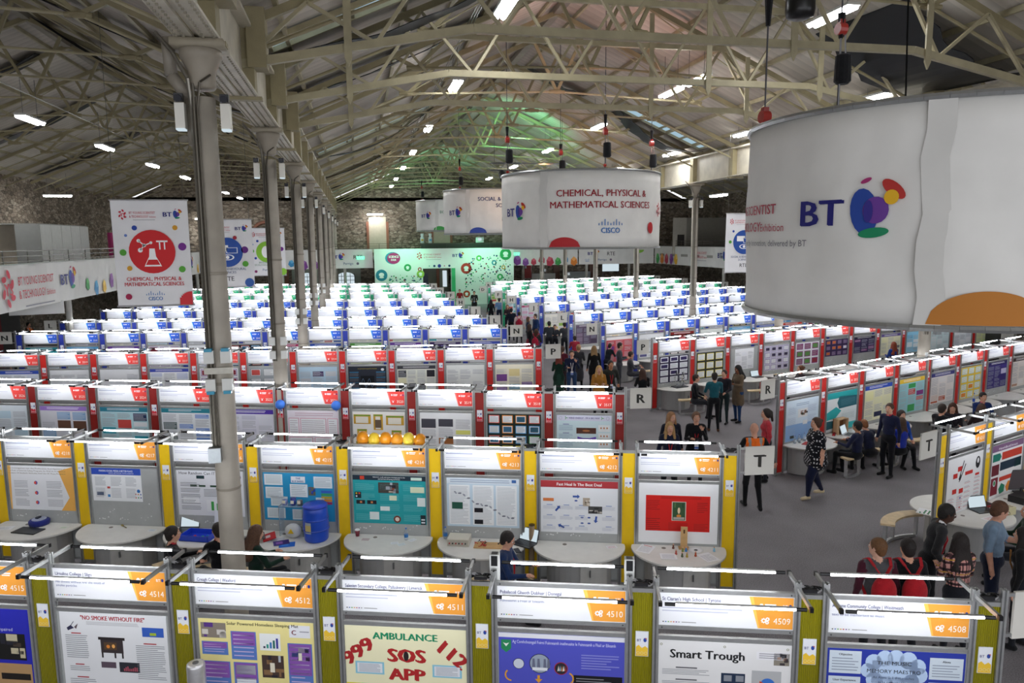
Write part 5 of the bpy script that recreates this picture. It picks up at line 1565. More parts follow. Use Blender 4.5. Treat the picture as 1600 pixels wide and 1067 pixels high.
def art_tealwave(F, w, h, rr):
    F.rect(0, h * .84, w, h, '#2aa5a8'); F.poly([(w * .33, h * .72), (w * .4, h * .88), (w, h * .84), (w, h * .58), (w * .4, h * .56)], '#2f6a78'); F.poly([(0, h * .3), (w * .3, h * .34), (w * .48, h * .5), (w * .3, h * .62), (0, h * .5)], '#2fb0b4')
    F.poly([(w * .42, h * .36), (w * .55, h * .5), (w, h * .48), (w, h * .22), (w * .5, h * .2)], '#dfe9ea'); F.poly([(0, h * .06), (w * .4, h * .1), (w * .45, h * .26), (0, h * .28)], '#2f6a78'); F.rect(w * .48, 0, w, h * .16, '#3ac0c0'); F.rect(0, h * .64, w * .3, h * .8, '#e9eef0'); F.up()
    F.lines(w * .45, h * .62, w * .95, h * .8, '#5a8f9a', 7, rr, .25); F.lines(w * .5, h * .26, w * .95, h * .42, '#a4b8bc', 6, rr, .25); F.layer = 0


def art_lightblue(F, w, h, rr):
    F.rect(0, 0, w, h * .4, '#8fb4e0'); F.up()
    F.lines(w * .3, h * .84, w * .7, h * .92, '#8fa4c0', 2, rr)
    for k in range(3): F.lines(w * .06, h * (.15 + .25 * k), w * .3, h * (.33 + .25 * k), '#a9b8d0', 8, rr, .25); F.lines(w * .66, h * (.15 + .25 * k), w * .94, h * (.33 + .25 * k), '#a9b8d0', 8, rr, .25)
    photo(F, w * .36, h * .55, w * .66, h * .76, rr, ['#e4e6e8', '#4a4a50', '#8a6a5a', '#3a5a4a', '#2a2a30']); F.rect(w * .52, h * .36, w * .66, h * .46, '#e4e6e8'); F.rect(w * .14, h * .06, w * .26, h * .13, '#4a4a44'); F.layer = 0


def art_dark(F, w, h, rr):
    F.text(w * .5, h * .9, .04, 'Computational research for the atom', '#d9c23a', 'c', .01, width=w * .5); F.ell(w * .9, h * .88, .05, .04, '#e8e8ee')
    for x in (.03, .73):
        for k in range(5): F.rect(w * x, h * (.78 - .19 * k), w * (x + .24), h * (.8 - .19 * k), '#3f9ad0'); F.lines(w * x, h * (.64 - .19 * k), w * (x + .24), h * (.76 - .19 * k), '#8a8c98', 5, rr, .25)
    F.rect(w * .32, h * .16, w * .68, h * .66, '#101218'); F.up()
    for k in range(14): F.line(w * (.34 + .023 * k), h * (.4 + .16 * math.sin(k * .9)), w * (.363 + .023 * k), h * (.4 + .16 * math.sin((k + 1) * .9)), .006, '#8fb0d8')
    F.rect(w * .36, h * .04, w * .64, h * .12, '#d8a878'); F.layer = 0


# ---------- one stand
def stand(origin, ang, sc, kind, number, label, group, hmesh, pmesh, divk=None, cable=False, full=True, head_panel=True):
    t = thing('exhibition_stand', label, 'exhibition stand', (origin[0], origin[1], 0), ang, group)
    t.scale = (sc, 1, 1)
    place('post', ME['post'], t, (-HW - .028, 0, 0)); place('post', ME['post'], t, (.028, 0, 0))
    if head_panel:
        hb = place('header_board', ME['header'], t)
        if hmesh is not None: place('header_print', hmesh, hb)
    db = place('display_board', ME['display'], t)
    if pmesh is not None: place('poster', pmesh, db)
    dv = place('divider_panel', ME['div_' + (divk or kind)], t)
    place('logo_card', ME['card_' + kind], dv)
    for x in (-HW - .028, .028): place('lamp_arm', ME['arm'], t, (x, 0, ARM_Z))
    for y in (-.41, .30): place('lamp_tube', ME['tube'], t, (0, y, ARM_Z))
    if cable: place('cable_bundle', ME['cable'], t)
    return t


def end_panel(origin, ang, kind, label, divk=None, xo=-HW - .30):
    """the coloured end panel that closes a row at its left end"""
    t = thing('partition_screen', label, 'screen', (origin[0], origin[1], 0), ang, 'coloured end panels of the rows')
    d = place('panel', ME['div_' + (divk or kind)], t, (xo, 0, 0)); place('logo_card', ME['card_' + kind], d, (0, 0, 0))
    place('post', ME['post'], t, (xo + .028, 0, 0))
    return t


def letter_sign(pos, ang, letter, label, side=1):
    """square white row sign on two short brackets, side +1 sticks out to the right of the post"""
    t = thing('row_sign', label, 'sign', pos, ang, 'square white row letter signs')
    m = M('print'); x0, x1 = (.1, .56) if side > 0 else (-.56, -.1)
    m.bx(x0, x1, -.012, .012, 1.84, 2.28, '#dcdad2'); m.build('sign_panel', t)
    F = Flat(); F.text((x0 + x1) / 2, 2.28 - .32, .27, letter, '#33322f', 'c', .05, sx=1.15); pm = M('print'); F.build(pm, front(0, 0, -.013)); pm.build('lettering', t)
    m = M('metal'); m.bx(min(x0, 0), max(x1, 0) if side < 0 else x0 + .05, -.01, .01, 2.24, 2.27, '#b9bbbb'); m.bx(0 if side > 0 else x1 - .05, x0 if side > 0 else 0, -.01, .01, 1.86, 1.89, '#b9bbbb'); m.build('bracket', t)
    return t


SCHOOLS = {4514: ('Ursuline College | Sligo', ['No smoke without fire: the effect of', 'smoke particles']), 4512: ('Creagh College | Wexford', None), 4511: ('Salesian Secondary College, Pallaskenry | Limerick', None),
           4510: ('Pobalscoil Ghaoth Dobhair | Donegal', ['Fuinneamh a Fhail ar Eileamh']), 4509: ("St Ciaran's High School | Tyrone", None), 4508: ('Athlone Community College | Westmeath', ['text to be memorised to music']), 4515: (None, None)}
POST = {
    4515: (art_visual, '#2c2fb4', 1.17, 1.0), 4514: (art_smoke, '#e9ebee', 1.15, 1.0), 4512: (art_solar, '#efe39a', 1.19, 1.0), 4511: (art_ambulance, '#f3efc8', 1.2, 1.0), 4510: (art_donegal, '#5054c0', 1.19, 1.0),
    4509: (art_trough, '#e4e4e4', 1.2, 1.0), 4508: (art_music, '#2a3aa0', 1.19, 1.0),
    4218: (art_internet, '#eceef2', 1.19, .77), 4217: (art_social_media, '#eef1f4', .88, .57), 4216: (art_random, '#e2e4ea', 1.15, .77), 4215: (art_bluebarrel, '#2a93c4', 1.19, .8),
    4214: (art_teal, '#27a2a8', 1.19, .8), 4213: (art_helix, '#c8dcea', 1.15, .8), 4212: (art_fast, '#e9ecf0', 1.19, .84), 4211: (art_red, '#f1f2f4', 1.19, .95),
}
WORDS = {4515: 'a royal blue poster', 4514: 'a white no smoke without fire poster with an iron stove', 4512: 'a pale yellow poster on a solar sleeping mat', 4511: 'a cream ambulance app poster in red letters', 4510: 'a blue poster on renewable energy',
         4509: 'a white smart trough poster', 4508: 'a deep blue music memory poster', 4218: 'a white poster with orange edges', 4217: 'a small blue-headed poster', 4216: 'a poster behind the nearest column',
         4215: 'a bright blue barrel poster', 4214: 'a teal poster', 4213: 'a pale blue helix poster', 4212: 'a red-headed fast heal poster', 4211: 'a red sheet on white paper'}


def gen_list(seed):
    rr = random.Random(seed)
    opts = [generic('#e9ebee', None, ['#dfe3ea', '#c9d0da']), generic('#eef0f2', '#3a4aa8', ['#c9d0e8']), generic('#e6e8ea', '#6a3f9a', ['#d9d0e8', '#6a5a50']), generic('#dfeef2', '#2a8f9a', ['#2aa0aa', '#c8504a']),
            generic('#e9e6d4', '#2f4fa8', ['#d9d4b8', '#4a5a8a', '#5a9a4a']), generic('#f0ecdc', '#8a2a2c', ['#d9a84a', '#e6d9b0']), grid_cards('#1f2326', ['#e8c84a', '#e0584a', '#4aa0d8'], '#eef0f0', 3, 3, ['#3a6a8a']), grid_cards('#e8e9ec', '#7a3f94', '#e9e6f0', 3, 3, ['#5a8a4a', '#8a3040']),
            generic('#2c2348', '#40305f', ['#5a4a90', '#8a5aa0'], dark=True), generic('#cfe6ee', '#5aa8d8', ['#3a9ad0', '#eef2f4']), generic('#dce8c4', '#5a9a4a', ['#8ab05a', '#c8504a']), generic('#e4e6ee', '#b53a6a', ['#d8a0c0', '#8a8aa0']), generic('#e8eaec', '#c8402f', ['#c8504a', '#3a62a8'])]
    return rr, opts


_rr, OPTS = gen_list(21)
_pc = {}


def opt_mesh(i, s=0):
    k = (i % len(OPTS), s % 2)
    if k not in _pc:
        f, bg = OPTS[k[0]]; _pc[k] = poster(1.17, .78, f, bg, 40 + k[0] * 3 + k[1])
    return _pc[k]


def line_row(a, b, n):
    A = Vector((a[0], a[1])); B = Vector((b[0], b[1])); d = (B - A) / n
    return A, d, math.atan2(d.y, d.x), d.length


_hp = {}


def far_header(kind):
    if kind not in _hp: _hp[kind] = header_print(kind, '2545' if kind == 'blue' else '1530', detail=1)
    return _hp[kind]


def left_row(key, a, b, n, kind, number0, letter, extra_left=0, detail=2, specific=None, divs=None, gone=(), signs=True):
    """a and b are the right header corners of the first and last stand; number0 is the number of the last one"""
    A, d, ang, L_ = line_row(a, b, n); sc = L_ / PITCH
    total = n + 1 + extra_left
    for i in range(-extra_left, n + 1):
        if i in gone: continue
        o = A + d * i; fromright = n - i; number = number0 + fromright
        if key == 'V': number = [4508, 4509, 4510, 4511, 4512, 4514, 4515, 4516][fromright]
        posn = numw[fromright] if fromright < len(numw) else 'far'
        if key in 'VT':
            label = 'numbered stand %d with %s' % (number, WORDS.get(number, 'half of it beyond the left edge of view' if key == 'V' else 'its poster cut off by the left edge, yellow panel beside it'))
        else:
            label = '%s-tagged stand in left-hand row %s, %s from the aisle' % (kind, letter, posn if fromright else 'first')
        if detail == 2 or kind == 'red':
            sch, sub = SCHOOLS.get(number, (None, None)); hm = header_print(kind, '%04d' % number, sch, sub, detail=2)
        else: hm = far_header(kind)
        if number in POST:
            f, bg, w_, h = POST[number]; pm = poster(w_, h, f, bg, number, .03 if number == 4217 else None)
        elif specific and number in specific:
            f, bg, w_, h = specific[number]; pm = poster(w_, h, f, bg, number)
        else: pm = opt_mesh(number * 7 + (number // 3), number)
        dk = (divs(i) if divs else None)
        stand(o, ang, sc, kind, number, label, 'exhibition stands of the left block, row ' + letter, hm, pm, dk, cable=(key in 'VTRP' and (i % 2 == 0 or key == 'V')))
    if not gone and extra_left == 0:
        end_panel(A, ang, kind, 'narrow %s end panel closing the left end of left-hand row %s' % (kind if kind != 'orange' else 'yellow', letter))
    e = A + d * n
    # last post and sign at the aisle end
    u = Vector((math.cos(ang), math.sin(ang)))
    q = e + u * (.27 * sc)
    t = place('end_post', ME['post'], None, (q.x, q.y, 0), ang)
    tag(t, 'aluminium end post at the aisle end of left-hand row ' + letter, 'post', 'end posts of the rows')
    if signs: letter_sign((q.x, q.y, 0), ang * .3, letter, 'white square sign lettered %s at the aisle end of the left block' % letter, 1)
    if letter in 'NL':
        q = A - u * (1.55 * sc)
        letter_sign((q.x, q.y, 0), 0, letter, 'white square sign lettered %s at the far left end of its row' % letter, -1)


R_SPEC = {3517: (art_wind, '#cfe4ea', 1.17, .8), 3518: (*grid_cards('#1f2a26', ['#e8d84a', '#e0584a', '#3fa04a', '#4aa0d8', '#e8902e'], '#e9edf0', 4, 4, ['#3a6a8a', '#2f5a70']), 1.17, .9), 3519: (*generic('#eceef0', None, ['#dfe07a', '#4a4a54', '#a86a3a']), 1.15, .85),
          3520: (art_mustard, '#ecebe6', 1.19, .82), 3521: (art_pinkcards, '#e9e2ea', 1.19, .95), 3522: (*generic('#dcdce8', '#4a2f9a', ['#c9c9da', '#dcdce8']), 1.17, .85), 3523: (*generic('#e6eaee', '#2a7f90', ['#7a9ad8', '#5a6a6a', '#c8a07a']), 1.17, .85),
          3524: (*generic('#b8dce4', '#2a7a90', ['#2f9fb4', '#d0504a', '#e6e9ee', '#2a3a60']), 1.17, .85), 3525: (*generic('#dcdce4', '#9a78c8', ['#dcdce4', '#6a4a3a', '#8ab0d8']), 1.17, .85), 3526: (*generic('#dde6ec', None, ['#b8d8e8', '#4a5a60']), 1.17, .85)}
P_SPEC = {}
if True:
    for k, v in {3310: generic('#ece6d0', None, ['#e4d49a', '#5a8aa0', '#7a4a90']), 3311: generic('#e6e8e4', None, ['#e6e8e4', '#5a8a5a', '#4a4a44']), 3312: generic('#e8e9dc', '#3a3a40', ['#e9e6c0', '#2a2a30', '#d5d8dc'], 4), 3314: generic('#b9d4e6', None, ['#dfe6ec', '#c8ccd4', '#4a3a6a']),
                  3315: grid_cards('#a9b0b4', '#8f969c', '#eceeee', 3, 3, ['#c8504a']), 3318: generic('#e6e8ea', None, ['#e6e8ea', '#5a5a60']), 3319: generic('#e4e6e8', None, ['#e4e6e8']), 3320: generic('#e9eef4', '#2f4fb0', ['#dfe6f2'])}.items():
        P_SPEC[k] = (v[0], v[1], 1.17, .85)
    P_SPEC[3313] = (art_dark, '#2a2f3a', 1.17, .85)
# ---------- left block (right-hand header corners measured along each row)
LR = dict(V=((-1.978, 7.495), (5.22, 5.17), 5), T=((-3.36, 12.73), (5.26, 9.87), 6), R=((-7.62, 18.67), (5.18, 14.43), 9), P=((-9.35, 23.91), (5.10, 21.21), 10),
          N=((-10.74, 29.22), (5.10, 26.44), 11), L=((-10.7, 33.14), (4.99, 30.15), 11), J=((-10.69, 38.06), (4.87, 34.53), 11), H=((-10.7, 43.06), (4.86, 39.67), 11),
          F=((-9.37, 47.87), (5.01, 44.99), 10), D=((-10.78, 53.49), (4.83, 49.32), 11), B=((-9.39, 58.38), (4.91, 54.27), 10))
left_row('V', *LR['V'], 'orange', 4508, 'V', 2, divs=lambda i: 'olive')
left_row('T', *LR['T'], 'orange', 4211, 'T', 2)
left_row('R', *LR['R'], 'red', 3517, 'R', 1, specific=R_SPEC, divs=lambda i: 'darkred')
left_row('P', *LR['P'], 'red', 3310, 'P', 1, specific=P_SPEC, divs=lambda i: 'brightred')
for k in 'NLJH': left_row(k, *LR[k], 'blue', {'N': 2700, 'L': 2600, 'J': 2500, 'H': 2400}[k], k, 0, detail=1)
for k in 'FDB': left_row(k, *LR[k], 'green', {'F': 1500, 'D': 1400, 'B': 1300}[k], k, 0, detail=1)

# ---------- right block
RR = dict(T=((10.60, 10.50), (11.98, 11.01), 1), R=((10.56, 15.14), (19.07, 18.28), 6), P=((10.38, 21.76), (24.89, 25.69), 10), N=((10.32, 26.6), (20.67, 29.38), 7), L=((10.32, 30.74), (18.85, 32.57), 6),
          J=((10.21, 35.63), (21.56, 38.1), 8), H=((10.16, 40.68), (24.31, 43.49), 10), F=((10.17, 44.94), (25.22, 48.37), 11), D=((10.13, 50.01), (24.7, 53.9), 10), B=((11.33, 54.69), (24.48, 58.8), 9))
rT = {0: (art_redblack, '#e6e7e8', 1.17, 1.05), 1: (art_direct, '#e4e4e4', 1.17, 1.0)}
rR = {0: (art_lightblue, '#d2e2f0', 1.17, .95), 1: (art_tealwave, '#e4eef0', 1.17, .95), 2: (*generic('#e6e4c4', '#2f4fb4', ['#e9e6b0', '#2a2f50', '#dfe0ee', '#e9e6b0']), 1.17, .9), 3: (*generic('#9ad0d8', '#e8c03a', ['#8a3f8a', '#3fa05a', '#e8d84a', '#c8504a', '#7ab8d8']), 1.17, .92),
      4: (*generic('#e0dad6', '#3a3a78', ['#e0dad6', '#3a3a44', '#d8c4b8', '#b85a3a']), 1.17, .85), 5: (*grid_cards('#f0c83a', '#9ac8c0', '#e9eee0', 3, 4, ['#4a6a70', '#e8902e']), 1.1, .9), 6: (*generic('#3a2f78', '#2c2460', ['#453a8a', '#3a2f78', '#cfc8e8'], dark=True), 1.1, .78), 7: (*generic('#e4dcd4', '#3a2a24', ['#ddd0c8', '#b8907a', '#e9e4e0']), 1.17, .9)}
rP = {0: (*grid_cards('#2a2440', '#e8e8f0', '#eceef2', 3, 4, ['#3a3060']), 1.17, .85), 1: (*grid_cards('#2c2f2a', '#e8d84a', '#eef0ec', 3, 3), 1.15, .85), 2: (*generic('#e9ebee', None, ['#e6e8ee', '#e6e8ee', '#e9ebee']), .85, .7), 3: (*grid_cards('#c9c4da', '#7a6a9a', '#eeeef4', 4, 4, ['#3a3050']), 1.17, .85),
      4: (*grid_cards('#dfe0e4', '#7a2f86', '#8a3f6a', 3, 3, ['#5a8a4a', '#8a2a3a']), 1.15, .8), 5: (*grid_cards('#2c2440', '#4a3468', '#6a4a7a', 4, 3, ['#c8703a', '#e9e6ee']), 1.17, .6), 6: (*generic('#30264a', '#241c38', ['#4a3a6a', '#8a4a80', '#3a3058'], dark=True), 1.15, .6), 7: (*generic('#e6e4c0', '#5a4a8a', ['#e6e4b8', '#c0dcc8', '#3a3c44']), 1.12, .8),
      8: (*generic('#8fcbe6', None, ['#e4eef2', '#5aa8d0', '#e4eef2']), 1.12, .8), 9: (*generic('#cfe4e6', None, ['#dce8e9', '#cfe4e6']), 1.15, .8), 10: (*generic('#dfe6ea', '#9ab8d8', ['#5a5a60', '#e9ebee', '#8a4a4a']), 1.15, .85), 11: (*generic('#d9e09a', '#7ac04a', ['#c8603a', '#a8c86a']), 1.1, .8)}


def right_row(key, a, b, n, kind, after=0, specific=None, number0=3000, missing=()):
    A, d, ang, L_ = line_row(a, b, n); sc = L_ / PITCH
    for i in range(0, n + 1 + after):
        o = A + d * i; nr = number0 - i
        label = '%s-tagged stand in right-hand row %s, %s from the aisle' % (kind, key, numw[i] if i else 'first')
        if specific and i in specific: f, bg, w_, h = specific[i]; pm = poster(w_, h, f, bg, nr)
        else: pm = opt_mesh(nr * 5 + 3, nr)
        hm = header_print(kind, '%04d' % nr, detail=2) if kind in ('red', 'orange') else far_header(kind)
        stand(o, ang, sc, kind, nr, label, 'exhibition stands of the right block, row ' + key, hm, pm, cable=kind in ('red', 'orange') and i % 2 == 0)
    end_panel(A, ang, kind, 'narrow %s end panel at the aisle end of right-hand row %s' % ('yellow' if kind == 'orange' else kind, key))
    u = Vector((math.cos(ang), math.sin(ang)))
    q = A - u * ((HW + .3) * sc)
    letter_sign((q.x, q.y, 0), ang, key, 'white square sign lettered %s at the aisle end of the right block' % key, -1)
    e = A + d * (n + after)
    q = e + u * (.27 * sc)
    t = place('end_post', ME['post'], None, (q.x, q.y, 0), ang)
    tag(t, 'aluminium end post at the wall end of right-hand row ' + key, 'post', 'end posts of the rows')
    if key in 'BDF': letter_sign((q.x, q.y, 0), 0, key, 'white square sign lettered %s at the wall end of its row' % key, 1)


right_row('T', *RR['T'], 'orange', 3, rT, 4210)
right_row('R', *RR['R'], 'red', 2, rR, 3516)
right_row('P', *RR['P'], 'red', 1, rP, 3309)
rN = {0: (*generic('#c9555c', '#e9e4e4', ['#b8404a', '#eeeeee', '#7a3a8a']), 1.17, .95), 1: (*generic('#e6e8ea', None, ['#e6e8ea', '#5a5a8a']), 1.15, .9), 2: (*generic('#1d1a1c', '#8a1f1c', ['#e9e4e0', '#c8302c', '#4a86c0'], dark=True), 1.17, .9), 3: (*generic('#e4e8e2', None, ['#8ac07a', '#e4e8e2', '#c84a3a']), 1.15, .8)}
rL = {0: (*generic('#5a4a60', '#6c5c74', ['#483c52', '#8a7a90'], dark=True), 1.1, .85)}
rJ = {0: (*generic('#e9e6dc', None, ['#e3c23a', '#e9e6dc', '#d9b84a', '#9ac05a']), 1.17, .9)}
right_row('N', *RR['N'], 'blue', 3, rN, 2548)
right_row('L', *RR['L'], 'blue', 5, rL, 2448)
right_row('J', *RR['J'], 'blue', 2, rJ, 2348)
right_row('H', *RR['H'], 'blue', 0, None, 2248)
right_row('F', *RR['F'], 'green', 0, None, 1248)
right_row('D', *RR['D'], 'green', 0, None, 1148)
right_row('B', *RR['B'], 'green', 0, None, 1048)
# ================================================================ DESKS, BENCHES
def desk_meshes():
    a, b, cx, cy = .71, .68, -HW / 2, -.12
    poly = []
    for i in range(29):
        t = PI * 1.0 + PI * i / 28
        poly.append((cx + a * math.cos(t), cy + b * math.sin(t)))
    poly += [(cx + a * .985, -.045), (cx + a * .9, -.025), (cx - a * .9, -.025), (cx - a * .985, -.045)]
    m = M('paint'); m.prism(poly, .68, .705, '#dcdbd6'); top = m.mesh('desk_top')
    m = M('plastic'); e = [(cx + (x - cx) * 1.004, cy + (y - cy) * 1.004) for x, y in poly]; m.prism(e, .676, .682, '#9d9c98'); edge = m.mesh('edge_band')
    m = M('paint'); R_ = .5; pts = [(cx + R_ * math.cos(t), -.04 + .5 * math.sin(t)) for t in [PI + PI * i / 16 for i in range(17)]]
    q = [(cx + (x - cx) * .95, -.04 + (y + .04) * .95) for x, y in reversed(pts)]
    m.prism(pts, .02, .675, '#a7a7a6'); ped = m.mesh('pedestal')
    m = M('paint'); t0, t1 = PI * 1.52, PI * 1.82; n = 6
    arc_ = [(cx + (R_ + .012) * math.cos(t0 + (t1 - t0) * i / n), -.04 + .512 * math.sin(t0 + (t1 - t0) * i / n)) for i in range(n + 1)]
    inn = [(cx + (x - cx) * .96, -.04 + (y + .04) * .96) for x, y in reversed(arc_)]
    m.prism(arc_ + inn, .06, .645, '#c0bfba'); door = m.mesh('cupboard_door')
    m = M('metal'); m.box((cx + .18, -.535, .42), (.02, .03, .1), '#8b8c8d'); knob = m.mesh('door_handle')
    m = M('plastic'); m.lathe([(.035, 0), (.03, .004)], 14, '#6b6458', (cx - .22, -.14, .7055)); grom = m.mesh('cable_grommet')
    return dict(desk_top=top, edge_band=edge, pedestal=ped, cupboard_door=door, door_handle=knob, cable_grommet=grom)


DM = desk_meshes()


def desk(row, i, label, group):
    a, b, n = row; A, d, ang, L_ = line_row(a, b, n); o = A + d * i
    t = thing('half_round_desk', label, 'desk', (o.x, o.y, 0), ang, group)
    for k in ('desk_top', 'pedestal', 'cable_grommet'): place(k, DM[k], t)
    dr = place('cupboard_door', DM['cupboard_door'], t); place('door_handle', DM['door_handle'], dr)
    place('edge_band', DM['edge_band'], t)


def loc(row, i, x, y):
    """world point and angle for a place given in the frame of stand i of a row"""
    a, b, n = row; A, d, ang, L_ = line_row(a, b, n); o = A + d * i
    ca, sa = math.cos(ang), math.sin(ang); x *= L_ / PITCH
    return o.x + x * ca - y * sa, o.y + x * sa + y * ca, ang


for i in range(0, 7):
    nr = 4211 + 6 - i
    desk(LR['T'], i, 'white half-round desk below ' + WORDS[nr], 'half-round desks of row T, left block')
desk(LR['T'], -1, 'white half-round desk below stand 4218 at the left edge', 'half-round desks of row T, left block')
desk(LR['T'], -2, 'white half-round desk cut by the left edge of view', 'half-round desks of row T, left block')
X, Y, A_ = loc(RR['T'], 0, -HW, 0)
t = thing('half_round_desk', 'white half-round desk with green dots behind the yellow end panel', 'desk', (X, Y, 0), A_ + PI)
for k in ('desk_top', 'edge_band', 'pedestal', 'cupboard_door'): place(k, DM[k], t)
for i in range(0, 4): desk(RR['T'], i, 'white half-round desk in right-hand row T, %s from the aisle' % (numw[i] if i else 'first'), 'half-round desks of row T, right block')
for i in range(0, 9): desk(RR['R'], i, 'white half-round desk in right-hand row R, %s from the aisle' % (numw[i] if i else 'first'), 'half-round desks of row R, right block')
for i in range(0, 9): desk(RR['P'], i, 'white half-round desk in right-hand row P, %s from the aisle' % (numw[i] if i else 'first'), 'half-round desks of row P, right block')
for i in range(0, 3): desk(RR['N'], i, 'white half-round desk in right-hand row N, %s from the aisle' % (numw[i] if i else 'first'), 'half-round desks of row N, right block')
for i in range(0, 2): desk(RR['L'], i, 'white half-round desk in right-hand row L, %s from the aisle' % (numw[i] if i else 'first'), 'half-round desks of row L, right block')
for i in range(0, 2): desk(RR['J'], i, 'white half-round desk in right-hand row J, %s from the aisle' % (numw[i] if i else 'first'), 'half-round desks of row J, right block')


def bench(x, y, ang, label):
    """curved bench: light wooden seat on a white steel frame; it bows away from +Y of its own frame"""
    t = thing('curved_bench', label, 'bench', (x, y, 0), ang, 'curved benches in front of the desks')
    R0, R1 = .75, .98
    a0, a1 = -PI / 2 - .62, -PI / 2 + .62; n = 12
    out = [(R1 * math.cos(a0 + (a1 - a0) * i / n), R1 * math.sin(a0 + (a1 - a0) * i / n) + .85) for i in range(n + 1)]
    inn = [(R0 * math.cos(a0 + (a1 - a0) * i / n), R0 * math.sin(a0 + (a1 - a0) * i / n) + .85) for i in reversed(range(n + 1))]
    m = M('wood'); m.prism(out + inn, .44, .475, '#d9c29a'); m.build('seat', t)
    Rm = .9
    m = M('metal')
    pts = [(Rm * math.cos(a0 + .05 + (a1 - a0 - .1) * i / n), Rm * math.sin(a0 + .05 + (a1 - a0 - .1) * i / n) + .85, .03) for i in range(n + 1)]
    for p_, q_ in zip(pts, pts[1:]): m.beam(p_, q_, .05, .05, '#d5d6d6')
    m.build('base_rail', t)
    for k in (0, 6, 12):
        x_, y_, _ = pts[k]; m = M('metal'); m.bx(x_ - .02, x_ + .02, y_ - .03, y_ + .03, .05, .44, '#d5d6d6'); m.build('leg', t)


for (row, i, x, y, da, lab) in ((RR['T'], 0, -1.2, .8, PI, 'curved wooden bench in front of the desk with green dots, beside the yellow end panel'),
                                (RR['R'], 0, .15, -.95, .3, 'curved wooden bench behind the woman in the dotted top'),
                                (RR['R'], 1, -.1, -1.05, .1, 'curved wooden bench under the boys in navy jumpers'),
                                (RR['R'], 2, -.25, -1.05, .0, 'curved wooden bench under the woman in royal blue'),
                                (RR['P'], 0, -.6, -1.0, 0, 'curved wooden bench under the boy in the black blazer'),
                                (RR['P'], 2, -.75, -1.0, 0, 'curved wooden bench in right-hand row P, beside the woman with long black hair'),
                                (RR['N'], 0, .2, -1.0, 0, 'curved wooden bench under the boy with a clipboard'),
                                (RR['R'], 3, -.4, -1.0, 0, 'curved wooden bench under the man in the black jacket'),
                                (LR['T'], 1, -.55, -1.0, 0, 'curved wooden bench behind the boys at the blue tray'),
                                (LR['T'], 2, -1.0, -1.0, 0, 'curved wooden bench under the girl with the red booklet'),
                                (LR['T'], 4, -.2, -1.1, 0, 'curved wooden bench under the boy in the blue hoodie')):
    X, Y, A_ = loc(row, i, x, y); bench(X, Y, A_ + da, lab)


# ================================================================ PEOPLE
def net(D, org, h):
    s = D < 0
    nx, ny, nz = D.shape
    c = np.stack([s[i:nx - 1 + i, j:ny - 1 + j, k:nz - 1 + k] for i in (0, 1) for j in (0, 1) for k in (0, 1)])
    mix = c.any(0) & ~c.all(0)
    idx = -np.ones(mix.shape, int); cells = np.argwhere(mix); idx[mix] = np.arange(len(cells))
    acc = np.zeros((len(cells), 3)); cnt = np.zeros(len(cells))
    offs = [(i, j, k) for i in (0, 1) for j in (0, 1) for k in (0, 1)]
    for a in offs:
        for ax in range(3):
            if a[ax]: continue
            b = list(a); b[ax] = 1
            da = D[cells[:, 0] + a[0], cells[:, 1] + a[1], cells[:, 2] + a[2]]; db = D[cells[:, 0] + b[0], cells[:, 1] + b[1], cells[:, 2] + b[2]]
            cr = (da < 0) != (db < 0); t = np.where(cr, da / np.where(cr, da - db, 1), 0)
            P = np.array(a, float)[None] + np.zeros((len(cells), 3)); P[:, ax] += t
            acc += P * cr[:, None]; cnt += cr
    V = (cells + acc / np.maximum(cnt, 1)[:, None]) * h + org
    F = []
    for ax in range(3):
        u, v = [(1, 2), (2, 0), (0, 1)][ax]
        sl0 = [slice(None)] * 3; sl1 = [slice(None)] * 3; sl0[ax] = slice(0, -1); sl1[ax] = slice(1, None)
        ch = s[tuple(sl0)] != s[tuple(sl1)]
        e = np.argwhere(ch)
        e = e[(e[:, u] > 0) & (e[:, v] > 0) & (e[:, u] < D.shape[u] - 1) & (e[:, v] < D.shape[v] - 1)]
        def cell(du, dv):
            q = e.copy(); q[:, u] += du; q[:, v] += dv; return idx[q[:, 0], q[:, 1], q[:, 2]]
        quad = np.stack([cell(-1, -1), cell(0, -1), cell(0, 0), cell(-1, 0)], 1)
        flip = ~s[e[:, 0], e[:, 1], e[:, 2]]
        quad[flip] = quad[flip][:, ::-1]
        F.append(quad)
    F = np.concatenate(F); F = F[(F >= 0).all(1)]
    return V, F


def sd_caps(P, a, b, r0, r1, sy=1.):
    a = np.array(a, float); b = np.array(b, float); ab = b - a
    t = np.clip(((P - a) @ ab) / max(ab @ ab, 1e-9), 0, 1)
    q = P - a - t[..., None] * ab
    return np.sqrt((q ** 2).sum(-1)) - (r0 + (r1 - r0) * t)


def sd_ell(P, c, r, ax=None):
    q = (P - np.array(c, float))
    if ax is not None: q = q @ ax
    r = np.array(r, float); k0 = np.sqrt(((q / r) ** 2).sum(-1)); k1 = np.sqrt(((q / r ** 2) ** 2).sum(-1)) + 1e-9
    return k0 * (k0 - 1) / k1


def smin(a, b, k):
    h = np.maximum(k - np.abs(a - b), 0) / k
    return np.minimum(a, b) - h * h * k * .25


def rotz(a):
    c, s = math.cos(a), math.sin(a); return np.array([[c, -s, 0], [s, c, 0], [0, 0, 1.]])


def roty(a):
    c, s = math.cos(a), math.sin(a); return np.array([[c, 0, s], [0, 1, 0], [-s, 0, c]])


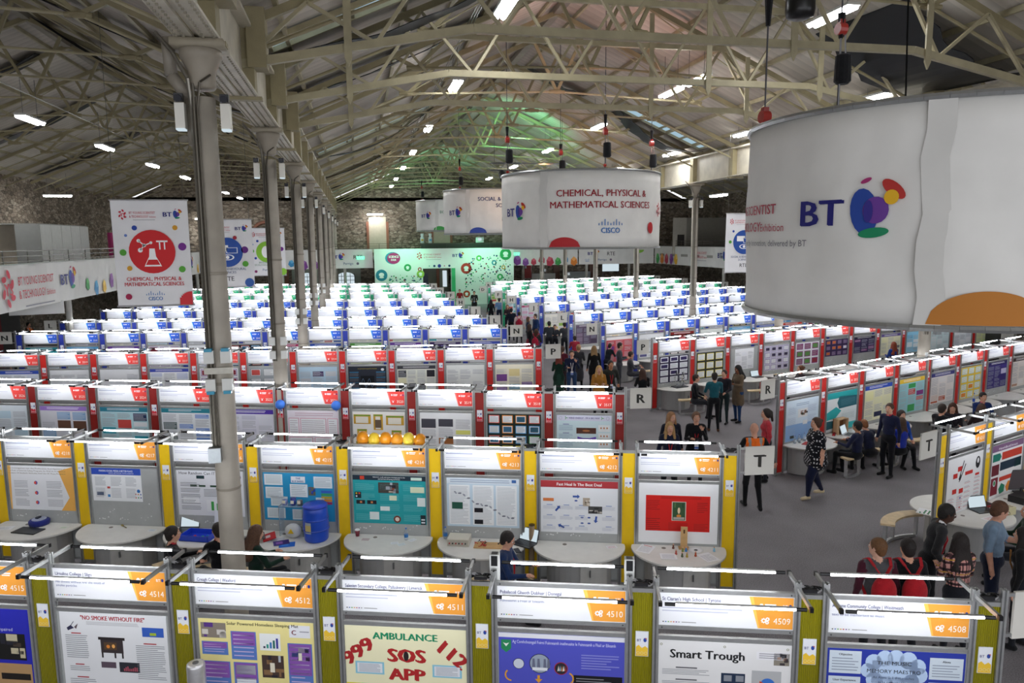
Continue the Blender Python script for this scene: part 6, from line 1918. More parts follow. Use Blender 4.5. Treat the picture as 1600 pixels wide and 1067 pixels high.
def field(prims, lo, hi, h, k=.035):
    n = np.ceil((np.array(hi) - np.array(lo)) / h).astype(int) + 1
    g = np.stack(np.meshgrid(*[lo[i] + h * np.arange(n[i]) for i in range(3)], indexing='ij'), -1)
    D = np.full(g.shape[:3], 1e3)
    for p in prims:
        # only touch the neighbourhood of the primitive
        bl, bh = p['box']; i0 = np.maximum(np.floor((bl - .08 - lo) / h).astype(int), 0); i1 = np.minimum(np.ceil((bh + .08 - lo) / h).astype(int) + 1, n)
        if (i1 <= i0).any(): continue
        sl = tuple(slice(a, b) for a, b in zip(i0, i1))
        d = p['f'](g[sl])
        D[sl] = smin(D[sl], d, p.get('k', k)) if not p.get('cut') else np.maximum(D[sl], -d)
    return D


def caps(a, b, r0, r1, col, k=.035):
    a = np.array(a, float); b = np.array(b, float); r = max(r0, r1)
    return dict(f=lambda P: sd_caps(P, a, b, r0, r1), col=col, box=(np.minimum(a, b) - r, np.maximum(a, b) + r), k=k)


def ell(c, r, col, ax=None, k=.035):
    m_ = max(r); c = np.array(c, float)
    return dict(f=lambda P: sd_ell(P, c, r, ax), col=col, box=(c - m_, c + m_), k=k)


def mesh_from(prims, h, name, mat='cloth', extra=None, k=.035):
    lo = np.min([p['box'][0] for p in prims], 0) - .05; hi = np.max([p['box'][1] for p in prims], 0) + .05
    D = field(prims, lo, hi, h, k)
    V, F = net(D, lo, h)
    C = V[F].mean(1); best = np.full(len(C), 1e9); ci = np.zeros(len(C), int); cols = []
    for p in prims:
        if p.get('cut'): continue
        if p['col'] not in cols: cols.append(p['col'])
        d = p['f'](C) + p.get('bias', 0); w_ = d < best; best[w_] = d[w_]; ci[w_] = cols.index(p['col'])
    m = M(mat); m.v = [tuple(v) for v in V]; m.f = [tuple(f) for f in F.tolist()]; m.c = [cols[i] for i in ci]
    m.m = [0] * len(m.f)
    return m, C, ci, cols


SKIN = '#d9a68c'


def person(name_label, x, y, face, h=1.7, pose='stand', top='#22242c', bottom='#1b1d24', skin=SKIN, shoes='#17171a', hair='#3a2a20', hairstyle='short', arms='down', sleeves=None,
           turn=0., nod=0., coat=0., skirt=None, lean=0., res=None, lanyard=None, woman=False, fat=1., bare=False, collar=None, extras=None, group=None, pattern=None, vest=None, glasses=False):
    dist = math.hypot(x, y)
    if res is None: res = .0165 if dist < 13 else (.02 if dist < 22 else .028)
    sit = pose == 'sit'; s = 1.0
    H0 = h if not sit else h + .42        # standing height behind a seated one
    s = H0 / 1.75
    top2 = sleeves or top
    drop = (.94 * s - .52) if sit else 0  # how far the hips come down when seated
    hz = .94 * s - drop
    ax = math.sin(lean) ; cz = math.cos(lean)

    def T(px, py, pz):  # torso point: height above the hips, leaning forward
        return np.array([px * cz + pz * ax, py, hz + pz * cz - px * ax])
    sw = (.165 if woman else .185) * s; hw = .095 * s
    pr = []
    pr.append(ell(T(0, 0, 0), (.125 * s * fat, (.17 if woman else .16) * s * fat, .12 * s), bottom if not coat else top))
    pr.append(ell(T(.005, 0, .17 * s), (.108 * s * fat, .145 * s * fat, .15 * s), top))
    pr.append(ell(T(0, 0, .36 * s), (.118 * s * fat, .165 * s * fat, .17 * s), top))
    pr.append(caps(T(0, -sw * .75, .475 * s), T(0, sw * .75, .475 * s), .068 * s, .068 * s, top))
    if woman: pr.append(ell(T(.075 * s, 0, .36 * s), (.07 * s, .12 * s, .07 * s), top))
    nk = T(.0, 0, .52 * s); hd = T(.03 * s, 0, .685 * s)
    hd = hd + np.array([.03 * math.sin(nod), 0, -.02 * abs(nod)])
    pr.append(caps(nk, hd - np.array([0.01, 0, .07 * s]), .055 * s, .05 * s, skin, .02))
    if collar: pr.append(dict(caps(T(.01, -.012, .54 * s), T(.01, .012, .54 * s), .06 * s, .06 * s, collar, .01), bias=.012))
    A = rotz(turn) @ roty(nod)
    hp = lambda a, b, c: hd + A @ (np.array([a, b, c]) * s)
    pr.append(ell(hp(-.005, 0, .015), (.098 * s, .077 * s, .108 * s), skin, A, .02))
    pr.append(ell(hp(.035, 0, -.055), (.06 * s, .055 * s, .06 * s), skin, A, .03))
    pr.append(ell(hp(.1, 0, -.01), (.02 * s, .014 * s, .026 * s), skin, A, .015))
    for q in (-1, 1): pr.append(ell(hp(0, q * .08, 0), (.02 * s, .012 * s, .03 * s), skin, A, .01))
    # legs
    L_ = {}
    for q in (-1, 1):
        hip = T(0, q * hw, -.02)
        if sit:
            kn = np.array([.43 * s, q * (.13 if not woman else .08), .50 * s]); an = np.array([.40 * s + (.06 if q > 0 else -.02), q * .12, .09])
        elif pose == 'walk':
            f_ = q * .2; kn = np.array([.06 + f_ * .5, q * .09, .50 * s]); an = np.array([f_ * 1.05 - .02, q * .085, .09 + (.05 if q < 0 else 0)])
        else:
            kn = np.array([.02, q * .105, .50 * s]); an = np.array([-.01 + .03 * q, q * .12, .09])
        lg = bottom if not skirt else (skin if bare else bottom)
        pr.append(caps(hip, kn, .088 * s * fat, .06 * s * fat, lg, .03)); pr.append(caps(kn, an, .058 * s * fat, .04 * s, lg, .03))
        fd = np.array([.14 * s, q * .02, -.05])
        pr.append(caps(an + np.array([-.03, 0, -.045]), an + fd, .042 * s, .036 * s, shoes, .02))
    if skirt and not sit:
        pr.append(caps(T(0, 0, -.02), T(0, 0, -.30 * s), .15 * s, .20 * s, skirt, .02)); pr.append(caps(T(0, 0, -.3 * s), T(0, 0, -.44 * s), .2 * s, .2 * s, skirt, .02))
    if coat:
        for q in (-1, 1): pr.append(caps(T(0, q * .05, .05), T(-.01 if not sit else .1, q * .075, -coat * s + (.0 if not sit else coat * .7)), .115 * s * fat, .135 * s * fat, top, .06))
    # arms
    hands = []
    for q in (-1, 1):
        sh = T(0, q * sw, .47 * s); mode = arms if isinstance(arms, str) else arms[0 if q > 0 else 1]
        up_, fo = .28 * s, .25 * s
        el_, wr = {
            'down': ((-.03, q * .06, -.275), (.05, q * .03, -.24)),
            'out': ((-.02, q * .15, -.24), (.04, q * .07, -.22)),
            'hold': ((.06, q * .05, -.26), (.2, -q * .09, .05)),
            'desk': ((.12, q * .05, -.24), (.23, -q * .04, .02)),
            'phone': ((.09, q * .05, -.25), (.1, -q * .1, .22)),
            'hip': ((-.1, q * .14, -.22), (.1, -q * .1, -.17)),
            'lap': ((.06, q * .05, -.26), (.2, -q * .06, -.08)),
            'reach': ((.18, q * .05, -.2), (.24, -q * .02, .0)),
            'back': ((-.14, q * .05, -.23), (-.02, -q * .15, -.12)),
        }[mode]
        e_ = sh + np.array(el_) * s; w_ = e_ + np.array(wr) * s
        pr.append(caps(sh, e_, .057 * s * (fat * .5 + .5), .045 * s, top2, .03))
        fc = skin if bare == 'arms' else top2
        pr.append(caps(e_, w_, .043 * s, .03 * s, fc, .02))
        dr = (w_ - e_) / np.linalg.norm(w_ - e_)
        pc = w_ + dr * .055 * s
        pr.append(caps(w_, pc, .026 * s, .032 * s, skin, .015)); hands.append((w_, pc, dr, q))
    m, C, ci, cols = mesh_from(pr, res, 'body')
    if pattern or vest:
        for i, c in enumerate(C):
            if pattern and m.c[i] in (top, top2):
                nc = pattern(c); 
                if nc: m.c[i] = nc
            if vest and m.c[i] == top and c[2] < hz + .53 * s and abs(c[1]) < sw * .98 and c[2] > hz - .06:
                m.c[i] = '#9a9c98' if (abs(abs(c[1]) - .11) < .022 or abs(c[2] - hz - .1) < .03) else vest
    # fingers and thumb
    for (w_, pc, dr, q) in hands:
        side = np.cross(dr, [1, 0, 0]) if abs(dr[0]) < .8 else np.cross(dr, [0, 0, 1.]); side /= np.linalg.norm(side); nrm = np.cross(dr, side)
        nn = 5 if dist < 18 else 4
        for k in range(4):
            b0 = pc + side * (k - 1.5) * .017 * s; l = (.036, .042, .039, .03)[k] * s
            b1 = b0 + dr * l + nrm * .006; b2 = b1 + dr * l * .6 + nrm * .02 * s
            m.cyl(b0, b1, .0095 * s, .0085 * s, nn, skin); m.cyl(b1, b2, .0085 * s, .0065 * s, nn, skin)
        t0 = w_ + dr * .02 + side * .024 * s; t1 = t0 + (dr * .6 + side * .8) * .034 * s; t2 = t1 + (dr * .95 + side * .1 + nrm * .3) * .028 * s
        m.cyl(t0, t1, .011 * s, .0095 * s, nn, skin); m.cyl(t1, t2, .0095 * s, .0075 * s, nn, skin)
    # eyes, brows and mouth
    if dist < 26:
        for q in (-1, 1):
            m.ball(tuple(hp(.083, q * .032, .012)), .011 * s, '#e9e4e0', 6, 5); m.ball(tuple(hp(.0905, q * .032, .012)), .0065 * s, '#2a1c14', 6, 4)
            m.cyl(hp(.09, q * .018, .034), hp(.083, q * .048, .034), .004 * s, .003 * s, 4, hair if hairstyle != 'bald' else '#8a7060')
        m.cyl(hp(.092, -.02, -.06), hp(.092, .02, -.06), .006 * s, .006 * s, 5, '#a85a50')
    t = thing('person', name_label, 'person', (x, y, 0), face, group)
    m.build('body', t, True)
    # hair
    if hairstyle != 'bald':
        hr = []
        hr.append(ell(hp(-.018, 0, .03), (.104 * s, .09 * s, .106 * s), hair, A, .02)); hr.append(ell(hp(-.055, 0, -.045), (.05 * s, .066 * s, .06 * s), hair, A, .03))
        if hairstyle in ('long', 'curly', 'vlong', 'ponytail', 'bun', 'bob'):
            hr.append(ell(hp(-.04, 0, .0), (.085 * s, .092 * s, .1 * s), hair, A, .03))
        if hairstyle in ('long', 'vlong', 'curly'):
            w2 = .055 if hairstyle == 'long' else .075; l2 = {'long': -.26, 'vlong': -.36, 'curly': -.3}[hairstyle]
            for q in (-1, 0, 1): hr.append(caps(hp(-.05, q * .05, -.05), hp(-.07, q * .085, l2 + .03 * abs(q)), .05 * s, w2 * s, hair, .04))
            for q in (-1, 1): hr.append(caps(hp(.0, q * .082, -.0), hp(.035, q * .1, l2 * .75), .026 * s, .035 * s, hair, .03))
        if hairstyle == 'ponytail': hr.append(caps(hp(-.12, 0, .04), hp(-.15, 0, -.16), .035 * s, .028 * s, hair, .03))
        if hairstyle == 'bun': hr.append(ell(hp(-.125, 0, .05), (.042 * s, .042 * s, .042 * s), hair, A, .02))
        if hairstyle == 'bob': hr.append(ell(hp(-.03, 0, -.05), (.08 * s, .1 * s, .08 * s), hair, A, .03))
        cut = ell(hp(.1, 0, -.035), (.085 * s, .078 * s, .1 * s), hair, A); cut['cut'] = True; hr.append(cut)
        mh, *_ = mesh_from(hr, min(res, .016) if dist < 13 else res * .8, 'hair', 'hair')
        if mh.f: mh.build('hair', t, True)
    if lanyard:
        ml = M('cloth')
        for q in (-1, 1): ml.cyl(T(.02, q * .06, .535 * s), T(.135 * s * fat, q * .035, .34 * s), .009, .009, 5, lanyard); ml.cyl(T(.135 * s * fat, q * .035, .34 * s), T(.135 * fat * s, 0, .12 * s), .009, .009, 5, lanyard)
        ml.build('lanyard', t)
        mb = M('print'); c = T(.15 * s * fat, 0, .06 * s); mb.box(tuple(c), (.008, .085, .12), '#e6e8ee'); mb.box((c[0] + .006, c[1], c[2] - .03), (.004, .085, .04), '#3a66c0'); mb.build('badge', t)
    if glasses:
        mg = M('plastic')
        for q in (-1, 1):
            pts = [hp(.1, q * .033 + .02 * math.cos(2 * PI * i / 8), .012 + .016 * math.sin(2 * PI * i / 8)) for i in range(9)]
            mg.path(pts, .0025, 4, '#16161a')
        mg.build('glasses', t)
    if extras: extras(t, T, s)
    return t


def backpack(x, y, face, hz, s, col, label):
    t = thing('backpack', label, 'backpack', (x, y, 0), face)
    pr = [ell((-.19, 0, hz + .2), (.1, .15, .2), col), ell((-.2, 0, hz + .08), (.09, .16, .1), col)]
    m, *_ = mesh_from(pr, .018, 'bag', 'cloth'); m.build('bag', t, True)
    for q in (-1, 1):
        m = M('cloth'); pts = [(-.16, q * .03, hz + .4), (-.13, q * .1, hz + .5), (-.03, q * .13, hz + .565), (.08, q * .13, hz + .5), (.13, q * .13, hz + .35), (.06, q * .165, hz + .2), (-.1, q * .15, hz + .06)]
        for a, b in zip(pts, pts[1:]): m.beam(a, b, .035, .012, col)
        m.build('strap', t)
    m = M('cloth'); m.cyl((-.19, -.04, hz + .395), (-.19, .04, hz + .395), .035, .035, 8, col); m.build('drawstring_neck', t)


D2 = math.radians
NAVY = '#1d2340'; BLK = '#17181c'; DK = '#22252e'; GRY = '#4c4f57'


def plaid(c):
    u = (c[2] * 11) % 1; v = (math.atan2(c[1], c[0]) * 3.2) % 1
    a, b = u < .38, v < .38
    if (u > .66 and u < .72): return '#c8963a'
    return '#141214' if a and b else ('#4a2f34' if a or b else '#d39a92')


def dotted(c):
    u = math.sin(c[0] * 75) * math.sin(c[1] * 75) * math.sin(c[2] * 75)
    return '#d0d0d4' if u > .45 else None


def raglan(c): return None


def strap_brown(t, T, s):
    m = M('cloth'); m.path([tuple(T(.12, .12, .46)), tuple(T(.14, 0, .25)), tuple(T(.11, -.16, .02))], .012, 5, '#a8743a'); m.build('bag_strap', t)


def phone(t, T, s):
    m = M('plastic'); m.box(tuple(T(.3, 0, .24)), (.1, .12, .08), '#1a1a1d'); m.cyl(tuple(T(.34, 0, .24)), tuple(T(.4, 0, .24)), .03, .03, 10, '#26262a'); m.build('camera_body', t)


UP, RT, DN, LF = D2(78), D2(-12), D2(258), D2(168)
LAB = 'person '
person('person with ginger-brown short hair in grey hoodie with maroon sleeves wearing a red bag', 6.15, 7.49, UP, 1.72, top='#55565a', sleeves='#4a1c2c', hair='#6e4a2a', turn=.7, skin='#e0b39c')
backpack(6.15, 7.49, UP, .94 * 1.72 / 1.75, 1, '#b3202a', 'red drawstring backpack on the person with ginger-brown hair')
person('person with dark hair in a black hoodie wearing a red bag, seen from behind', 6.53, 7.43, UP, 1.70, top='#14161b', hair='#1c1412', collar='#23476a')
backpack(6.53, 7.43, UP, .94 * 1.70 / 1.75, 1, '#b3202a', 'red drawstring backpack on the person in a black hoodie')
person('tall person in dark grey zip jacket leaning forward with hand on hip and red lanyard', 7.60, 8.28, D2(-30), 1.80, top='#2c2d30', bottom='#1a1a1e', skin='#4a3228', hair='#15100e', arms=('down', 'hip'), lean=.22, lanyard='#c02a34', nod=.25, collar='#e8e8ea')
person('person with long dark hair in a pink and black plaid shirt, seen from behind', 7.38, 7.53, UP + .1, 1.66, top='#d39a92', pattern=plaid, hair='#1f1614', hairstyle='vlong', woman=True, fat=1.08, arms='hold')
person('person in a light denim shirt and glasses looking down to the right', 8.42, 8.05, D2(-50), 1.82, top='#8098b0', bottom='#1b2238', hair='#5a3a24', arms=('desk', 'down'), nod=.35, turn=.5, fat=1.12, glasses=True, skin='#d59f86', bare='arms')
person('person with long black hair in black with a brown bag strap at the right edge', 8.33, 7.5, D2(120), 1.66, top='#141417', hair='#17100e', hairstyle='vlong', woman=True, extras=strap_brown)
person('person in dark green sitting at the laptops at the right edge', 9.95, 8.9, D2(150), 1.32, 'sit', top='#16301f', hair='#2a1c16', lanyard='#c02a34', arms='desk')
person('bald person in an orange high-visibility vest and black trousers walking away', 7.57, 12.84, UP, 1.77, 'walk', top='#15161a', bottom='#121317', hairstyle='bald', skin='#d9a48c', vest='#ee6f22', arms='out')
person('person with brown hair in a bun, black dotted top and navy trousers, walking', 9.16, 13.15, D2(178), 1.72, 'walk', top='#15161e', bottom='#161c38', shoes='#d9c8a4', hair='#4a2c1c', hairstyle='bun', woman=True, fat=1.5, coat=.12, pattern=dotted, arms='down', bare='arms')
person('seated person with black hair in a navy jumper at the open laptop', 10.88, 14.12, D2(118), 1.27, 'sit', top=NAVY, bottom=BLK, hair='#14100e', arms='desk', skin='#c08a6a')
person('seated person with ginger hair in a navy jumper bending over the desk', 11.32, 14.22, D2(95), 1.22, 'sit', top='#1b2038', bottom=BLK, hair='#8a5530', arms='desk', lean=.35, nod=.5)
person('standing person with brown hair in a navy sweater and black trousers, hands down', 11.57, 13.99, D2(195), 1.70, top='#1a1f3c', bottom='#14151c', hair='#4a3222', arms='down', turn=.3, collar='#c04050')
person('seated person with long brown hair in a royal blue top, seen from behind', 12.07, 14.2, D2(100), 1.25, 'sit', top='#2438a8', bottom=BLK, hair='#4a3424', hairstyle='long', woman=True, arms='desk', fat=1.1)
person('smiling seated person in a blue jacket with a red lanyard facing us', 12.5, 14.75, D2(262), 1.30, 'sit', top='#1f4aa0', bottom=BLK, hair='#2c1c16', hairstyle='ponytail', woman=True, lanyard='#d03a4a', arms='lap')
person('seated person in a black jacket turned to the right', 13.82, 14.97, D2(10), 1.36, 'sit', top='#101218', bottom=BLK, hair='#2c1e16', arms='desk')
person('seated person with long brown hair looking down beside the one in a black jacket', 14.35, 15.2, D2(225), 1.28, 'sit', top='#26222a', bottom=BLK, hair='#4a2a1c', hairstyle='long', woman=True, nod=.4, arms='lap')
person('seated person with dark hair in a blue sweater by the water bottle', 15.95, 15.95, D2(255), 1.32, 'sit', top='#1f3468', hair='#1c1512', collar='#d06a70', arms='desk')
person('seated person with brown hair facing the one in a blue sweater', 14.95, 14.95, D2(70), 1.25, 'sit', top='#3a2c2c', hair='#4a3024', hairstyle='long', woman=True, arms='desk')
person('person with a dark ponytail in a coral red jacket, behind the red end panel', 8.75, 14.35, D2(160), 1.66, top='#c83e4a', bottom=DK, hair='#1c1310', hairstyle='ponytail', woman=True, arms='down')
person('person with long light brown hair and dark coat standing behind the curly one', 6.55, 14.51, DN + .1, 1.68, top='#1c1e2c', hair='#9a6f48', hairstyle='vlong', woman=True, lanyard='#c02a34', arms='down', turn=.3)
person('person with very long curly blonde hair in a navy coat and red lanyard', 6.21, 13.83, DN, 1.64, top='#171c34', hair='#b08a58', hairstyle='curly', woman=True, lanyard='#c02a34', coat=.2, arms='down')
person('person in a black coat holding a camera in front, red lanyard', 7.03, 14.3, DN - .1, 1.70, top='#111216', hair='#6a4a34', hairstyle='ponytail', woman=True, lanyard='#c02a34', coat=.1, arms=('phone', 'hold'), extras=phone)
person('seated person in a black blazer leaning on the bench near row R', 9.87, 20.2, D2(-30), 1.34, 'sit', top='#15161c', bottom='#2c2d33', hair='#3a2a20', arms='lap', collar='#dfe0e6')
person('standing person in a teal sweater and black trousers, back to us', 9.66, 18.57, D2(75), 1.68, top='#1d5a66', bottom='#14151a', shoes='#5a3a2a', hair='#1f1712', arms='desk', turn=-.2)
person('person in a dark blazer and tie talking to the one in teal', 10.35, 19.3, D2(215), 1.6, top='#24242c', bottom='#1c2a2c', hair='#3a2a20', arms='lap', collar='#c03a4a')
person('person with long curly black hair in a khaki coat and jeans', 10.82, 19.34, D2(190), 1.72, top='#6a5a48', bottom='#24406a', hair='#121012', hairstyle='curly', woman=True, coat=.3, arms='hold', nod=.3, skin='#8a5a44')
person('person with red hair in a dark green blazer and tartan skirt, seen from behind', 6.47, 23.33, UP, 1.62, top='#143026', bottom='#c9a08a', skirt='#1f3d33', hair='#7a2c1c', hairstyle='long', woman=True, arms='hold', bare=True, coat=.08)
person('person with brown hair in a maroon jumper behind the one in dark green', 7.0, 24.8, D2(60), 1.66, top='#5a1c2c', bottom='#3a2c30', hair='#4a3024', hairstyle='ponytail', woman=True, arms='down')
person('person in a navy jacket and jeans with a hand at the mouth', 6.9, 23.28, DN, 1.74, top='#1b2340', bottom='#2c4468', hair='#4a3428', hairstyle='short', arms=('phone', 'hold'), lanyard='#e8e8ea')
person('person with a blonde bun in a grey dress and black tights, seen from behind', 7.7, 25.11, UP - .2, 1.65, top='#3c3d42', bottom='#0f1013', skirt='#3c3d42', hair='#b89060', hairstyle='bun', woman=True, arms='hold')
person('person with long blonde hair in a black coat beside the blue end panel', 8.12, 24.6, UP, 1.66, top='#101114', hair='#9a7a50', hairstyle='long', woman=True, coat=.2, arms='down')
person('person with blonde hair in a mustard coat facing us', 6.96, 20.62, DN, 1.66, top='#b07a34', bottom=BLK, hair='#d0a868', hairstyle='curly', woman=True, coat=.2, arms='hold')
person('person with short black hair in a dark olive coat and red lanyard', 7.36, 20.73, DN + .15, 1.78, top='#2a2c28', bottom=BLK, hair='#17120f', lanyard='#c02a34', arms='lap', coat=.1, skin='#b9805f')
person('standing person in a grey school jumper near the red poster', 9.1, 24.69, D2(-20), 1.72, top='#44464e', bottom='#3a3b42', hair='#241a14', arms='hold')
person('seated person in grey uniform writing on a clipboard', 9.64, 25.01, D2(-15), 1.33, 'sit', top='#4a4b52', bottom='#3c3d43', hair='#3a2820', arms='desk', collar='#a83a48')
person('seated person with long brown hair in black, near the sign lettered R', 8.75, 21.6, UP, 1.3, 'sit', top='#15171c', hair='#4a3024', hairstyle='long', woman=True, arms='desk', extras=None)
person('person in a crimson jumper at the desk of row L', 8.59, 28.5, UP, 1.5, top='#a02a3c', bottom=DK, hair='#2c1e18', arms='desk', lean=.2)
person('person in a dark jacket bending over the desk of row N', 9.17, 26.2, D2(40), 1.5, top='#1a2028', hair='#1c1512', arms='desk', lean=.3)
person('left one of three school pupils in grey seen from behind', 8.5, 32.3, UP, 1.70, top='#3a3f46', bottom='#1f2228', hair='#1c1512', arms='hold')
person('small pupil in grey blazer between two taller ones', 8.85, 32.6, DN, 1.5, top='#3a3c44', bottom='#1f2228', hair='#2c1e18', arms='hold', collar='#b03a48')
person('right one of three school pupils in grey seen from behind', 9.12, 31.9, UP + .2, 1.68, top='#3c4046', bottom='#1f2228', hair='#1c1512', arms='hold')
person('person in a blue suit standing in the far aisle', 8.62, 35.38, D2(200), 1.74, top='#1f3a6a', bottom='#1a2238', hair='#2a1c16', arms='down')
person('person with brown hair in a navy top left of the blue suit', 8.2, 35.3, D2(-20), 1.62, top='#1c2444', hair='#5a3a28', hairstyle='long', woman=True, arms='down')
person('person in black with a dark red skirt in the far aisle', 7.5, 32.03, D2(10), 1.64, top='#17171b', bottom='#141418', skirt='#7a2030', hair='#3a2218', hairstyle='long', woman=True, arms='hold')
person('person in dark clothes with a red rucksack in the far aisle', 7.43, 30.4, D2(60), 1.6, top='#2a2a2e', hair='#4a2c1e', hairstyle='long', woman=True, arms='hold')
backpack(7.43, 30.4, D2(60), .86, 1, '#a8203a', 'red rucksack on the person in dark clothes in the far aisle')
person('person in a pale pink shirt with a red rucksack far down the aisle', 8.23, 37.48, UP, 1.66, top='#d8c0c4', bottom=BLK, hair='#2a1c16', arms='down')
backpack(8.23, 37.48, UP, .89, 1, '#a8203a', 'red rucksack on the person in a pale pink shirt')
person('person in a navy coat with back to us far down the aisle', 8.04, 38.54, UP, 1.76, top='#151a2c', bottom=BLK, hair='#14100e', arms='down', fat=1.15)
person('person with light hair facing us far down the aisle', 8.5, 41.81, DN, 1.66, top='#3a2c34', hair='#7a5438', hairstyle='long', woman=True, arms='hold')
person('person in a light blue shirt far down the aisle', 8.69, 45.38, UP, 1.78, top='#6f93c0', bottom='#1c2238', hair='#1f1712', arms='hold')
person('person with long black hair in black far down the aisle', 8.23, 45.78, UP, 1.66, top='#111216', hair='#101012', hairstyle='vlong', woman=True, arms='down')
person('person in a dark coat with a lanyard before the green wall', 8.19, 52.29, DN, 1.78, top='#2a2e2c', bottom=BLK, hair='#15110f', coat=.15, arms='lap', lanyard='#d8d8dc')
person('person in a red top near the sign lettered D', 7.59, 55.64, DN, 1.7, top='#a02c30', bottom=BLK, hair='#2a1c16', arms='down')
person('person in an orange high-visibility vest by the left L sign', -15.9, 39.9, RT, 1.62, top='#3a2c20', bottom=BLK, vest='#ee6f22', hair='#15110f', arms='reach')
person('person in dark clothes below the left N sign', -12.65, 30.65, DN + .3, 1.62, top='#1f1c24', bottom=BLK, hair='#2a1c16', arms='down')
person('seated person with short dark hair in a black jumper at the blue tray', -2.81, 11.05, D2(15), 1.28, 'sit', top='#101116', bottom=BLK, hair='#1f1612', arms='desk', collar='#c03a44')
person('seated person in black half hidden by the nearest column', -2.15, 11.05, D2(120), 1.26, 'sit', top='#101116', bottom=BLK, hair='#241a14', arms='desk', collar='#c03a44')
person('seated person with long brown hair in a dark green jumper holding a red booklet', -1.62, 10.78, D2(25), 1.3, 'sit', top='#122c22', bottom=BLK, hair='#5a3c28', hairstyle='vlong', woman=True, arms='desk', nod=.3)
person('seated person in a blue hoodie with red lanyard, dark curly hair and glasses', 1.91, 9.75, D2(-25), 1.3, 'sit', top='#22365f', bottom=BLK, hair='#1c1614', arms='desk', nod=.35, lanyard='#c02a34', glasses=True)
person('person with long red hair in a blue top in front of row P', 18.9, 22.87, D2(95), 1.62, top='#1f3f8a', bottom=BLK, hair='#8a3a1c', hairstyle='vlong', woman=True, arms='hold')
person('seated person with a brown bun beside the laptop in row P', 13.8, 20.77, D2(175), 1.35, 'sit', top='#2a1f24', hair='#6a3f26', hairstyle='bun', woman=True, arms='desk')
# ================================================================ THINGS ON THE DESKS
DZ = .7065


def item(row, i, x, y, name, label, cat, rz=0, z=DZ, group=None):
    X, Y, A_ = loc(row, i, x, y)
    return thing(name, label, cat, (X, Y, z), A_ + rz, group)


def laptop(t, body='#1c1d21', scr='#dfeef0', w_=.32, opening=1.9, k=''):
    m = M('plastic'); m.bx(-w_ / 2, w_ / 2, -.11, .11, 0, .016, body); m.build('laptop_base', t)
    m = M('plastic')
    for a in range(5):
        for b in range(11): m.box((-w_ * .42 + b * w_ * .084, .07 - a * .028, .018), (w_ * .07, .02, .004), '#303238')
    o = m.build('keyboard', t); o['kind'] = 'stuff'
    c, s = math.cos(opening - PI / 2), math.sin(opening - PI / 2)
    m = M('plastic'); m.T = Matrix.Translation((0, .11, .012)) @ Matrix.Rotation(-(opening - PI / 2), 4, 'X')
    m.bx(-w_ / 2, w_ / 2, 0, .01, 0, .21, body); o = m.build('lid', t)
    m2 = M('screen'); m2.T = m.T; m2.bx(-w_ / 2 + .012, w_ / 2 - .012, -.002, 0, .015, .198, scr); m2.build('screen', o)


def bottle(t, cap='#2a66b8', h=.2, label_col='#3a7ac0'):
    m = M('glass'); m.lathe([(.02, 0), (.032, .01), (.032, h * .55), (.028, h * .7), (.012, h * .88), (.012, h * .92)], 12, '#cfe6f2'); m.build('bottle_body', t, True)
    m = M('plastic'); m.lathe([(.014, h * .92), (.014, h)], 10, cap); m.build('cap', t)
    m = M('print'); m.lathe([(.0335, h * .25), (.0335, h * .5)], 12, label_col, cap=False); m.build('label_band', t)


def cup(t, col='#7a2030', lid='#efefef'):
    m = M('plastic'); m.lathe([(.028, 0), (.04, .1)], 14, col); m.build('cup_body', t, True)
    m = M('plastic'); m.lathe([(.043, .1), (.043, .108), (.036, .116)], 14, lid); m.build('lid', t)


def papers(t, n=1, w_=.21, h=.29, col='#eef0f2', ink='#8f96a4', head=None, rr=random.Random(3)):
    m = M('print')
    m.bx(-w_ / 2, w_ / 2, -h / 2, h / 2, 0, .0015 * n, col)
    m.build('sheet', t)
    F = Flat(); F.lines(-w_ * .4, -h * .4, w_ * .4, h * .3, ink, 9, rr, .25)
    if head: F.rect(-w_ * .3, h * .36, w_ * .3, h * .42, head)
    pm = M('print'); F.build(pm, lambda x, y, d: (x, y, .0015 * n + d), .0006); pm.build('sheet_print', t)


T_ = LR['T']
t = item(T_, -1, -.62, -.12, 'headset_case', 'round dark blue case with grey contents on the far left desk', 'case')
m = M('cloth'); m.lathe([(.15, 0), (.16, .03), (.16, .07), (.14, .09)], 20, '#27307a'); m.build('case_body', t, True)
m = M('plastic'); m.lathe([(.11, .085), (.11, .1)], 16, '#a9b0c8'); m.box((-.03, .02, .11), (.05, .08, .03), '#1d2030'); m.build('contents', t)
t = item(T_, -1, -.56, -.42, 'black_folder', 'flat black folder lying on the far left desk', 'folder', -.1)
m = M('plastic'); m.bx(-.24, .2, -.12, .12, 0, .015, '#25292a'); m.bx(-.24, .2, -.125, -.118, 0, .018, '#16191a'); m.build('cover', t)
m = M('print'); m.bx(-.23, .19, -.11, .11, .004, .011, '#cccccc'); m.build('page_block', t)
t = item(T_, -1, -1.15, -.35, 'paper_sheet', 'long white sheet at the left end of the far left desk', 'paper', .2); papers(t, 1, .42, .16)
t = item(T_, -1, -.1, -.22, 'leaflet', 'small leaflet on the right side of the far left desk', 'leaflet'); papers(t, 1, .14, .1, '#e6e9e2', '#6a9a5a')
t = item(T_, 0, -.62, -.1, 'hair_brush', 'small brown brush lying on the empty desk of stand 4217', 'brush', 1.0)
m = M('wood'); m.cyl((0, -.1, .008), (0, .02, .008), .008, .008, 6, '#6a5a34'); m.build('handle', t)
m = M('hair'); m.ball((0, .05, .015), (.02, .04, .015), '#8a7a3a', 8, 5); m.build('bristle_pad', t)
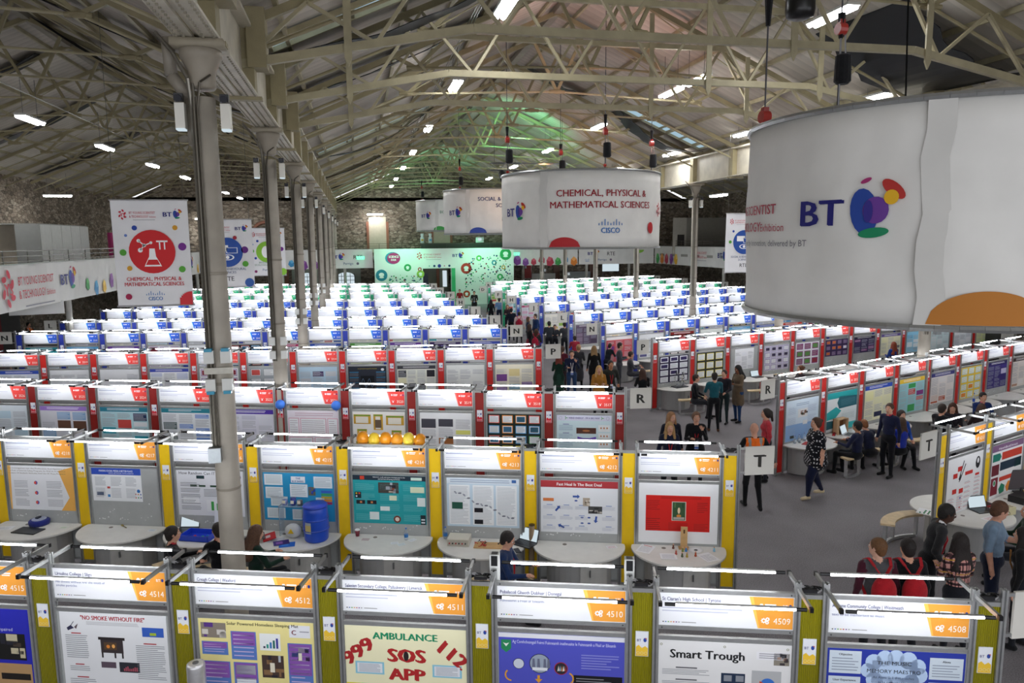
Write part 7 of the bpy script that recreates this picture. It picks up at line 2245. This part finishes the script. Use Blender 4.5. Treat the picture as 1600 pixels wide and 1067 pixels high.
t = item(T_, 0, -.05, -.2, 'leaflet', 'small leaflet on the right side of the desk of stand 4217', 'leaflet'); papers(t, 1, .13, .09, '#e6e9ea', '#5a8ab0')
t = item(T_, 1, -.98, -.16, 'laptop', 'laptop with a bright pale green screen beside the blue tray', 'laptop', .1); laptop(t, '#1c1d21', '#d8f4e8', .32)
t = item(T_, 1, -.62, -.42, 'plastic_tray', 'royal blue plastic tray with small red and green pieces', 'tray', -.05)
m = M('plastic'); m.bx(-.25, .25, -.16, .16, 0, .012, '#1f3fc0')
for a in ((-.25, -.235, -.16, .16), (.235, .25, -.16, .16)): m.bx(a[0], a[1], a[2], a[3], 0, .09, '#2448d0')
for a in ((-.25, .25, -.16, -.145), (-.25, .25, .145, .16)): m.bx(a[0], a[1], a[2], a[3], 0, .09, '#2448d0')
m.build('tray_body', t)
for k, (x, y, c) in enumerate(((-.08, .02, '#c83a4a'), (-.02, -.03, '#d84a5a'), (.06, .0, '#2fa05a'), (.12, .04, '#2a8ad0'))):
    m = M('plastic'); m.ball((0, 0, 0), (.022, .03, .012), c, 8, 5)
    X, Y, A_ = loc(T_, 1, -.62 + x, -.42 + y); o = m.build('counter_piece', None, True, (X, Y, DZ + .024), A_)
    tag(o, ['left red piece in the blue tray', 'second red piece in the blue tray', 'green piece in the blue tray', 'light blue piece in the blue tray'][k], 'game piece', 'pieces in the blue tray')
t = item(T_, 1, -.4, -.12, 'display_sheet', 'white sheet propped up against the board behind the tray', 'sheet')
m = M('print'); m.T = Matrix.Rotation(-.2, 4, 'X'); m.bx(-.13, .13, 0, .004, 0, .33, '#dfe2ea'); m.build('sheet', t)
# blue barrel desk
t = item(T_, 2, -.22, -.3, 'plastic_barrel', 'big blue plastic barrel with a notice stuck on its side', 'barrel')
m = M('plastic'); m.lathe([(.17, 0), (.185, .02), (.19, .1), (.2, .2), (.2, .36), (.19, .46), (.185, .54), (.17, .56)], 28, '#2350c8'); m.build('barrel_body', t, True)
m = M('plastic'); m.lathe([(.19, .545), (.195, .56), (.18, .585), (.05, .59)], 28, '#1f3fb4'); m.build('lid', t, True)
for z in (.19, .36):
    m = M('plastic'); m.lathe([(.2, z - .015), (.207, z), (.2, z + .015)], 28, '#1c45b4', cap=False); m.build('rib', t)
m = M('print')
for a0 in [2 * PI * .66 + .09 * k for k in range(6)]:
    m.add([(.203 * math.cos(a0), .203 * math.sin(a0), .16), (.203 * math.cos(a0 + .09), .203 * math.sin(a0 + .09), .16), (.203 * math.cos(a0 + .09), .203 * math.sin(a0 + .09), .34), (.203 * math.cos(a0), .203 * math.sin(a0), .34)], [(0, 1, 2, 3)], '#aeb8c0')
    m.add([(.206 * math.cos(a0 + .01), .206 * math.sin(a0 + .01), .2), (.206 * math.cos(a0 + .08), .206 * math.sin(a0 + .08), .2), (.206 * math.cos(a0 + .08), .206 * math.sin(a0 + .08), .3), (.206 * math.cos(a0 + .01), .206 * math.sin(a0 + .01), .3)], [(0, 1, 2, 3)], '#e6d07a')
m.build('notice', t)
t = item(T_, 2, -.66, -.14, 'acrylic_stand', 'clear plastic shelf stand holding small pots in front of the blue board', 'stand')
m = M('glass'); m.bx(-.2, -.19, -.1, .08, 0, .5, '#ffffff'); m.bx(.19, .2, -.1, .08, 0, .5, '#ffffff'); m.bx(-.2, .2, -.1, .08, .49, .5, '#ffffff'); m.build('frame', t)
for k, (x, c) in enumerate(((-.12, '#7a86b8'), (.02, '#2a3a8a'), (.13, '#5a5a62'))):
    X, Y, A_ = loc(T_, 2, -.66 + x, -.16); o = thing('pot', ['pale pot with lilac label on the clear shelf', 'dark blue pot on the clear shelf', 'small grey pot on the clear shelf'][k], 'pot', (X, Y, DZ + .502), A_, 'pots on the clear shelf')
    m = M('plastic'); m.lathe([(.04, 0), (.045, .02), (.045, .12 if k == 1 else .08)], 12, c); m.build('pot_body', o, True); m = M('print'); m.box((0, -.045, .06), (.05, .006, .05), '#e6e0c8'); m.build('label_patch', o)
t = item(T_, 2, -.62, -.26, 'plastic_bag', 'clear crumpled plastic bag with a yellow warning triangle', 'bag')
m = M('plastic'); m.ball((0, 0, .11), (.14, .09, .12), '#d0d3d2', 10, 7); m.build('bag_body', t, True)
m = M('print'); m.add([(-.05, -.1, .1), (.05, -.1, .1), (0, -.095, .18)], [(0, 1, 2)], '#e8c020'); m.build('warning_triangle', t)
t = item(T_, 2, -1.08, -.38, 'lever_arch_box', 'grey folder with a red booklet leaning open on the desk', 'folder', .5)
m = M('cloth'); m.T = Matrix.Rotation(.5, 4, 'Y'); m.bx(-.16, .0, -.14, .14, .05, .07, '#5a5658'); m.build('cover', t)
m = M('print'); m.T = Matrix.Rotation(-.2, 4, 'Y'); m.bx(.0, .2, -.14, .14, 0, .012, '#b8242c'); m.bx(.05, .12, -.05, .05, .012, .014, '#e8d8dc'); m.build('booklet', t)
for k, (x, y, a, c, lab) in enumerate(((-.72, -.5, .5, '#3a2a78', 'purple printed leaflet on the barrel desk'), (-.6, -.56, .35, '#1f6ad0', 'bright blue plastic folder on the barrel desk'), (-.85, -.4, .2, '#c9ccd4', 'white leaflets under the purple one'))):
    t = item(T_, 2, x, y, 'flat_folder', lab, 'folder', a, DZ + .003 * (2 - k)); m = M('print'); m.bx(-.12, .12, -.09, .09, 0, .003, c); m.build('cover', t)
    m = M('print'); m.bx(-.08, .02, -.05, .04, .003, .0035, '#8a5ab0' if k == 0 else ('#3a86e0' if k == 1 else '#a9adb8')); m.build('cover_print', t)
t = item(T_, 3, -1.12, -.12, 'coffee_cup', 'dark red paper cup with a white lid on the empty desk', 'cup'); cup(t)
t = item(T_, 3, -.3, -.2, 'water_bottle', 'small water bottle standing among papers on the cup desk', 'bottle', group='small water bottles on the desks'); bottle(t)
for k, (x, y, c, lab) in enumerate(((-.95, -.24, '#c9b4b4', 'small pinkish paper on the desk with the cup'), (-.45, -.34, '#eef0f2', 'left of the white papers by the bottle'), (-.33, -.38, '#e4ecee', 'middle white paper by the bottle'), (-.2, -.2, '#eef0f2', 'rightmost white paper by the bottle'))):
    t = item(T_, 3, x, y, 'paper_note', lab, 'paper', .3 * k); papers(t, 1, .12, .09, c, '#b0b4bc')
t = item(T_, 4, -1.2, -.1, 'water_bottle', 'small water bottle behind the grey power supply', 'bottle', group='small water bottles on the desks'); bottle(t)
t = item(T_, 4, -.95, -.24, 'power_supply', 'beige bench power supply with switches on the wiring desk', 'power supply')
m = M('plastic'); m.bx(-.17, .17, -.13, .13, 0, .11, '#cfcabb'); m.build('case', t)
m = M('plastic'); m.bx(-.16, .16, -.135, -.13, .01, .1, '#b7b2a4')
for k in range(6): m.cyl((-.13 + .05 * k, -.135, .05), (-.13 + .05 * k, -.15, .05), .012, .012, 8, '#2c2c30' if k % 2 else '#a83030')
m.build('front_panel', t)
t = item(T_, 4, -.5, -.3, 'wiring_board', 'wooden board covered with red test leads', 'circuit board')
m = M('wood'); m.bx(-.2, .25, -.12, .1, 0, .015, '#c9a06a'); m.build('board', t)
rr = random.Random(8)
for k in range(9):
    m = M('plastic'); x0, y0 = -.18 + .36 * rr.random(), -.1 + .18 * rr.random()
    pts = [(x0, y0, .02)]
    for q in range(5): pts.append((pts[-1][0] + .07 * (rr.random() - .5), pts[-1][1] + .07 * (rr.random() - .5), .02 + .04 * rr.random()))
    m.path(pts, .005, 5, '#b01f24' if k % 3 else '#1c1c20'); m.build('test_lead', t)
t = item(T_, 4, .06, -.2, 'laptop', 'open laptop with a pink display right of the hooded person', 'laptop', -.5); laptop(t, '#1c1d21', '#e4c8d8', .34)
t = item(T_, 4, -.02, -.45, 'tablet_phone', 'black phone lying on the wiring desk', 'phone', .4); m = M('plastic'); m.bx(-.04, .04, -.08, .08, 0, .01, '#17171b'); m.build('phone_body', t); m = M('plastic'); m.bx(-.036, .036, -.07, .07, .01, .0105, '#26262e'); m.build('glass_face', t)
t = item(T_, 5, -.1, -.18, 'leaflet', 'small leaflet with red print on the empty desk of stand 4212', 'leaflet', .3); papers(t, 1, .16, .11, '#eceef0', '#c04a5a')
t = item(T_, 6, -1.1, -.2, 'paper_sheet', 'white sheet with a red heading on the rightmost desk', 'paper', -.4); papers(t, 1, .22, .3, '#eef0f2', '#9fa4ae', '#c83a44')
t = item(T_, 6, -.78, -.45, 'paper_stack', 'plain white stack of paper at the front of the rightmost desk', 'paper', .05); papers(t, 5, .24, .2)
t = item(T_, 6, -.2, -.42, 'paper_sheet', 'white sheet lying askew at the right of the rightmost desk', 'paper', .5); papers(t, 1, .22, .29)
t = item(T_, 6, -.52, -.13, 'wooden_board', 'upright narrow wooden board with a slot on the rightmost desk', 'board')
m = M('wood'); m.bx(-.05, .05, 0, .02, 0, .34, '#cfa872'); m.build('upright', t)
m = M('wood'); m.bx(-.012, .012, -.004, 0, .24, .3, '#5a3a20'); m.build('slot', t)
m = M('wood'); m.bx(-.08, .08, -.05, .06, 0, .012, '#b98f58'); m.build('foot', t)
t = item(T_, 6, -.35, -.2, 'white_plate', 'white plate with dark crumbs on the rightmost desk', 'plate')
m = M('plastic'); m.lathe([(.07, 0), (.11, .012), (.112, .014), (.07, .005)], 20, '#e9ebea'); m.build('dish', t, True)
m = M('plastic'); m.ball((0, 0, .012), (.03, .02, .01), '#26262a', 8, 5); m.build('crumbs', t)
for k, (x, y, c, lab) in enumerate(((-.68, -.15, '#6a3a2a', 'brown toy figure left of the wooden board'), (-.5, -.24, '#3a86c8', 'blue toy figure in front of the wooden board'), (-.55, -.25, '#7a8a3a', 'green toy figure in front of the wooden board'), (-.66, -.36, '#b84a3a', 'red toy figure near the paper stack'),
                               (-.58, -.44, '#4a5a3a', 'dark green toy figure at the desk front'), (-.51, -.44, '#b8a03a', 'yellowish toy figure at the desk front'), (-.38, -.4, '#b8502a', 'orange toy figure right of the others'), (-.08, -.2, '#8ac0d8', 'pale blue toy figure by the plate'))):
    t = item(T_, 6, x, y, 'toy_figure', lab, 'toy figure', .5 * k, group='toy figures on the rightmost desk')
    m = M('plastic'); m.lathe([(.018, 0), (.02, .015), (.012, .03), (.014, .05), (.008, .058)], 8, c); m.build('figure_body', t, True); m = M('plastic'); m.ball((0, 0, .066), .012, '#d9a98c', 8, 6); m.build('head', t)
# cardboard tube, speaker box, metal canister, projector boxes on posts
X, Y, A_ = loc(T_, 4, .16, -.1)
t = thing('cardboard_tube', 'tall brown cardboard tube leaning by the pale blue helix stand', 'tube', (X, Y, 0), 0)
m = M('paint'); m.cyl((0, 0, 0), (.02, .02, .98), .045, .045, 14, '#9a8468', False); m.cyl((0.001, .001, .05), (.0199, .0199, .975), .038, .038, 14, '#5a4a38'); m.build('tube_wall', t); m = M('plastic'); m.cyl((.02, .02, .97), (.02, .02, .985), .047, .047, 14, '#3a3028'); m.build('tube_rim', t)
V_ = LR['V']
for k, (i, lab) in enumerate(((3, 'left of two white outlet boxes standing on the front row posts'), (4, 'right of two white outlet boxes standing on the front row posts'))):
    X, Y, A_ = loc(V_, 3, -HW - .03 if k == 0 else .03, .05)
    t = thing('outlet_box', lab, 'box', (X, Y, 2.2), A_, 'white outlet boxes on the front row posts')
    m = M('plastic'); m.bx(-.045, .045, -.01, .07, -.1, .24, '#d8dad8'); m.build('box_body', t)
    m = M('plastic'); m.bx(-.03, .03, -.014, -.01, .13, .23, '#1c1d20'); m.bx(-.03, .03, .0, .06, .24, .243, '#1c1d20'); m.build('dark_opening', t)
X, Y, A_ = loc(V_, 0 + 1, -HW - .0, -.12)
t = thing('steel_canister', 'polished steel canister at the bottom edge beside the yellow poster', 'canister', (X + .06, Y - .2, 0), 0)
m = M('metal'); m.lathe([(.085, 0), (.085, 1.36), (.08, 1.38), (.06, 1.385)], 22, '#d8d8da'); m.build('canister_body', t, True); m = M('metal'); m.lathe([(.03, 1.38), (.03, 1.39)], 12, '#77777a'); m.build('lid_knob', t)
# balloons
for k in range(6):
    X, Y, A_ = loc(T_, 3, -1.08 + .19 * k, .2)
    t = thing('balloon', ['first orange balloon from the left behind header 4214', 'second balloon from the left behind header 4214, yellow', 'third balloon from the left behind header 4214, orange', 'fourth balloon from the left behind header 4214, orange',
                          'fifth balloon from the left behind header 4214, yellow', 'sixth balloon from the left behind header 4214, orange'][k], 'balloon', (X, Y, 2.22 + .015 * (k % 2 == 0)), 0, 'orange and yellow balloons in a row')
    c = ['#ee9a1f', '#f2cf3a', '#ee9a1f', '#f0a02a', '#f4d84a', '#ee9a1f'][k]
    m = M('plastic'); m.ball((0, 0, 0), (.1, .1, .115), c, 18, 12); m.build('balloon_skin', t, True); m = M('plastic'); m.cyl((0, 0, -.115), (0, 0, -.135), .006, .014, 6, c); m.build('knot', t)
for k, x in enumerate((-HW - .1, -.02)):
    X, Y, A_ = loc(LR['R'], 5, x, -.12)
    t = thing('balloon', ['left blue balloon at header 3521', 'right blue balloon at header 3521'][k], 'balloon', (X, Y, 1.84), 0, 'two blue balloons')
    m = M('plastic'); m.ball((0, 0, 0), (.105, .105, .11), '#3f7fe8', 18, 12); m.build('balloon_skin', t, True); m = M('plastic'); m.cyl((0, 0, -.11), (0, 0, -.13), .006, .014, 6, '#3f7fe8'); m.build('knot', t)

# right block
Rr = RR['R']
t = item(Rr, 0, -.75, -.3, 'booklet', 'red booklet on the desk behind the dotted top', 'booklet', .3); m = M('print'); m.bx(-.14, .14, -.1, .1, 0, .008, '#c0403a'); m.build('cover', t); m = M('print'); m.bx(-.13, .13, -.095, .095, .002, .0065, '#eeeeee'); m.build('page_block', t)
t = item(Rr, 0, -.45, -.25, 'paper_sheet', 'white sheet beside the red booklet', 'paper', .2); papers(t, 1, .3, .21)
for k, (x, y) in enumerate(((-.98, -.12), (-.8, -.1), (-.6, -.1))):
    t = item(Rr, 0, x, y, 'water_bottle', ['left', 'middle', 'right'][k] + ' water bottle before the light blue poster', 'bottle', group='three water bottles before the light blue poster'); bottle(t, '#8a9ad8', .2, '#d8e4f0')
t = item(Rr, 1, -.8, -.15, 'cardboard_box', 'open brown cardboard box standing on edge behind the laptop', 'box')
m = M('paint')
m.bx(-.19, .19, .08, .1, 0, .36, '#8a5a34'); m.bx(-.19, -.175, -.06, .08, 0, .36, '#c9a27a'); m.bx(.175, .19, -.06, .08, 0, .36, '#c9a27a'); m.bx(-.19, .19, -.06, .08, .345, .36, '#c9a27a'); m.bx(-.19, .19, -.06, .08, 0, .015, '#c9a27a'); m.build('box_wall', t)
m = M('paint'); m.bx(-.26, -.19, -.075, -.06, 0, .36, '#d9b68c'); m.build('flap', t)
t = item(Rr, 1, -.78, -.36, 'laptop', 'laptop with a blue screen on the desk of the navy jumpers', 'laptop', .25); laptop(t, '#c4c6ca', '#8ac4ea', .34)
for k, (x, y) in enumerate(((-1.15, -.2), (-1.05, -.14))):
    t = item(Rr, 1, x, y, 'model_car', ['left red model car near the cardboard box', 'right red model car near the cardboard box'][k], 'model', .4, group='red model cars')
    m = M('plastic'); m.bx(-.05, .05, -.025, .025, .012, .035, '#c0202c'); m.bx(-.02, .03, -.02, .02, .035, .055, '#8a1620'); m.build('car_body', t)
    for a in (-.03, .03):
        for b in (-.026, .026): m = M('plastic'); m.cyl((a, b - .004, .013), (a, b + .004, .013), .013, .013, 8, '#141416'); m.build('wheel', t)
t = item(Rr, 1, -.3, -.25, 'paper_stack', 'scattered white papers in front of the teal poster', 'paper', .4); papers(t, 3, .3, .21)
t = item(Rr, 2, -.3, -.2, 'wire_model', 'green and white wire model on the desk of the pale yellow poster', 'model')
m = M('plastic'); rr = random.Random(2); pts = [(-.12, 0, .02)]
for k in range(16): pts.append((-.12 + .02 * k, .06 * math.sin(k * 1.3), .05 + .05 * math.cos(k * 1.9)))
m.path(pts, .008, 5, '#3a8a4a'); m.build('coil', t); m = M('plastic'); m.bx(-.16, .2, -.08, .08, 0, .01, '#e6e8ea'); m.build('base_plate', t)
t = item(Rr, 5, .15 - HW, -.35, 'water_bottle', 'tall water bottle with a blue label near the one in a blue sweater', 'bottle'); bottle(t, '#2a66b8', .33, '#2a50b8')
Tr = RR['T']
t = item(Tr, 0, -1.2, .3, 'dot_sheet', 'white sheet with green dots on the desk beside the yellow end panel', 'sheet', .3)
m = M('print'); m.bx(-.15, .15, -.12, .12, 0, .002, '#eef0f2'); m.build('sheet', t)
m = M('plastic')
for k in range(7): m.lathe([(.016, 0), (.014, .012)], 8, '#1f8a5a', (-.1 + .07 * (k % 3), -.06 + .06 * (k // 3), .002))
o = m.build('green_dot', t); o['kind'] = 'stuff'
t = item(Tr, 0, -.32, -.22, 'laptop', 'black laptop seen from the side below the red and black poster', 'laptop', -.35); laptop(t, '#2a2b2e', '#9a9c9c', .36)
t = item(Tr, 0, .0, -.1, 'laptop', 'laptop with a red base and blue screen in the right-hand row T', 'laptop', -.2); laptop(t, '#8a1f24', '#5a86c0', .33)
t = item(Tr, 0, -.12, -.52, 'toaster_box', 'small cream box with slots on the desk near the denim shirt', 'box', -.3)
m = M('plastic'); m.bx(-.1, .1, -.06, .06, 0, .13, '#d9d2a8'); m.build('box_body', t); m = M('plastic'); m.bx(-.07, .07, -.03, -.015, .13, .132, '#4a4a40'); m.bx(-.07, .07, .015, .03, .13, .132, '#4a4a40'); m.build('slot', t)
t = item(Tr, 0, -.55, -.45, 'card_strip', 'white strip of cards with red marks on the desk', 'cards', -.1); papers(t, 1, .4, .12, '#eef0f2', '#c84a50')
t = item(Tr, 1, -.25, -.15, 'monitor', 'large black monitor seen at an angle at the right edge', 'monitor', -.5)
m = M('plastic'); m.T = Matrix.Rotation(-.15, 4, 'X'); m.bx(-.3, .3, 0, .03, .06, .42, '#141518'); m.build('screen_housing', t); m = M('plastic'); m.T = Matrix.Rotation(-.15, 4, 'X'); m.bx(-.28, .28, -.004, 0, .08, .4, '#2a1c20'); m.build('screen', t); m = M('plastic'); m.bx(-.12, .12, -.08, .1, 0, .015, '#1a1b1e'); m.bx(-.02, .02, .0, .03, .01, .1, '#1a1b1e'); m.build('monitor_foot', t)
t = item(Tr, 1, -.75, -.35, 'equipment_case', 'flat black equipment case in the right-hand row T', 'case')
m = M('plastic'); m.bx(-.2, .2, -.13, .13, 0, .12, '#191a1d'); m.build('case_body', t); m = M('metal'); m.bx(-.05, .05, -.15, -.13, .05, .08, '#8a8a8c'); m.build('handle', t)
Pr = RR['P']
t = item(Pr, 0, -.55, -.25, 'robot_model', 'tangled silver robot model on the first desk of right-hand row P', 'model')
rr = random.Random(6)
m = M('metal')
for k in range(26):
    a = (-.2 + .4 * rr.random(), -.1 + .2 * rr.random(), .45 * rr.random()); b = (a[0] + .2 * (rr.random() - .5), a[1] + .14 * (rr.random() - .5), min(.5, max(.02, a[2] + .25 * (rr.random() - .3)))); m.cyl(a, b, .012, .012, 5, ['#c9cacc', '#8a8c90', '#3a3c44', '#d9d4c0'][k % 4])
m.build('rod_frame', t); m = M('plastic'); m.bx(-.24, .24, -.14, .14, 0, .03, '#4a4a50'); m.build('base_plate', t)
for k in range(4): m = M('plastic'); m.cyl((-.18 + .12 * k, -.1, .12), (-.18 + .12 * k, -.13, .12), .04, .04, 10, '#9a9ca0'); m.build('wheel', t)
t = item(Pr, 2, -.2, -.25, 'laptop', 'black open laptop on the third desk of right-hand row P', 'laptop'); laptop(t, '#17181b', '#26282c', .36)
t = item(Pr, 3, -.6, -.3, 'craft_tray', 'tray of coloured craft pieces on the fourth desk of right-hand row P', 'tray')
m = M('wood'); m.bx(-.3, .25, -.15, .12, 0, .02, '#d9c6a0'); m.build('board', t)
m = M('plastic'); rr = random.Random(5)
for k in range(24): m.ball((-.26 + .48 * rr.random(), -.12 + .22 * rr.random(), .03), .014, rr.choice(['#c83a3a', '#3a66c0', '#e0b030', '#3a9a50', '#e8e8e8']), 6, 4)
o = m.build('craft_pieces', t); o['kind'] = 'stuff'
X, Y, A_ = loc(Pr, 8, -.6, -.75)
t = thing('stacking_chair', 'blue plastic chair back seen behind row R near the column', 'chair', (X, Y, 0), A_ + PI)
m = M('plastic'); m.bx(-.22, .22, -.2, .2, .43, .46, '#24407a'); m.build('seat', t); m = M('plastic'); m.bx(-.22, .22, -.23, -.2, .55, .85, '#24407a'); m.build('backrest', t)
for a in (-.19, .19):
    for b in (-.2, .18): m = M('metal'); m.cyl((a, b, 0), (a, b, .8 if b < 0 else .44), .012, .012, 6, '#8a8a8c'); m.build('leg', t)
t = thing('wall_niche', 'grey doorway opening in the right-hand partition at the end of row P', 'doorway', (26.0, 26.0, 0), PI / 2 + .2)
m = M('paint'); m.bx(-1.2, -.7, 0, .2, 0, 2.4, '#a9a9a4'); m.bx(.4, 1.4, 0, .2, 0, 2.4, '#a9a9a4'); m.bx(-.7, .4, 0, .2, 2.0, 2.4, '#a9a9a4'); m.build('panel', t)
m = M('metal'); m.bx(-.72, -.66, -.04, .0, 0, 2.05, '#c4c4c0'); m.bx(.36, .42, -.04, .0, 0, 2.05, '#c4c4c0'); m.bx(-.72, .42, -.04, .0, 2.0, 2.06, '#c4c4c0'); m.build('door_frame', t)
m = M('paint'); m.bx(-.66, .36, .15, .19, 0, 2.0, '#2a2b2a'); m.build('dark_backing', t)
# red wall boards and notice behind the left gallery post
t = thing('red_partition', 'dark red partition board under the left gallery', 'partition', (-15.5, 36, 0), .2)
m = M('paint'); m.bx(-2.4, .1, 0, .08, 0, 3.6, '#7a1a1e'); m.build('panel', t); m = M('paint'); m.bx(.1, .8, -.05, .03, 0, 3.6, '#3a3834'); m.build('dark_panel', t)
t = thing('notice_board', 'white hanging notice under the left gallery rail', 'notice board', (-12.0, 31.0, 2.75), .25)
m = M('print'); m.bx(-.9, .9, 0, .03, 0, .5, '#c9c9c6'); m.build('board', t); m = M('metal')
for s in (-.8, .8): m.bx(s - .01, s + .01, 0, .02, .5, 1.2, '#777777')
m.build('hanger', t)
